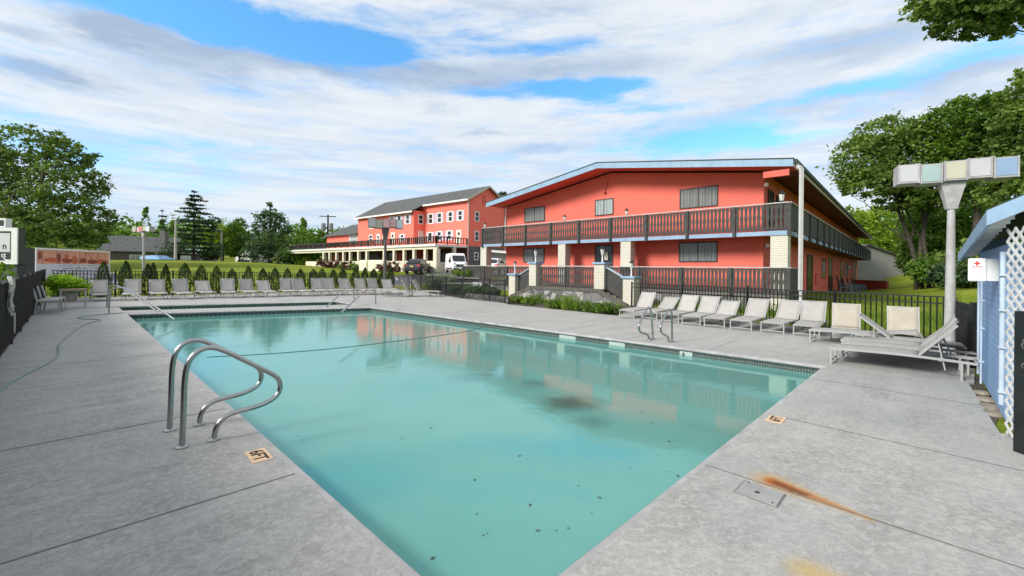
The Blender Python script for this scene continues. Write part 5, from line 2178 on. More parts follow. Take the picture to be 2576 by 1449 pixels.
# dark grey house at the left
zk = Z(300, 800, 4.39)
dH = 88.0
H = root('grey_house', 'low house with a long grey shingle roof and stone chimney', 'house', at(340, 655, dH))
e0, e1_ = at(*zk(340, 620), dH - 3), at(*zk(1590, 690), dH + 4)
r0, r1_ = at(*zk(470, 365), dH + 3), at(*zk(1545, 430), dH + 10)
dHx = Vector((e1_.x - e0.x, e1_.y - e0.y, 0)).normalized()
dHy = Vector((-dHx.y, dHx.x, 0))
LH = (e1_ - e0).length
ez_, rz0 = e0.z, (r0.z + r1_.z) / 2
o_ = Vector((e0.x, e0.y, 0))
mb = MB()
mb.prism([o_ + dHy * y + Vector((0, 0, z)) for y, z in ((.5, 0), (13.5, 0), (13.5, ez_), (7, rz0 - .2), (.5, ez_))][::-1], dHx * LH)
hw_ = mb.build('wall', surf('dark brown siding', (.13, .115, .10), .85, .2, 2), H)
mb = MB()
for ya, yb in ((0, 7), (14, 7)):
    q = [o_ + dHy * ya + Vector((0, 0, ez_ - .1)), o_ + dHy * yb + Vector((0, 0, rz0))]
    q += [q[1] + Vector((0, 0, .2)), q[0] + Vector((0, 0, .2))]
    q = [p - dHx * .6 for p in q]
    mb.prism(q if ya < yb else q[::-1], dHx * (LH + 1.2))
hr = mb.build('roof', m_roof, H)
cc = at(*zk(1385, 460), dH + 5)
MB().box((cc.x, cc.y, rz0 - .3), (1.1, 1.1, 3.4)).build('chimney', m_stone2, hr)
HF = Frame((o_.x, o_.y), (dHx.x, dHx.y), (dHy.x, dHy.y))
for s0, s1 in ((4.3, 6.0), (6.8, 8.6), (12.5, 14)):
    window(HF, H, .5, s0, s1, ez_ - 1.9, ez_ - .7, m_curt2, m_trimwhite, .12, -1, 1)

dG = 100.0
g0, g1 = at(447, 655, dG), at(503, 655, dG)
gr_ = at(470, 622, dG).z
GH = root('green_roof_cabin', 'small cabin with a pale green metal roof behind the pine', 'cabin', g0)
mb = MB().lohi((g0.x, g0.y, 0), (g1.x, g1.y + 6, gr_ - 1.4))
mb.build('wall', surf('grey cabin wall', (.16, .16, .15), .8), GH)
mb = MB().prism([Vector((g0.x - .4, g0.y - .5, gr_ - 1.5)), Vector((g0.x - .4, g0.y + 3, gr_ + .4)), Vector((g0.x - .4, g0.y + 6.5, gr_ - 1.5))], (g1.x - g0.x + .8, 0, 0))
mb.build('roof', surf('pale green metal roof', (.30, .42, .36), .5), GH)

dP = 96.0
p0, p1 = at(592, 656, dP), at(632, 656, dP)
pz, pe = at(617, 619, dP).z, at(617, 640, dP).z
PV = root('white_pavilion', 'small white gabled shop with a red sign beyond the lawn', 'building', p0)
mb = MB().prism([Vector((x, p0.y, z)) for x, z in ((p0.x, 0), (p1.x, 0), (p1.x, pe), (lerp(p0.x, p1.x, .65), pz), (p0.x, pe))], (0, 7, 0))
mb.build('wall', m_white, PV)
mb = MB().lohi((p0.x + .5, p0.y - .06, 1.8), (p1.x - .4, p0.y - .02, pe - 1.2))
mb.build('shop_window', m_glass, PV)
mb = MB().box((lerp(p0.x, p1.x, .2), p0.y - .15, pe + .9), (2.2, .12, .9))
mb.build('sign_board', m_red, PV)

# blue cover on the far lawn, small blue cover near the inn
c0, c1, c2, c3 = at(345, 657, 64), at(416, 658, 64), at(392, 642, 66), at(352, 644, 66)
o = MB().hexa([Vector((c0.x, c0.y, 1.6)), Vector((c1.x, c1.y, 1.6)), Vector((c1.x, c1.y + 5, 1.6)), Vector((c0.x, c0.y + 5, 1.6)),
               Vector((c3.x, c3.y, c3.z)), Vector((c2.x, c2.y, c2.z)), Vector((c2.x, c2.y + 2, c2.z)), Vector((c3.x, c3.y + 2, c3.z))]).build('tarpaulin', surf('blue tarpaulin', (.22, .40, .62), .5, .1, 2), bevel=.15)
tag(o, 'pale blue tarpaulin draped over a heap before the grey house', 'tarpaulin')
c0 = at(797, 665, 76)
o = MB().hexa([c0 + Vector((x, y, z)) for x, y, z in ((-1.4, 0, -.6), (1.4, 0, -.6), (1.4, 1.5, -.6), (-1.4, 1.5, -.6), (-.6, .3, .45), (1.0, .3, .45), (1.0, 1.1, .45), (-.6, 1.1, .45))]).build('tarpaulin', MATS['blue tarpaulin'], bevel=.15)
tag(o, 'small blue cover on the grass beside the inn porch', 'tarpaulin')

# pale building seen behind the motel column, left end
q0, q1 = at(1236, 672, 44), at(1266, 672, 43)
GB = root('white_annex', 'white framed grey annex glimpsed behind the left motel column', 'building', q0)
mb = MB().lohi((q0.x - .3, q0.y + 4, .3), (q1.x + 4.5, q0.y + 8, 3.3))
mb.build('wall', surf('pale grey annex', (.42, .44, .45), .6), GB)
mb = MB().box(((q0.x + q1.x) / 2 + 1.4, q0.y + 3.7, 3.35), (6.5, 1.0, .25), 0, rad(4))
mb.build('roof_edge', m_white, GB)

# ------------------------------------------------------------------ blue shed at the right edge
w0 = gp(2462, 944)
w1 = gp(2557, 1111)
sv = (w1 - w0).normalized()
ov = Vector((-sv.y, sv.x, 0))
if ov.x > 0:
    ov = -ov
S = Frame((w0.x, w0.y), (sv.x, sv.y), (-ov.x, -ov.y))      # t>0 goes into the shed
SH = root('blue_shed', 'pale blue clapboard pool shed with white lattice at the right edge', 'shed', w0)
WL, WT_, DP = 3.05, 1.93, 3.4
zsh = Z(3400, 900, 1.811)
mb = MB()
S.box(mb, 0.0, WL, 0, DP, .02, WT_ + .1)
mb.build('wall', m_shedblue, SH)
mb = MB()
S.box(mb, -.42, -.003, .02, DP, .02, WT_ + .05)
mb.build('white_siding', m_whitelap, SH)
mb = MB()
S.box(mb, -.02, .06, -.025, -.002, .03, WT_)
mb.build('corner_board', surf('pale blue white board', (.48, .57, .68), .5), SH)
# low pitched roof: the eave climbs a little towards the near gable
OV, RS0, RS1 = -.20, -.55, 3.98
EZ0, EZ1, RISE = 2.03, 2.32, 1.0


def eave(s, t, dz_=0.0):
    e = lerp(EZ0, EZ1, (s - RS0) / (RS1 - RS0))
    return S.p(s, t, e + RISE * (1 - abs(t - DP / 2) / (DP / 2 - OV)) + dz_)


mb = MB()
pr_ = [[eave(s, OV), eave(s, DP / 2), eave(s, DP - OV), eave(s, DP - OV, .05), eave(s, DP / 2, .05), eave(s, OV, .05)] for s in (RS0, RS1)]
mb.add(pr_[0] + pr_[1], [(0, 1, 2, 3, 4, 5), (11, 10, 9, 8, 7, 6)] + [(i, 6 + i, 6 + (i + 1) % 6, (i + 1) % 6) for i in range(6)])
rs = mb.build('roof', m_roofedge, SH)
mb = MB()
A0, A1 = eave(RS0, OV - .03, -.12), eave(RS1, OV - .03, -.12)
w_ = (-ov) * .025
up = Vector((0, 0, .155))
mb.hexa([A0, A1, A1 + w_, A0 + w_, A0 + up, A1 + up, A1 + w_ + up, A0 + w_ + up])
for s in (RS0 - .03, RS1 + .003):
    A0, A1 = eave(s, OV - .03, -.12), eave(s, DP / 2, -.12)
    w2 = sv * .027
    mb.hexa([A0, A0 + w2, A1 + w2, A1, A0 + up, A0 + w2 + up, A1 + w2 + up, A1 + up])
mb.build('fascia', m_blue, rs)
mb = MB()
A0, A1, B0, B1 = eave(RS0, OV, -.03), eave(RS1, OV, -.03), eave(RS0, .0, -.10), eave(RS1, .0, -.10)
mb.add([A0, A1, B1, B0], [(3, 2, 1, 0)])
A0, A1, B0, B1 = eave(WL, 0, -.035), eave(RS1, 0, -.035), eave(WL, DP / 2, -.035), eave(RS1, DP / 2, -.035)
mb.add([A0, A1, B1, B0], [(3, 2, 1, 0)])
for k in range(14):
    s = RS0 + .1 + k * .32
    q0, q1 = eave(s, OV + .02, -.05), eave(s, -.01, -.12)
    mb.bar(q0, q1, .045, .04)
mb.build('soffit', m_white, rs)
# gable end facing the camera
mb = MB()
mb.prism([S.p(WL - .002, 0, .02), S.p(WL - .002, DP, .02), S.p(WL - .002, DP, WT_), S.p(WL - .002, DP / 2, WT_ + 1.15), S.p(WL - .002, 0, WT_)], sv * .02)
mb.build('gable_wall', m_shedblue, SH)
# pipes
for (px_, py_), z1_, r_ in (((508, 560), WT_, .013), ((650, 560), WT_, .024)):
    s, _ = S.S(-.07, *zsh(px_, py_))
    q = S.p(s, -.07)
    big = r_ > .02
    mb = MB().tube([(q.x, q.y, .28 if big else .1), (q.x, q.y, z1_)], r_, 10)
    po = mb.build('conduit', surf('pale conduit paint', (.46, .56, .66), .45), SH, smooth='auto')
    for z in (.42, .90, 1.30, 1.68):
        MB().box((q.x, q.y, z), (.10 if big else .05, .06, .02), math.atan2(sv.y, sv.x)).build('pipe_clamp', MATS['pale conduit paint'], po)
# lattice screen standing off the near corner
lp = gp(2532, 1099)
ld_ = Vector((-.36, -.933, 0)).normalized()
LA = root('lattice_screen', 'white wooden lattice screen between the blue shed and the black gate post', 'lattice', lp)
mb = MB()
LW, ZL0, ZL1 = .85, .03, 2.16
pitch = .118
hgt = ZL1 - ZL0
ln_ = Vector((ld_.y, -ld_.x, 0))
for sg, off in ((1, 0), (-1, .012)):
    k = -hgt
    while k < LW:
        ta, tb = max(0.0, -k / hgt), min(1.0, (LW - k) / hgt)
        if tb > ta:
            xa, xb = k + hgt * ta, k + hgt * tb
            za, zb = (ZL0 + hgt * ta, ZL0 + hgt * tb) if sg > 0 else (ZL1 - hgt * ta, ZL1 - hgt * tb)
            pa, pb = lp + ld_ * xa + ln_ * off, lp + ld_ * xb + ln_ * off
            mb.bar((pa.x, pa.y, za), (pb.x, pb.y, zb), .030, .008, up=ln_)
        k += pitch
mb.build('lattice', surf('weathered white slats', (.60, .60, .59), .6, .12, 8), LA)
q = lp + ld_ * LW
MB().lohi((q.x - .03, q.y - .03, 0), (q.x + .03, q.y + .03, ZL1)).build('lattice_post', m_white, LA)
# soil strip with stones along the foot of the wall
mb = MB()
q = [S0, S1 + sd * .3, S1 + sd * .3 + BX * .0, S0]
c = [S0, S1, S.p(2.6, 0), S.p(-.2, 0)]
mb.add([(p.x, p.y, -.03) for p in c], [(0, 1, 2, 3)])
o = structure('soil_strip', mb, m_brownsoil)
mb = MB()
for k, (f, r_) in enumerate(((.42, .09), (.60, .12), (.78, .13), (.93, .12))):
    p = S0.lerp(S1, f).lerp(S.p(f * 2.4, 0), .5)
    st_ = MB().lathe((p.x, p.y, -.05), [(r_, 0), (r_ * 1.05, .03), (r_ * .8, .055)], 9).build('paving_stone', surf('tan paving stone', (.30, .26, .20), .9, .2, 9))
    tag(st_, ['smallest flat stone in the soil strip, farthest along the shed wall', 'second flat stone in the soil strip from the far end', 'third flat stone in the soil strip from the far end', 'nearest flat stone in the soil strip below the lattice'][k], 'stone', 'stones along the shed wall')
# first aid cabinet on its bracket at the far corner
q = at(2462, 679, 5.7)
FA = root('first_aid_box', 'white first aid cabinet with a red cross hung at the shed corner', 'first aid box', (q.x, q.y, q.z - .15))
rzb = math.atan2(-.55, -.83) + math.pi / 2
fx, fy = Vector((math.cos(rzb), math.sin(rzb), 0)), Vector((-math.sin(rzb), math.cos(rzb), 0))
MB().box((q.x, q.y, q.z), (.175, .17, .30), rzb).build('cabinet', m_white, FA, bevel=.02)
fr_ = q - fy * .088
crs = MB().box((fr_.x, fr_.y, q.z + .085), (.055, .006, .018), rzb)
crs.box((fr_.x, fr_.y, q.z + .085), (.018, .0065, .055), rzb)
for k, w_ in enumerate((.022, .016, .024)):
    c = fr_ + fx * (-.028 + .028 * k)
    crs.box((c.x, c.y, q.z + .04), (w_, .006, .011), rzb)
crs.build('red_cross', m_red, FA)
MB().box((fr_.x, fr_.y, q.z - .04), (.05, .012, .02), rzb).build('latch', m_trimwhite, FA)
bq = q + fx * .145
MB().box((bq.x, bq.y, q.z), (.115, .13, .28), rzb).build('mounting_bracket', m_trimwhite, FA)
# gate post and chain at the very edge
gq = gp(2577, 1140)
GP = root('gate_post', 'black gate post with a chain at the right edge', 'gate post', gq)
MB().lohi((gq.x - .05, gq.y - .05, 0), (gq.x + .05, gq.y + .05, 1.34)).build('post', m_black, GP)
mb = MB()
for k in range(9):
    a = k * 1.3
    c = Vector((gq.x - .05 + .02 * math.sin(a), gq.y - .06, 1.20 - .045 * k))
    mb.tube([c + Vector((.025 * math.cos(x), .012 * math.sin(x + a), .03 * math.sin(x))) for x in [2 * math.pi * i / 8 for i in range(9)]], .006, 5)
mb.build('chain', m_lampdark, GP, smooth=True)

# ------------------------------------------------------------------ lamps with coloured boxes
def lamp(label, base, zf0, zf1, zb1, mat, cols, L, rz, r0=.085, r1=.065, jig=(0, -.05, .0, .05, -.02), dep=.46):
    """pole to zf0, funnel zf0..zf1, row of boxes zf1..zb1"""
    r = root('box_lamp', label, 'lamp', base, rz, 'pole lamps with a row of coloured boxes')
    g = base[2]
    MB().lathe((0, 0, 0), [(r0 * 1.0, -.2), (r0, .02), (r1, zf0 - g)], 18).build('pole', mat, r, world=False, smooth='auto')
    a, b = zf0 - g - .02, zf1 - g + .04
    w0, w1 = r1 * 1.25, L * .115
    mb = MB().hexa([(-w0, -w0, a), (w0, -w0, a), (w0, w0, a), (-w0, w0, a), (-w1, -dep * .32, b), (w1, -dep * .32, b), (w1, dep * .32, b), (-w1, dep * .32, b)])
    mb.build('funnel', mat, r, world=False)
    n = len(cols)
    w = L / n
    h = zb1 - zf1
    for k, c in enumerate(cols):
        x = -L / 2 + w * (k + .5)
        z = zf1 - g + h / 2 + jig[k % len(jig)]
        y = jig[(k + 2) % len(jig)] * 1.2
        mb = MB().box((x, y, z), (w - .015, dep, h))
        bo = mb.build('lamp_box', m_lampgrey if mat is m_lampgrey else mat, r, world=False)
        cm = surf('lamp panel %d' % hash_col(c), c, .35, .05, 3)
        for sy in (-1, 1):
            MB().box((x, y + sy * (dep / 2 + .004), z + .005), (w - .07, .012, h - .06)).build('side_panel', cm, bo, world=False)
        MB().box((x, y, z - h / 2 - .004), (w - .07, dep - .06, .012)).build('bottom_panel', surf('muted underside %d' % hash_col(c), tuple(.25 + .25 * q for q in c), .5, .1, 4), bo, world=False)  # bottom panel takes a muted, greyer mix of the box colour
        for sx in (-1, 1):
            MB().box((x + sx * (w / 2 - .018), y - dep / 2 - .006, z), (.028, .014, h + .02)).build('corner_bead', m_lampgrey, bo, world=False)
    return r


def hash_col(c):
    return int(c[0] * 99) * 10000 + int(c[1] * 99) * 100 + int(c[2] * 99)


WHT, TEAL, CRM, SKY, PNK, RED_ = (.50, .50, .51), (.34, .44, .43), (.50, .485, .375), (.25, .355, .51), (.70, .42, .42), (.62, .20, .17)
b = gp(2389, 886)
lamp('tall grey pole lamp with white, teal, cream and blue boxes beside the blue shed', (b.x, b.y, 0), at(2396, 524, b.y).z, at(2400, 458, b.y).z, at(2400, 410, b.y).z,
     m_lampgrey, (WHT, TEAL, CRM, WHT, SKY), 1.84, rad(-30), .10, .062, (.0, -.022, .0, .018, -.010))
d = 31.0
b = at(968, 735, d)
lamp('dark pole lamp with pale pink and white boxes before the coral inn', (b.x, b.y, gz(b.x, b.y)), at(971, 601, d).z, at(968, 574, d).z, at(968, 551, d).z,
     m_lampdark, (WHT, CRM, PNK, PNK, (.62, .70, .76)), 2.35, rad(28), .12, .09)
d = 40.0
b = at(361, 690, d)
lamp('distant pole lamp with cream, red and white boxes on the far lawn', (b.x, b.y, gz(b.x, b.y)), at(364, 597, d).z, at(364, 583, d).z, at(364, 570, d).z,
     m_lampgrey, (CRM, PNK, RED_, CRM, (.66, .72, .76)), 2.5, rad(-20), .11, .085)

# thin light poles and utility poles
for u, v0, v1, dd, lab in ((441, 660, 553, 70, 'thin pale light pole beside the layered pine'), (557, 662, 578, 80, 'thin pale light pole before the bright green trees')):
    p = at(u, v0, dd)
    r = root('light_pole', lab, 'pole', (p.x, p.y, gz(p.x, p.y)), 0, 'thin light poles on the road side')
    zt_ = at(u, v1, dd).z
    MB().lathe((p.x, p.y, gz(p.x, p.y) - .3), [(.20, 0), (.12, zt_ - gz(p.x, p.y) + .3)], 10).build('pole', surf('pale concrete pole', (.50, .48, .42), .8), r, smooth='auto')
    MB().box((p.x - .5, p.y, zt_ + .05), (1.1, .3, .16)).build('lamp_head', m_white, r)


def utility(label, u, v0, v1, dd, trans=True):
    p = at(u, v0, dd)
    g = gz(p.x, p.y)
    zt_ = at(u, v1, dd).z
    r = root('utility_pole', label, 'pole', (p.x, p.y, g))
    MB().lathe((p.x, p.y, g - .5), [(.22, 0), (.15, zt_ - g + .5)], 10).build('pole', m_bark, r, smooth='auto')
    MB().box((p.x, p.y - .15, zt_ - .35), (3.0, .14, .16), rad(10)).build('crossarm', m_bark, r)
    if trans:
        for sx in (-.75, .7):
            MB().lathe((p.x + sx, p.y - .3, zt_ - 3.0), [(.38, 0), (.42, .1), (.42, 1.25), (.30, 1.35)], 14).build('transformer', surf('transformer grey', (.28, .29, .30), .5), r, smooth='auto')
        MB().box((p.x + .55, p.y - .1, zt_ - 4.6), (.15, .15, 1.2), 0, rad(30)).build('switch_arm', m_bark, r)
    else:
        MB().lathe((p.x - .5, p.y - .2, zt_ - 1.2), [(.2, 0), (.24, .1), (.24, .7), (.15, .8)], 12).build('transformer', m_white, r, smooth='auto')
    return r


utility('wooden utility pole with two grey transformers left of the coral inn', 824, 660, 540, 84)
up = utility('wooden utility pole standing behind the grey shed', 2217, 640, 565, 76, False)
a0, a1 = at(2220, 600, 76), at(2590, 588, 40)
mb = MB()
for dz_ in (0, -.5):
    mb.tube([a0.lerp(a1, t) + Vector((0, 0, dz_ * (1 - t) - 3.0 * (t * (1 - t)))) for t in [i / 14 for i in range(15)]], .03, 5)
o = mb.build('overhead_wires', surf('weathered wire', (.35, .35, .33), .6), smooth=True)
tag(o, 'pair of overhead wires drooping in front of the right hand trees', 'wires')

# ------------------------------------------------------------------ sign board and trailer at the left edge
d = 23.0
sr, sb_ = at(45.5, 574, d), at(42, 664, d)
SG = root('roadside_sign', 'white framed roadside sign with dark lower panel behind the left fence', 'sign', (sr.x - 1.5, d, gz(sr.x - 1.5, d)))
x1, x0 = sr.x, sr.x - 3.2
MB().lohi((x0, d, sb_.z), (x1, d + .35, sr.z)).build('sign_box', surf('dark sign box', (.05, .055, .05), .5), SG)
mb = MB()
fw = .17
mb.lohi((x0, d - .06, sr.z - fw), (x1 + .02, d - .003, sr.z + .02))
mb.lohi((x0, d - .06, sb_.z - .02), (x1 + .02, d - .003, sb_.z + fw))
mb.lohi((x1 - fw - .12, d - .06, sb_.z + fw), (x1 + .02, d - .003, sr.z - fw))
mb.build('sign_frame', m_white, SG)
zm = at(20, 637, d).z
MB().lohi((x0, d - .03, zm + .06), (x1 - fw - .22, d - .004, sr.z - fw - .10)).build('upper_panel', surf('pale sign face', (.60, .60, .62), .4, .04, 2), SG)
MB().lohi((x0, d - .03, sb_.z + fw), (x1 - fw - .16, d - .004, zm)).build('lower_panel', surf('dark green sign face', (.012, .03, .028), .4, .1, 4), SG)
p = at(13, 621, d)
text_mesh('n', .48, m_iron, SG, (p.x, d - .034, p.z), (1, 0, 0), (0, 0, 1), 'lettering', .01)
p = at(11, 642, d)
text_mesh('rt', .34, m_white, SG, (p.x, d - .034, p.z), (1, 0, 0), (0, 0, 1), 'lettering', .008)
sw = [at(u, v, d) for u, v in ((10, 646), (13, 651), (19, 655), (27, 655), (34, 653), (37, 651))]
MB().tube([Vector((q.x, d - .034, q.z)) for q in arc_smooth(sw, 2)], .03, 6).build('flourish', m_white, SG)
t0_ = at(14, 549, d)
MB().lohi((x0, d, sr.z + .03), (t0_.x, d + .3, t0_.z)).build('top_box', m_white, SG)
MB().lohi((x0, d - .02, sr.z + .12), (t0_.x - .10, d - .002, t0_.z - .10)).build('top_panel', m_iron, SG)
MB().lohi((x0, d + .05, -.6), (x1 - .1, d + .5, sb_.z)).build('sign_base', surf('dark sign base', (.055, .06, .065), .7), SG)

A_, B_ = at(88, 660, 32), at(275.5, 660, 39.5)
zt_ = 2.83
dT = Vector((B_.x - A_.x, B_.y - A_.y, 0)).normalized()
nT = Vector((dT.y, -dT.x, 0))
if nT.dot(-Vector((A_.x, A_.y, 0))) < 0:
    nT = -nT
A_, B_ = Vector((A_.x, A_.y, 0)), Vector((B_.x, B_.y, 0))
gT = gz(A_.x, A_.y)
TR = root('trailer', 'long black box trailer carrying a white framed printed banner of red seating', 'trailer', (A_.x, A_.y, gT))
T = Frame((A_.x, A_.y), (dT.x, dT.y), (-nT.x, -nT.y))
LTR = (B_ - A_).length
q = at(44, 640, 31.6)
wdt = Vector((q.x - A_.x, q.y - A_.y, 0))
mb = MB()
c = [A_, B_, B_ + wdt * 2, A_ + wdt * 2]
c = c if (c[1] - c[0]).cross(c[2] - c[1]).z > 0 else c[::-1]
mb.hexa([Vector((p.x, p.y, z)) for z in (gT + .55, zt_ - .05) for p in c])
mb.build('box_body', surf('black trailer skin', (.03, .03, .033), .5, .2, 2), TR)
mb = MB()
T.box(mb, 0, LTR, -.05, -.003, zt_ - .14, zt_)
T.box(mb, 0, .10, -.05, -.003, .35, zt_ - .14)
T.box(mb, LTR - .10, LTR, -.05, -.003, .35, zt_ - .14)
mb.build('frame', m_white, TR)
mb = MB()
T.box(mb, .10, LTR - .10, -.03, -.002, 1.62, zt_ - .14)
bn = mb.build('banner_picture', surf('sunset banner print', (.66, .36, .25), .6, .25, 1.1, col2=(.52, .20, .15)), TR)
mb = MB()
T.box(mb, .10, LTR - .10, -.03, -.002, .35, 1.62)
bl = mb.build('banner_text_strip', surf('pale banner vinyl', (.66, .67, .74), .6, .08, 2), TR)
m_red2 = surf('red seating print', (.36, .05, .03), .6, .35, 5, col2=(.12, .03, .025))
m_org = surf('orange seating print', (.60, .16, .07), .6, .3, 5, col2=(.34, .05, .03))
rnd = random.Random(12)
k_ = 0
for s0, s1, z0_, z1_, mt in ((.25, .7, 1.95, 2.6, m_red2), (.9, 2.6, 1.75, 2.15, m_org), (2.5, 3.0, 1.70, 2.5, m_red2), (3.1, 4.6, 1.72, 2.1, m_red2), (3.4, 4.1, 2.1, 2.42, m_org),
                           (4.4, 5.2, 1.68, 2.35, m_org), (5.5, 6.5, 1.70, 2.15, m_red2), (6.6, 8.2, 1.66, 2.05, m_red2), (7.0, 7.5, 2.05, 2.25, m_org), (8.3, 9.3, 1.70, 2.10, m_org), (9.3, 9.8, 1.66, 2.0, m_red2)):
    f = LTR / 10.2
    mb = MB()
    pts = []
    for i in range(14):
        a = 2 * math.pi * i / 14
        rr_ = .85 + rnd.random() * .25
        pts.append(((s0 + s1) / 2 * f + (s1 - s0) / 2 * f * rr_ * math.cos(a), (z0_ + z1_) / 2 + (z1_ - z0_) / 2 * rr_ * math.sin(a)))
    mb.prism([T.p(s, -.036 - .0006 * k_, z) for s, z in pts], nT * .002)
    k_ += 1
    mb.build('printed_seat', mt, bn)
mb = MB()
for s in (.25, .75, 2.4, 5.5, 6.3, 8.2, 9.4):
    T.box(mb, s * f, s * f + .05, -.0335, -.031, 1.7, 2.66)
mb.build('printed_posts', m_red2, bn)
mb = MB()
for row, (z, h_) in enumerate(((1.46, .07), (1.24, .12), (1.02, .09))):
    s = 2.2 * f + rnd.random()
    while s < LTR - 1.0:
        w_ = .05 + rnd.random() * .12
        T.box(mb, s, s + w_, -.034, -.031, z, z + h_ * (.6 + .5 * rnd.random()))
        s += w_ + .05 + (rnd.random() < .2) * .18
mb.build('small_print', surf('grey print', (.22, .24, .30), .6), bl)
for s in (3.6, 4.6):
    q = T.p(s, .1, gT + .38)
    MB().tube([q - nT * -.12, q - nT * .14], .38, 16).build('wheel', m_rubber, TR)
q = A_ + wdt * .6 - nT * -.6
MB().box((A_.x - .5, A_.y - .9, gT + .55), (.5, 1.4, .22), rad(10)).build('hitch', m_white, TR)

# ------------------------------------------------------------------ draped paving
def drape(name, poly, mat, off, step=.8):
    xs = np.arange(min(p[0] for p in poly) - step, max(p[0] for p in poly) + step, step)
    ys = np.arange(min(p[1] for p in poly) - step, max(p[1] for p in poly) + step, step)
    loop = subdivide_loop([Vector((p[0], p[1], 0)) for p in poly], step)
    bm = bmesh.new()
    pts = [(p.x, p.y) for p in loop]
    PV_ = [Vector((p[0], p[1], 0)) for p in poly]
    X, Y = np.meshgrid(xs, ys)
    ins_ = inside(X, Y, offset(PV_, -.35 * step)).ravel()
    pin = np.stack([X.ravel(), Y.ravel()], 1)[ins_]
    allp = [Vector((a, b)) for a, b in pts] + [Vector((a, b)) for a, b in pin]
    n = len(pts)
    r = geometry.delaunay_2d_cdt(allp, [(i, (i + 1) % n) for i in range(n)], [list(range(n))], 1, 1e-4)
    co = np.array([(v.x, v.y) for v in r[0]])
    z = ground_z(co[:, 0], co[:, 1]) + off
    v = np.column_stack([co, z])
    o = obj(name, v, [tuple(f) for f in r[2]], mat, smooth=True)
    return tag(o, kind='structure')


drape('parking_lot', [A3(985, 36.2, 0), A3(1090, 37.2, 0), A3(1150, 41, 0), A3(1235, 43, 0), A3(1262, 52, 0), A3(1300, 62, 0), A3(1125, 60, 0), A3(1078, 51, 0), A3(985, 45.5, 0)], m_asph, .05)
drape('driveway', [A3(-120, 28, 0), A3(300, 32, 0), A3(292, 41, 0), A3(-120, 48, 0)], m_road, .06)
drape('road', [A3(215, 62, 0), A3(440, 64, 0), A3(640, 70, 0), A3(812, 80, 0), A3(818, 90, 0), A3(640, 79, 0), A3(440, 73, 0), A3(215, 71, 0)], m_road, .09, 1.5)


def gpt(zf, x, y):
    """pixel onto the terrain (few fixed-point steps)"""
    u, v = zf(x, y) if zf else (x, y)
    dd = 45.0
    for _ in range(25):
        q = at(u, v, dd)
        g = gz(q.x, q.y)
        _, k = ray(u, v)
        nd = (g - EYE) / k if abs(k) > 1e-5 else dd
        if not (5 < nd < 160):
            nd = dd
        dd = dd * .6 + nd * .4
    q = at(u, v, dd)
    return Vector((q.x, q.y, gz(q.x, q.y)))


z6 = Z(1450, 880, 5.152)
mb = MB()
for (u0, d0, u1, d1) in ((1079, 45.5, 1062, 50.5), (1141, 45, 1118, 53), (1000, 41.5, 994, 44.5)):
    p, q = Vector(A3(u0, d0, 0)), Vector(A3(u1, d1, 0))
    dd = (q - p).normalized()
    s_ = Vector((-dd.y, dd.x, 0)) * .07
    n_ = 6
    for k in range(n_):
        a, b = p.lerp(q, k / n_), p.lerp(q, (k + 1) / n_)
        za, zb = gz(a.x, a.y) + .065, gz(b.x, b.y) + .065
        mb.add([(a.x + s_.x, a.y + s_.y, za), (a.x - s_.x, a.y - s_.y, za), (b.x - s_.x, b.y - s_.y, zb), (b.x + s_.x, b.y + s_.y, zb)], [(0, 1, 2, 3)])
structure('parking_lines', mb, m_paint)
mb = MB()
ks = [A3(985, 35.9, 0), A3(1090, 36.9, 0), A3(1150, 40.7, 0)]
for i in range(2):
    for k in range(5):
        a, b = Vector(ks[i]).lerp(Vector(ks[i + 1]), k / 5), Vector(ks[i]).lerp(Vector(ks[i + 1]), (k + 1) / 5)
        mb.bar((a.x, a.y, gz(a.x, a.y) + .02), (b.x, b.y, gz(b.x, b.y) + .02), .25, .30)
structure('kerb', mb, m_gutter)

pb_ = [gp(1281, 765), gp(1553, 793), Vector((lR.x + .6, lR.y + .3, 0)), Vector((pR.x, pR.y + .3, 0)), Vector((pL.x, pL.y + .2, 0)), Vector((lL.x - .5, lL.y, 0))]
drape('planting_bed', [(p.x, p.y) for p in pb_], m_brownsoil, .04, .4)
pb_ = [F3 + Vector((-.3, .2, 0)), F4 + Vector((0, .12, 0)), F5 + Vector((.2, .1, 0)), Vector(A3(1272, 25.5, 0)), Vector(A3(1120, 30.5, 0)), Vector(A3(1080, 31, 0))]
drape('planting_soil', [(p.x, p.y) for p in pb_], m_brownsoil, .05, .5)
# stepped stone planter beside the terrace
PLN = root('stone_planter', 'two tier fieldstone planter wall with pale coping beside the terrace', 'planter', A3(1150, 29.5, 0))
for (u0, u1, dd, vtop, dep) in ((1112, 1212, 29.0, 712, 1.6), (1132, 1222, 31.2, 699, 2.4)):
    p, q = Vector(A3(u0, dd, 0)), Vector(A3(u1, dd + .6, 0))
    zt_ = at((u0 + u1) / 2, vtop, dd).z
    mb = MB()
    mb.hexa([Vector((a.x, a.y, z)) for z in (-.4, zt_ - .08) for a in (p, q, q + Vector((.2, dep, 0)), p + Vector((.2, dep, 0)))])
    mb.build('stone_tier', m_stone2, PLN)
    mb = MB()
    e = Vector((0, -.06, 0))
    mb.hexa([Vector((a.x, a.y, z)) for z in (zt_ - .078, zt_) for a in (p + e, q + e, q + Vector((.2, .4, 0)), p + Vector((.2, .4, 0)))])
    mb.build('coping', m_gutter, PLN)
mb = MB()
for a, b in ((F3, F4), (F4, F5)):
    e = Vector((.15, .35, 0))
    mb.hexa([Vector((p.x, p.y, z)) for z in (-.3, .26) for p in (a + e, b + e, b + e + Vector((.05, .3, 0)), a + e + Vector((.05, .3, 0)))])
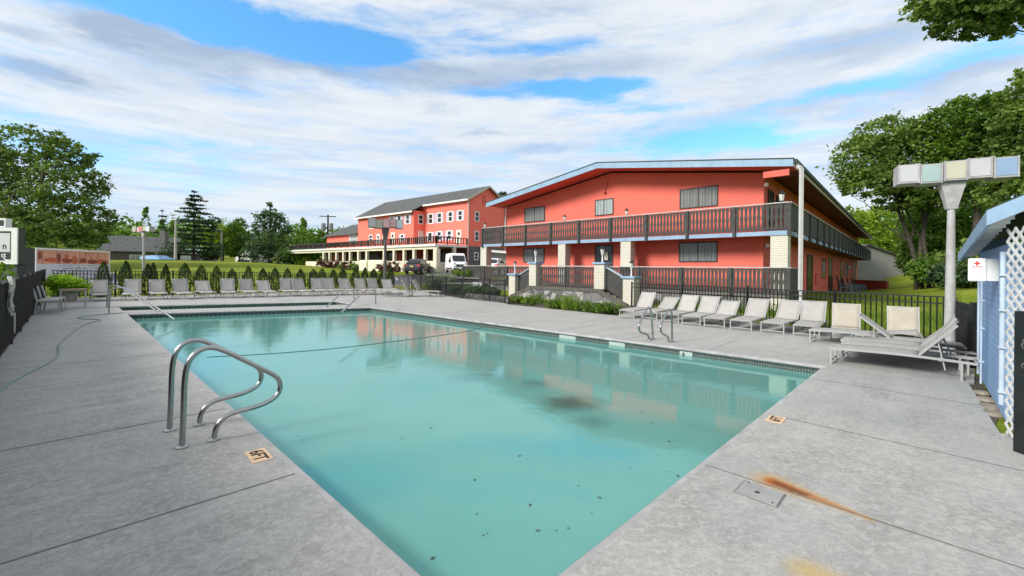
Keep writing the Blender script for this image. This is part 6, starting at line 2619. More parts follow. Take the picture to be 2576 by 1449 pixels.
o = mb.build('stone_edging', m_stone2)
tag(o, 'low grey stone edging along the foot of the fence by the planting bed', 'edging')
q0, q1 = at(1188, 727, 27.6), at(1213, 710, 27.6)
UB = root('utility_box', 'white utility box standing in the planting bed', 'utility box', (q0.x, q0.y, q0.z))
MB().lohi((q0.x, q0.y, q0.z), (q1.x, q0.y + .3, q1.z)).build('cabinet', m_white, UB, bevel=.02)
mb = MB()
for k in range(5):
    x = lerp(q0.x, q1.x, (k + .5) / 5)
    mb.lohi((x - .012, q0.y - .008, q0.z + .05), (x + .012, q0.y + .004, q1.z - .05))
mb.build('door_groove', m_lampgrey, UB)
MB().lohi((q0.x + .05, q0.y + .05, -.2), (q1.x - .05, q0.y + .25, q0.z)).build('plinth', m_stone2, UB)

# ------------------------------------------------------------------ vehicles
def loft(mb, prof, hw):
    """closed side profile (x, z) mirrored to both sides with half width hw(x, z)"""
    n = len(prof)
    L = [(x, hw(x, z), z) for x, z in prof]
    R = [(x, -hw(x, z), z) for x, z in prof]
    mb.add(L + R, [tuple(range(n))[::-1], tuple(range(n, 2 * n))] + [(i, (i + 1) % n, n + (i + 1) % n, n + i) for i in range(n)])


def wheel(par, x, y, r, w):
    mb = MB().tube([(x, y - w / 2, r), (x, y + w / 2, r)], r, 20)
    t = mb.build('wheel', m_rubber, par, world=False, smooth='auto')
    MB().tube([(x, y - w / 2 - .008, r), (x, y + w / 2 + .008, r)], r * .62, 14).build('rim', m_lampgrey, t, world=False, smooth='auto')


def make_van(label, loc, fdir):
    r = root('parked_van', label, 'van', loc, math.atan2(fdir[1], fdir[0]))
    paint = surf('white van paint', (.80, .80, .80), .28, .03, 1.5)
    prof = [(-2.7, .42), (2.45, .40), (2.72, .52), (2.76, .95), (2.62, 1.18), (1.98, 1.42), (1.28, 2.22), (.95, 2.46), (.4, 2.54), (-2.55, 2.52), (-2.72, 2.3)]

    def hw(x, z):
        w = 1.0 - .10 * max(0, (z - 1.2) / 1.3)
        if x > 1.6:
            w -= .12 * (x - 1.6) / 1.1
        return w
    mb = MB()
    loft(mb, prof, hw)
    mb.build('body', paint, r, world=False, bevel=.07)
    mb = MB()
    mb.add([(1.96, .76, 1.48), (1.96, -.76, 1.48), (1.33, -.76, 2.20), (1.33, .76, 2.20)], [(0, 1, 2, 3)])
    mb.v = [(x + .035, y, z + .035) for x, y, z in mb.v]
    mb.build('windshield', m_glass, r, world=False)
    for s in (-1, 1):
        mb = MB()
        mb.add([(x, s * (hw(x, z) + .012), z) for x, z in ((1.55, 1.45), (.55, 1.38), (.55, 2.10), (1.10, 2.10))], [(0, 1, 2, 3) if s > 0 else (3, 2, 1, 0)])
        mb.build('side_window', m_glass, r, world=False)
        mb = MB().box((1.45, s * 1.10, 1.50), (.14, .22, .36))
        mb.build('mirror', m_iron, r, world=False, bevel=.03)
        mb = MB().hexa([(2.48, s * .56 - .14, 1.02), (2.56, s * .56 + .16 * 1, 1.02), (2.40, s * .56 + .16, 1.06), (2.36, s * .56 - .14, 1.06),
                        (2.66, s * .56 - .14, 1.02), (2.62, s * .56 + .16, 1.02), (2.42, s * .60 + .16, 1.30), (2.46, s * .60 - .14, 1.30)])
        MB().box((2.56, s * .66, 1.14), (.22, .30, .24), s * rad(-18), rad(-22)).build('headlight', surf('headlight glass', (.42, .44, .46), .12, .1, 8), r, world=False, bevel=.04)
        for x in (1.75, -1.75):
            wheel(r, x, s * .86, .36, .24)
        MB().box((0, s * .985, .58), (2.8, .05, .14)).build('side_moulding', m_iron, r, world=False)
    MB().box((2.70, 0, .94), (.12, 1.02, .34), 0, rad(-6)).build('grille', m_iron, r, world=False, bevel=.05)
    MB().box((2.775, 0, .95), (.03, .20, .09)).build('badge', m_lampgrey, r, world=False, bevel=.02)
    MB().box((2.68, 0, .50), (.24, 1.72, .26)).build('bumper', m_iron, r, world=False, bevel=.05)
    MB().box((2.812, 0, .60), (.02, .34, .16)).build('licence_plate', m_white, r, world=False)
    return r


q = Vector(A3(1157, 45.6, 0))
f = Vector((.31, -.95))
q = q - Vector((f.x, f.y, 0)) * 2.2
o = make_van('white high roof van parked nose out beside the inn porch', (q.x, q.y, gz(q.x, q.y) + .03), f)
o.scale = (.84, .84, .84)


def make_car(label, loc, fdir, paint):
    r = root('parked_car', label, 'car', loc, math.atan2(fdir[1], fdir[0]))
    prof = [(-2.2, .30), (2.15, .28), (2.28, .5), (2.22, .74), (1.9, .86), (1.0, .98), (-1.0, 1.0), (-1.75, 1.04), (-2.2, .98), (-2.30, .6)]

    def hw(x, z):
        return .90 - .10 * (abs(x) / 2.2) ** 3 - .04 * max(0, z - .6)
    mb = MB()
    loft(mb, prof, hw)
    mb.build('body', paint, r, world=False, bevel=.06)
    gh = [(1.05, .95), (.25, 1.46), (-.2, 1.52), (-1.0, 1.50), (-1.45, 1.36), (-2.0, 1.0)]

    def gw(x, z):
        return .82 - .26 * max(0, z - .95) / .55
    mb = MB()
    loft(mb, gh, gw)
    mb.build('cabin', paint, r, world=False, bevel=.05)
    mb = MB()
    mb.add([(-2.0, .66, 1.03), (-2.0, -.66, 1.03), (-1.50, -.56, 1.35), (-1.50, .56, 1.35)], [(3, 2, 1, 0)])
    mb.v = [(x - .04, y, z + .035) for x, y, z in mb.v]
    mb.build('rear_window', m_glass, r, world=False)
    mb = MB()
    mb.add([(1.0, .70, 1.0), (1.0, -.70, 1.0), (.28, -.56, 1.43), (.28, .56, 1.43)], [(0, 1, 2, 3)])
    mb.v = [(x + .03, y, z + .035) for x, y, z in mb.v]
    mb.build('windshield', m_glass, r, world=False)
    for s in (-1, 1):
        mb = MB()
        mb.add([(x, s * (gw(x, z) + .012), z) for x, z in ((.75, 1.02), (-1.65, 1.04), (-1.25, 1.36), (.2, 1.38))], [(0, 1, 2, 3) if s < 0 else (3, 2, 1, 0)])
        mb.build('side_window', m_glass, r, world=False)
        MB().box((-2.2, s * .68, .82), (.14, .36, .17), s * rad(10)).build('tail_light', m_red, r, world=False, bevel=.02)
        MB().box((2.12, s * .64, .68), (.20, .34, .14), s * rad(-14)).build('headlight', MATS['headlight glass'], r, world=False, bevel=.02)
        MB().box((.72, s * .98, 1.02), (.12, .18, .13)).build('mirror', m_iron, r, world=False, bevel=.02)
        for x in (1.4, -1.4):
            wheel(r, x, s * .80, .33, .21)
    MB().box((-2.30, 0, .76), (.02, .36, .16)).build('licence_plate', surf('yellow plate', (.70, .50, .12), .5), r, world=False)
    MB().box((-2.24, 0, .42), (.12, 1.5, .18)).build('rear_bumper', m_iron, r, world=False, bevel=.03)
    MB().box((2.23, 0, .5), (.10, 1.0, .2)).build('grille', m_iron, r, world=False, bevel=.03)
    return r


q = Vector(A3(1037, 46.6, 0))
f = Vector((.10, .995))
q = q + Vector((f.x, f.y, 0)) * 2.2
o = make_car('dark grey sedan parked tail out in front of the inn', (q.x, q.y, gz(q.x, q.y) + .03), f, surf('dark plum grey car paint', (.05, .047, .06), .22, .05, 1))
o.scale = (1.06, 1.04, 1.10)
q = Vector(A3(1246, 44.0, 0))
make_car('white car glimpsed between the motel column and the coral wall', (q.x, q.y, gz(q.x, q.y) + .25), Vector((.22, .97)), surf('white car paint', (.78, .78, .79), .25, .03, 1))

# ------------------------------------------------------------------ vegetation
def quads(rng, C, size, aspect=.62, up=.35, droop=None):
    """leaf quads centred on C (n,3)"""
    n = len(C)
    nrm = rng.normal(size=(n, 3))
    nrm[:, 2] = np.abs(nrm[:, 2]) + up
    nrm /= np.linalg.norm(nrm, axis=1)[:, None]
    a = rng.normal(size=(n, 3))
    a -= nrm * (a * nrm).sum(1)[:, None]
    a /= np.linalg.norm(a, axis=1)[:, None] + 1e-9
    b = np.cross(nrm, a)
    s = (size * (.45 + 1.25 * rng.random(n) ** 1.7))[:, None]
    a, b = a * s * .5, b * s * .5 * aspect
    V = np.stack([C - a, C + b * 1.0 - a * .1, C + a, C - b * 1.0 - a * .1], 1).reshape(-1, 3)
    F = np.arange(4 * n).reshape(n, 4)
    return V, F


def cloud(rng, ells, n, clump_n=26, clump_r=.17, flat=.6, inner=.45):
    """leaf positions gathered in clumps near the surface of ellipsoids (cx,cy,cz,rx,ry,rz)"""
    E = np.array(ells, float)
    wgt = (E[:, 3] * E[:, 4] * E[:, 5]) ** .75
    wgt /= wgt.sum()
    nc = max(1, n // clump_n)
    pick = rng.choice(len(E), nc, p=wgt)
    d = rng.normal(size=(nc, 3))
    d /= np.linalg.norm(d, axis=1)[:, None]
    r = inner + (1 - inner) * rng.random(nc) ** .5
    c = E[pick, :3] + d * E[pick, 3:] * r[:, None]
    cr = clump_r * E[pick, 3:].min(1) * (.6 + .9 * rng.random(nc))
    k = np.repeat(np.arange(nc), clump_n)
    off = rng.normal(size=(len(k), 3)) * .55
    off[:, 2] *= flat
    return c[k] + off * cr[k][:, None], c


def limb(mb, rng, a, b, r0, r1, n=6, wob=.06):
    a, b = np.array(a, float), np.array(b, float)
    L = np.linalg.norm(b - a)
    pts = []
    for i in range(n + 1):
        t = i / n
        p = a + (b - a) * t
        p[2] += math.sin(math.pi * t) * L * .06
        if 0 < i < n:
            p = p + rng.normal(size=3) * L * wob * .5
        pts.append(tuple(p))
    mb.tube(pts, [r0 + (r1 - r0) * (i / n) for i in range(n + 1)], 7, caps=False)
    return pts


def tree(name, label, cat, base, ells, n, leaf, mat, seed, r0=.3, bark=None, trunk_top=None, limbs=7, clump_n=26, clump_r=.17, flat=.6, group=None, stems=1, spread=.8, inner=.45, twigs=True):
    rng = np.random.default_rng(seed)
    r = root(name, label, cat, base, 0, group)
    C, cc = cloud(rng, ells, n, clump_n, clump_r, flat, inner)
    V, F = quads(rng, C, leaf)
    obj('crown', V, F, mat, r)
    E = np.array(ells, float)
    top = trunk_top or (E[:, :3].mean(0))
    mb = MB()
    for s in range(stems):
        bx = (base[0] + (rng.random() - .5) * spread * (stems > 1), base[1] + (rng.random() - .5) * spread * (stems > 1), base[2] - .4)
        tx = (top[0] + (rng.random() - .5) * spread * 3 * (stems > 1), top[1], top[2])
        tp = limb(mb, rng, bx, tx, r0, r0 * .45, 8, .015)
        for k in range(limbs):
            t = rng.integers(3, len(tp))
            e = cc[rng.integers(0, len(cc))]
            lp = limb(mb, rng, tp[t], e, r0 * .32, r0 * .06, 6)
            if twigs:
                for q in range(3):
                    e2 = cc[np.argsort(np.linalg.norm(cc - np.array(lp[3 + q % 3]), axis=1))[rng.integers(0, min(12, len(cc)))]]
                    limb(mb, rng, lp[2 + q], e2, r0 * .12, r0 * .03, 4)
    mb.build('trunk', bark or m_bark, r, smooth=True)
    return r


def epx(u, v, ru, rv, d, depth=.9, dd=0.0):
    """ellipsoid from picture coordinates at distance d"""
    p = at(u, v, d + dd)
    return (p.x, p.y, p.z, ru / FOC * d, ru / FOC * d * depth, rv / FOC * d)


def gbase(u, d):
    x, y, _ = A3(u, d, 0)
    return (x, y, gz(x, y))


d = 48
tree('ash_tree', 'large spreading broadleaf tree rising behind the trailer at the left edge', 'tree', gbase(103, d),
     [epx(75, 365, 95, 50, d), epx(165, 385, 60, 45, d), epx(25, 430, 90, 65, d, dd=1), epx(160, 470, 75, 60, d, dd=-1.5), epx(215, 470, 50, 55, d), epx(235, 545, 48, 55, d, dd=-1),
      epx(30, 530, 95, 65, d, dd=-1), epx(145, 560, 105, 50, d, dd=-2), epx(-60, 460, 90, 110, d), epx(90, 600, 130, 36, d, dd=-2), epx(220, 595, 55, 30, d, dd=-2)],
     31000, .33, m_green_left, 3, .34, m_bark, (at(108, 430, d).x, d, at(108, 430, d).z), 20, 34, .25, .5, inner=.42)

d = 76


def conifer(label, u, vtop, vbot, wid, d, seed, mat, layers=15, gap=.5, name='pine_tree', n_leaf=150, trunk_show=.12, leaf=.42, irregular=.25, power=.75, group=None):
    rng = np.random.default_rng(seed)
    b = gbase(u, d)
    zt_ = at(u, vtop, d).z
    zb_ = b[2] + (zt_ - b[2]) * trunk_show
    W = wid / FOC * d
    r = root(name, label, 'tree', b, 0, group)
    mb = MB()
    mb.tube([(b[0], b[1], b[2] - .4), (b[0], b[1], (b[2] + zt_) / 2), (b[0], b[1], zt_)], [W * .075, W * .05, .03], 8)
    Cs = []
    for k in range(layers):
        t = k / (layers - 1)
        z = zb_ + (zt_ - zb_) * t
        R = W * (1 - t) ** power * (1 + irregular * (rng.random() - .5) * 2) + .12 * W
        nb = 7
        a0 = rng.random() * 6.28
        for j in range(nb):
            a = a0 + 6.283 * j / nb + rng.normal() * .35
            Rj = R * (.5 + .75 * rng.random())
            tip = (b[0] + math.cos(a) * Rj, b[1] + math.sin(a) * Rj, z + .02 * Rj - .12 * Rj * (1 - t) + rng.normal() * .1)
            mb.tube([(b[0], b[1], z), tip], [.05, .015], 5, caps=False)
            m_ = int(n_leaf * Rj / W) + 6
            tt = .25 + .75 * rng.random(m_) ** .8
            P = np.array([b[0], b[1], z]) + (np.array(tip) - np.array([b[0], b[1], z])) * tt[:, None]
            P += rng.normal(size=(m_, 3)) * np.array([.16, .16, gap * .12]) * (R * .9)
            Cs.append(P)
    C = np.concatenate(Cs)
    V, F = quads(rng, C, leaf, .45, .8)
    obj('crown', V, F, mat, r)
    mb.build('trunk', m_bark, r)
    return r


conifer('layered dark pine with flat tiered branches beyond the far lawn', 487, 482, 655, 46, 76, 5, m_green_con, 15, .28, n_leaf=130, trunk_show=.14, leaf=.42, power=.55, irregular=.42)
d = 78
tree('spruce_tree', 'tall irregular grey green tree with a pointed top beyond the far lawn', 'tree', gbase(680, d),
     [epx(678, 525, 16, 22, d), epx(680, 552, 34, 22, d), epx(655, 572, 22, 18, d), epx(706, 575, 24, 18, d), epx(680, 605, 46, 34, d), epx(655, 635, 40, 28, d), epx(712, 640, 42, 26, d)],
     9000, .42, m_green_blue, 6, .3, m_bark, (at(680, 520, d).x, d, at(680, 520, d).z), 8, 20, .34, .6)
d = 84
tree('bright_tree', 'bright yellow green tree right of the layered pine', 'tree', gbase(560, d),
     [epx(552, 585, 36, 34, d), epx(590, 590, 34, 30, d), epx(575, 615, 44, 28, d), epx(540, 620, 28, 26, d)], 7000, .42, m_green_bright, 7, .2, m_bark, None, 6, 22, .3)
tree('bright_tree', 'thin bright tree with sparse top right of the other bright one', 'tree', gbase(603, 82),
     [epx(600, 568, 20, 22, 82), epx(610, 605, 26, 26, 82), epx(590, 635, 22, 16, 82)], 3200, .40, m_green_mid, 17, .16, m_bark, None, 6, 20, .32)
tree('small_tree', 'bare topped small tree between the pine and the bright trees', 'tree', gbase(535, 80),
     [epx(535, 560, 18, 18, 80), epx(530, 640, 22, 20, 80)], 1400, .36, m_green_con, 18, .16, m_bark, None, 9, 16, .3)
for (u, v, ru, rv, dd, mt, n, lab, s) in ((745, 600, 40, 34, 92, m_green_mid, 3600, 'round green tree right of the grey green spruce', 21), (785, 600, 34, 26, 100, m_green_mid, 3000, 'round green tree left of the utility pole', 22),
                                     (830, 600, 34, 26, 104, m_green_mid, 3000, 'round green tree behind the utility pole', 23), (862, 596, 26, 22, 110, m_green_con, 2200, 'dark tree top showing above the inn annex', 24)):
    tree('round_tree', lab, 'tree', gbase(u, dd), [epx(u, v, ru, rv, dd), epx(u + 8, v + rv * .8, ru * .9, rv * .8, dd), epx(u - 12, v + rv * .9, ru * .7, rv * .7, dd)], n, .50, mt, s, .25, m_bark, None, 5, 22, .3)
conifer('small dark spruce spire right of the grey green spruce', 766, 560, 660, 14, 110, 31, m_green_con, 10, .4, 'spruce_tree', 40, .1, .5)
conifer('small dark spruce spire beside the utility pole', 812, 575, 660, 12, 120, 32, m_green_con, 9, .4, 'spruce_tree', 36, .1, .5)
conifer('dark pine top rising from the wooded hill left of the thin light pole', 407, 530, 640, 24, 120, 33, m_green_con, 9, .5, 'spruce_tree', 50, .1, .6)
d = 95
tree('background_tree', 'tree top peeking over the roofs between inn and motel', 'tree', gbase(1268, d),
     [epx(1266, 498, 24, 15, d), epx(1280, 505, 22, 14, d), epx(1262, 515, 20, 14, d)], 3000, .45, m_green_con, 41, .3, m_bark, None, 4, 20, .3)

# far woods: one mass on the hills
rng = np.random.default_rng(77)
Vs, Fs, nv = [], [], 0
for k in range(330):
    if k < 210:
        u, dd = rng.uniform(-250, 1000), rng.uniform(125, 260)
    else:
        u, dd = rng.uniform(1900, 2900), rng.uniform(100, 240)
    x, y, _ = A3(u, dd, 0)
    z = gz(x, y)
    h = rng.uniform(7, 12)
    con = rng.random() < .16
    if con:
        m_ = 170
        t = rng.random(m_) ** .7
        a = rng.random(m_) * 6.28
        R = 2.6 * (1 - t) + .2
        C = np.stack([x + R * np.cos(a), y + R * np.sin(a), z + t * h * 1.35], 1)
    else:
        C, _ = cloud(rng, [(x, y, z + h * .6, h * .42, h * .42, h * .45)], 260, 13, .32, .7, .6)
    V, F = quads(rng, C, 1.15, .7)
    Vs.append(V)
    Fs.append(F + nv)
    nv += len(V)
o = obj('far_woods', np.concatenate(Vs), np.concatenate(Fs), m_green_mid)
tag(o, kind='stuff')

# right hand trees
d = 40
tree('maple_tree', 'big dark maple leaning out over the motel roof, leftmost of the right hand maples', 'tree', gbase(2290, d),
     [epx(2175, 405, 72, 62, d), epx(2235, 345, 78, 50, d), epx(2290, 400, 90, 85, d), epx(2200, 460, 75, 38, d, dd=-1), epx(2330, 480, 70, 55, d), epx(2275, 500, 60, 32, d, dd=-1)],
     26000, .30, m_green_maple, 51, .20, m_bark, (at(2290, 440, d).x, d, at(2290, 440, d).z), 9, 30, .28, .5, stems=3, spread=2.6, inner=.5)
d = 37
tree('maple_tree', 'tall lighter maple rising behind the box lamp', 'tree', gbase(2455, d),
     [epx(2420, 305, 85, 55, d), epx(2490, 300, 80, 60, d), epx(2400, 380, 70, 55, d), epx(2480, 390, 90, 60, d), epx(2440, 450, 100, 60, d), epx(2510, 260, 40, 24, d)],
     26000, .29, leafmat('light maple leaves', (.035, .08, .012), (.14, .235, .03)), 52, .32, m_bark, None, 9, 30, .28, .5, inner=.5)
d = 33
tree('maple_tree', 'maple at the far right edge behind the blue shed roof', 'tree', gbase(2600, d),
     [epx(2570, 330, 60, 70, d), epx(2600, 420, 90, 80, d), epx(2540, 480, 60, 60, d), epx(2560, 240, 40, 40, d), epx(2620, 290, 80, 80, d)],
     18000, .27, m_green_maple, 53, .3, m_bark, None, 8, 30, .28, .5, inner=.5)
d = 72
tree('light_tree', 'light green tree beyond the grey shed', 'tree', gbase(2190, d),
     [epx(2150, 570, 60, 42, d), epx(2215, 560, 62, 44, d), epx(2190, 610, 90, 34, d), epx(2260, 600, 50, 50, d), epx(2130, 545, 30, 26, d)], 12000, .42, m_green_bright, 54, .25, m_bark, None, 8, 24, .28)
d = 46
tree('understory_tree', 'mid green understory tree behind the lamp pole', 'tree', gbase(2370, d),
     [epx(2340, 600, 66, 62, d), epx(2400, 590, 70, 64, d), epx(2370, 540, 80, 56, d), epx(2300, 560, 46, 46, d, dd=3), epx(2450, 560, 70, 70, d), epx(2330, 660, 60, 40, d)], 22000, .30, m_green_mid, 55, .22, m_bark, None, 8, 26, .28)
for (u, v, ru, rv, dd, n, mt, lab, s) in ((2350, 670, 50, 36, 38, 5200, m_green_mid, 'low bush beside the grey shed', 61), (2430, 670, 60, 46, 34, 6500, m_green_maple, 'dark bush between the lamp pole and the blue shed', 62),
                                        (2318, 650, 42, 40, 52, 4200, m_green_mid, 'bush at the right corner of the grey shed', 63), (2520, 640, 70, 60, 30, 6000, m_green_maple, 'dark bush behind the blue shed', 64),
                                        (2395, 690, 45, 26, 31, 3600, m_green_con, 'dark low growth at the top of the lawn', 65)):
    tree('bush', lab, 'bush', gbase(u, dd), [epx(u, v, ru, rv, dd), epx(u + ru * .4, v + rv * .4, ru * .7, rv * .7, dd), epx(u - ru * .4, v + rv * .5, ru * .7, rv * .6, dd)], n, .24, mt, s, .06, m_bark, None, 6, 24, .32, twigs=False)

# maple branch hanging into the top right corner
d = 9.5
p0 = (13.6, 8.4, 0)
tree('overhanging_maple', 'near maple whose leafy branch hangs into the top right corner', 'tree', (p0[0], p0[1], gz(p0[0], p0[1])),
     [epx(2360, 18, 60, 26, d), epx(2440, 45, 85, 42, d), epx(2520, 40, 80, 48, d), epx(2470, -40, 150, 60, d), epx(2620, -60, 140, 90, d),
      epx(2572, 196, 24, 22, d + 3)],
     24000, .11, m_green_maple, 71, .085, m_bark, (13.3, 8.8, 8.6), 10, 30, .24, .6, inner=.3)

# columnar arborvitae behind the far fence
rng = np.random.default_rng(5)
protoA = []
for vnt in range(3):
    n = 2600
    t = rng.random(n) ** .85
    a = rng.random(n) * 6.283
    lob = 1 + .16 * np.sin(a * 3 + vnt * 2 + t * 9) + .10 * np.sin(a * 5 - t * 14 + vnt)
    R = .235 * (1 - t ** 2.8) ** .8 * (.72 + .55 * np.minimum(1, t * 3.2)) * lob * (.70 + .36 * rng.random(n)) + .006
    C = np.stack([R * np.cos(a), R * np.sin(a), .04 + t * .97], 1)
    C[:, :2] += rng.normal(size=(n, 2)) * .010
    V, F = quads(rng, C, .052, .5, 0.0)
    # sprays stand upright
    r = root('arborvitae', 'x', 'shrub', (0, 0, 0))
    obj('foliage', V, F, m_green_arb, r, world=False)
    MB().lathe((0, 0, -.08), [(.022, 0), (.016, .5)], 7).build('stem', m_bark, r, world=False)
    protoA.append(r)
arb = [(190, 178), (370, 172), (548, 196), (590, 188), (690, 200), (845, 190), (975, 205), (1100, 212), (1225, 235), (1355, 213), (1475, 230), (1570, 228), (1670, 228), (1775, 236),
       (1880, 235), (1950, 232), (2040, 238), (2115, 228), (2220, 228), (2295, 224), (2365, 235), (2440, 240), (2500, 226)]
fdir = (F2 - Fc).normalized()
fn = Vector((-fdir.y, fdir.x, 0))
if fn.y < 0:
    fn = -fn
ordn = ['first', 'second', 'third', 'fourth', 'fifth', 'sixth', 'seventh', 'eighth', 'ninth', 'tenth', 'eleventh', 'twelfth', 'thirteenth', 'fourteenth', 'fifteenth',
        'sixteenth', 'seventeenth', 'eighteenth', 'nineteenth', 'twentieth', 'twenty-first', 'twenty-second', 'last']
rnd = random.Random(3)
for k, (x, y) in enumerate(arb):
    u, v = zq(x, y)
    a_, kk = ray(u, v)
    P = Fc + fn * .75
    s = (a_ * P.y - P.x) / (fdir.x - a_ * fdir.y)
    q = P + fdir * s
    _, k2 = ray(u, v)
    zt_ = EYE + k2 * q.y
    g = gz(q.x, q.y)
    o = protoA[k] if k < 3 else copy_tree(protoA[k % 3])
    o.location = (q.x, q.y, g)
    hgt = zt_ - g
    w_ = rnd.uniform(.95, 1.25)
    if x in (548, 590, 690):
        w_ *= .85
    o.scale = (w_, w_, hgt)
    o.rotation_euler = (0, 0, rnd.random() * 6.28)
    extra = {0: ', beside the trailer', 2: ', the left one of two grown together', 3: ', the right one of two grown together', 22: ', right of the dark lamp pole'}.get(k, '')
    tag(o, '%s arborvitae from the left behind the far fence%s' % (ordn[k], extra), 'shrub', 'arborvitae in a row behind the far fence')


# bushes and weeds
def bush(name, label, cat, c, rx, rz, n, leaf, mat, seed, group=None, ry=None, clump=.34, up=.35):
    rng = np.random.default_rng(seed)
    C, _ = cloud(rng, [(c[0], c[1], c[2] + rz * .95, rx, ry or rx, rz), (c[0] + rx * .3, c[1], c[2] + rz * .6, rx * .7, rx * .6, rz * .6)], n, 16, clump, .8, .4)
    C[:, 2] = np.maximum(C[:, 2], c[2] + .02)
    V, F = quads(rng, C, leaf, .55, up)
    r = root(name, label, cat, c, 0, group)
    obj('foliage', V, F, mat, r)
    mb = MB()
    for k in range(5):
        e = C[rng.integers(0, len(C))]
        mb.tube([(c[0] + rng.normal() * .03, c[1] + rng.normal() * .03, c[2] - .05), tuple(e)], [.015, .006], 5, caps=False)
    mb.build('stems', m_bark, r)
    return r


def tuft(name, label, c, r_, h, n, mat, seed, group=None, leafy=.5):
    """upright stems with leaves: weeds along the wall foot"""
    rng = np.random.default_rng(seed)
    vs, fs = [], []
    for k in range(n):
        a, q = rng.random() * 6.283, r_ * math.sqrt(rng.random())
        b = np.array([c[0] + q * math.cos(a), c[1] + q * math.sin(a), c[2]])
        lean = np.array([math.cos(a), math.sin(a), 0]) * rng.uniform(.05, .45) * h
        H_ = h * rng.uniform(.45, 1.0)
        w_ = .012 + .010 * rng.random()
        sd_ = np.array([-math.sin(a + 1), math.cos(a + 1), 0]) * w_
        base_i = len(vs)
        for j, t in enumerate((0, .4, .75, 1.0)):
            p = b + lean * t * t + np.array([0, 0, H_ * t * (1 - .12 * t)])
            ww = (1, .9, .6, .1)[j]
            vs += [tuple(p - sd_ * ww), tuple(p + sd_ * ww)]
        fs += [(base_i + 2 * j, base_i + 2 * j + 1, base_i + 2 * j + 3, base_i + 2 * j + 2) for j in range(3)]
    m_ = int(n * 2.2 * leafy)
    a, q = rng.random(m_) * 6.283, r_ * 1.1 * np.sqrt(rng.random(m_))
    C = np.stack([c[0] + q * np.cos(a), c[1] + q * np.sin(a), c[2] + h * rng.random(m_) * .75], 1)
    V, F = quads(rng, C, .085, .45, .3)
    nb = len(vs)
    vs = np.concatenate([np.array(vs), V])
    fs = np.concatenate([np.array(fs), F + nb])
    o = obj(name, vs, fs, mat)
    return tag(o, label, 'plant', group)


wl_p = [(1283, 758, .35, .50), (1325, 766, .42, .62), (1352, 762, .40, .88), (1385, 775, .45, .50), (1412, 775, .42, 1.10), (1432, 780, .45, 1.25), (1460, 782, .45, .85), (1490, 787, .42, .52),
        (1513, 790, .42, .60), (1540, 789, .45, .85), (1300, 762, .35, .48)]
wlab = ['leafy weed clump at the left pillar foot, by the gate', 'bushy weed clump below the left stair', 'upright weed clump left of centre at the stone landing', 'low spreading weed clump at the landing foot, left of the tall one',
        'tall grassy weed clump left of the tallest one', 'tallest grassy weed clump at the centre of the stone landing', 'weed clump just right of the tallest one', 'low weed clump right of the landing centre',
        'leafy weed clump below the right stair, with small yellow flower', 'weed clump at the right end before the loungers', 'small weed clump between the left pillar and the bushy one']
for k, ((u, v, r_, h), lab) in enumerate(zip(wl_p, wlab)):
    p = gp(u, v)
    p = p + Vector((.1, .35, 0))
    if k in (1, 3, 7, 8, 10):
        bush('weed_clump', lab, 'plant', (p.x, p.y, -.03), r_ * .95, h * .40, 900, .085, m_weed, 100 + k, 'weeds at the foot of the stone landing')
    else:
        tuft('weed_clump', lab, (p.x, p.y, -.03), r_ * .8, h * .66, 60, m_weed, 100 + k, 'weeds at the foot of the stone landing', 2.2)
# stems behind the right fence against the stone
for k, (u, v) in enumerate(((1690, 778), (1760, 785), (1850, 792), (1960, 800))):
    p = gp(u, v)
    tuft('weed_clump', ['straggly weeds behind the fence, between the third and fourth right loungers', 'straggly weeds behind the fence near the fourth right lounger',
                        'straggly weeds behind the fence near the sixth right lounger', 'straggly weeds by the downspout foot'][k],
         (p.x + .7, p.y + 1.4, -.03), .35, .55, 60, m_weed, 140 + k, 'weeds behind the right fence', .8)
# planter with lime shrub
p = gp(172, 758)
PT = root('planter_pot', 'grey tub of bright lime green foliage at the left deck corner', 'planter', (p.x, p.y, 0))
MB().lathe((p.x, p.y, 0), [(.26, 0), (.34, .36), (.36, .40), (.31, .41)], 20).build('tub', surf('grey tub', (.36, .33, .30), .8, .15, 6), PT, smooth='auto')
rng = np.random.default_rng(8)
C, _ = cloud(rng, [(p.x - .1, p.y, .78, .75, .6, .42), (p.x + .4, p.y, .72, .45, .4, .3), (p.x - .5, p.y + .1, .85, .5, .4, .35)], 3200, 14, .34, .6, .3)
V, F = quads(rng, C, .11, .5, .5)
obj('foliage', V, F, m_lime, PT)
for k, (u, v, rx, rz_, mt) in enumerate(((128, 750, .6, .65, m_weed), (95, 752, .5, .5, m_weed), (205, 748, .45, .5, m_green_mid))):
    p = gp(u, v)
    bush('bush', ['green bush behind the far fence corner', 'green bush at the very corner of the two fences', 'dark green bush right of the lime planter'][k], 'bush', (p.x, p.y + .9, -.05), rx, rz_, 1100, .10, mt, 150 + k)
p = at(-40, 668, 10.5)
bush('bush', 'bush leaning over the left fence at the picture edge', 'bush', (p.x - .2, p.y + .3, 0), .42, .92, 1300, .12, m_weed, 155)
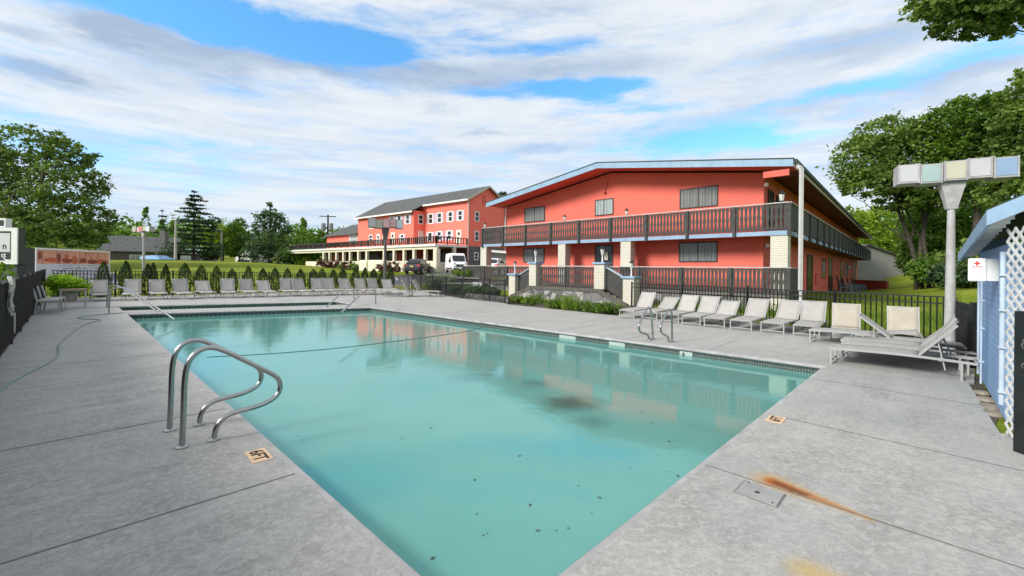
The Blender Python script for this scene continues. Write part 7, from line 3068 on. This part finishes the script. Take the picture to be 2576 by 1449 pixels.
# planting bed beside the terrace
bed = [(1098, 735, 30.5, .55, .45), (1092, 715, 31.5, .8, .65), (1118, 722, 31, .75, .62), (1140, 735, 28.2, .55, .30), (1165, 738, 27.8, .6, .30), (1192, 741, 27.2, .6, .30), (1215, 744, 26.8, .6, .28), (1240, 747, 26.4, .5, .28)]
for k, (u, v, dd, rx, rz_) in enumerate(bed):
    x, y, _ = A3(u, dd, 0)
    bush('bed_shrub', 'grey green shrub number %s in the bed behind the fence' % ordn[k] if False else ['low grey green shrub at the left end of the planting bed', 'tall leafy shrub behind the upright loungers', 'tall leafy shrub against the stone planter',
         'low shrub in the bed under the stone planter', 'low shrub in the bed left of the utility box', 'low shrub in the bed below the utility box', 'low shrub in the bed right of the utility box', 'low shrub at the gate end of the planting bed'][k],
         'shrub', (x, y, max(0, gz(x, y)) + .02), rx, rz_, 1300, .11, m_green_blue if k not in (1, 2) else m_green_mid, 160 + k, 'shrubs in the planting bed')
for k, (u, dd) in enumerate(((1153, 32.2), (1181, 32.4))):
    x, y, _ = A3(u, dd, 0)
    bush('mound_shrub', ['rounded yellow green shrub on the planter, left one', 'rounded yellow green shrub on the planter, right one before the van'][k], 'shrub', (x, y, at(u, 696, dd).z), .45, .30, 900, .09, m_weed, 170 + k, 'shrubs on top of the stone planter')
# maroon and green shrubs before the inn
z66 = Z(1180, 780, 5.572)
inn = [(150, 1150, m_maroon, .9), (290, 1150, m_maroon, .8), (445, 1165, m_maroon, .95), (570, 1188, m_green_mid, .8), (705, 1190, m_maroon, 1.0), (850, 1185, m_green_mid, .9), (1400, 1205, m_maroon, .8), (1540, 1205, m_maroon, .7), (1670, 1200, m_maroon, 1.0)]
inl = ['maroon shrub at the far left end of the inn porch', 'maroon shrub second from the left end of the porch', 'round maroon shrub third from the left end of the porch', 'green shrub between the maroon ones at the porch',
       'broad maroon shrub left of the rounded garden wall', 'green shrub touching the rounded garden wall', 'maroon shrub behind the dark lamp pole, left side', 'maroon shrub right of the dark lamp pole', 'maroon shrub left of the parked sedan']
for k, (x, y, mt, s_) in enumerate(inn):
    s, _ = N.S(-PG - 1.2, *z66(x, y))
    q = N.p(s, -PG - 1.3)
    bush('inn_shrub', inl[k], 'shrub', (q.x, q.y, gz(q.x, q.y)), .85 * s_, .62 * s_, 700, .22, mt, 180 + k, 'shrubs along the inn porch')
q = N.p(3.2, -PG - .9)
bush('inn_shrub', 'tall maroon shrub between the sedan and the white van', 'shrub', (q.x, q.y, gz(q.x, q.y)), .8, .8, 800, .22, m_maroon, 195, 'shrubs along the inn porch')
for k, (u, v, ru, dd, mt) in enumerate(((742, 648, 22, 82, m_green_bright), (775, 636, 20, 84, m_green_bright), (735, 660, 40, 78, m_green_mid), (770, 662, 30, 77, m_weed))):
    x, y, _ = A3(u, dd, 0)
    bush('roadside_bush', ['yellow green bush left of the inn, far one', 'tall yellow green bush left of the inn porch', 'green bush beneath the grey green spruce', 'low bright bush at the lawn edge near the inn'][k], 'bush', (x, y, gz(x, y)), ru / FOC * dd, ru / FOC * dd * .8, 1300, .36, mt, 200 + k)

# short grass blades on the lawn beyond the right fence
rng = np.random.default_rng(15)
n = 26000
uu, dd = rng.uniform(1990, 2420, n), 11.5 + 16 * rng.random(n) ** 1.3
x, y = (uu - PX) / FOC * dd, dd
# keep outside the deck
ok = ~inside(x, y, offset(OUT, .15))
x, y = x[ok], y[ok]
z = ground_z(x, y)
n = len(x)
a = rng.random(n) * 6.283
h = .035 + .05 * rng.random(n)
w_ = .010
V = np.stack([np.stack([x - w_ * np.cos(a), y - w_ * np.sin(a), z - .01], 1), np.stack([x + w_ * np.cos(a), y + w_ * np.sin(a), z - .01], 1),
              np.stack([x + .03 * np.sin(a), y + .03 * np.cos(a), z + h], 1), np.stack([x + .03 * np.sin(a) - .004, y + .03 * np.cos(a), z + h], 1)], 1).reshape(-1, 3)
o = obj('grass', V, np.arange(4 * n).reshape(n, 4), leafmat('lawn blades', (.075, .145, .012), (.17, .26, .03), .3))
tag(o, kind='stuff')
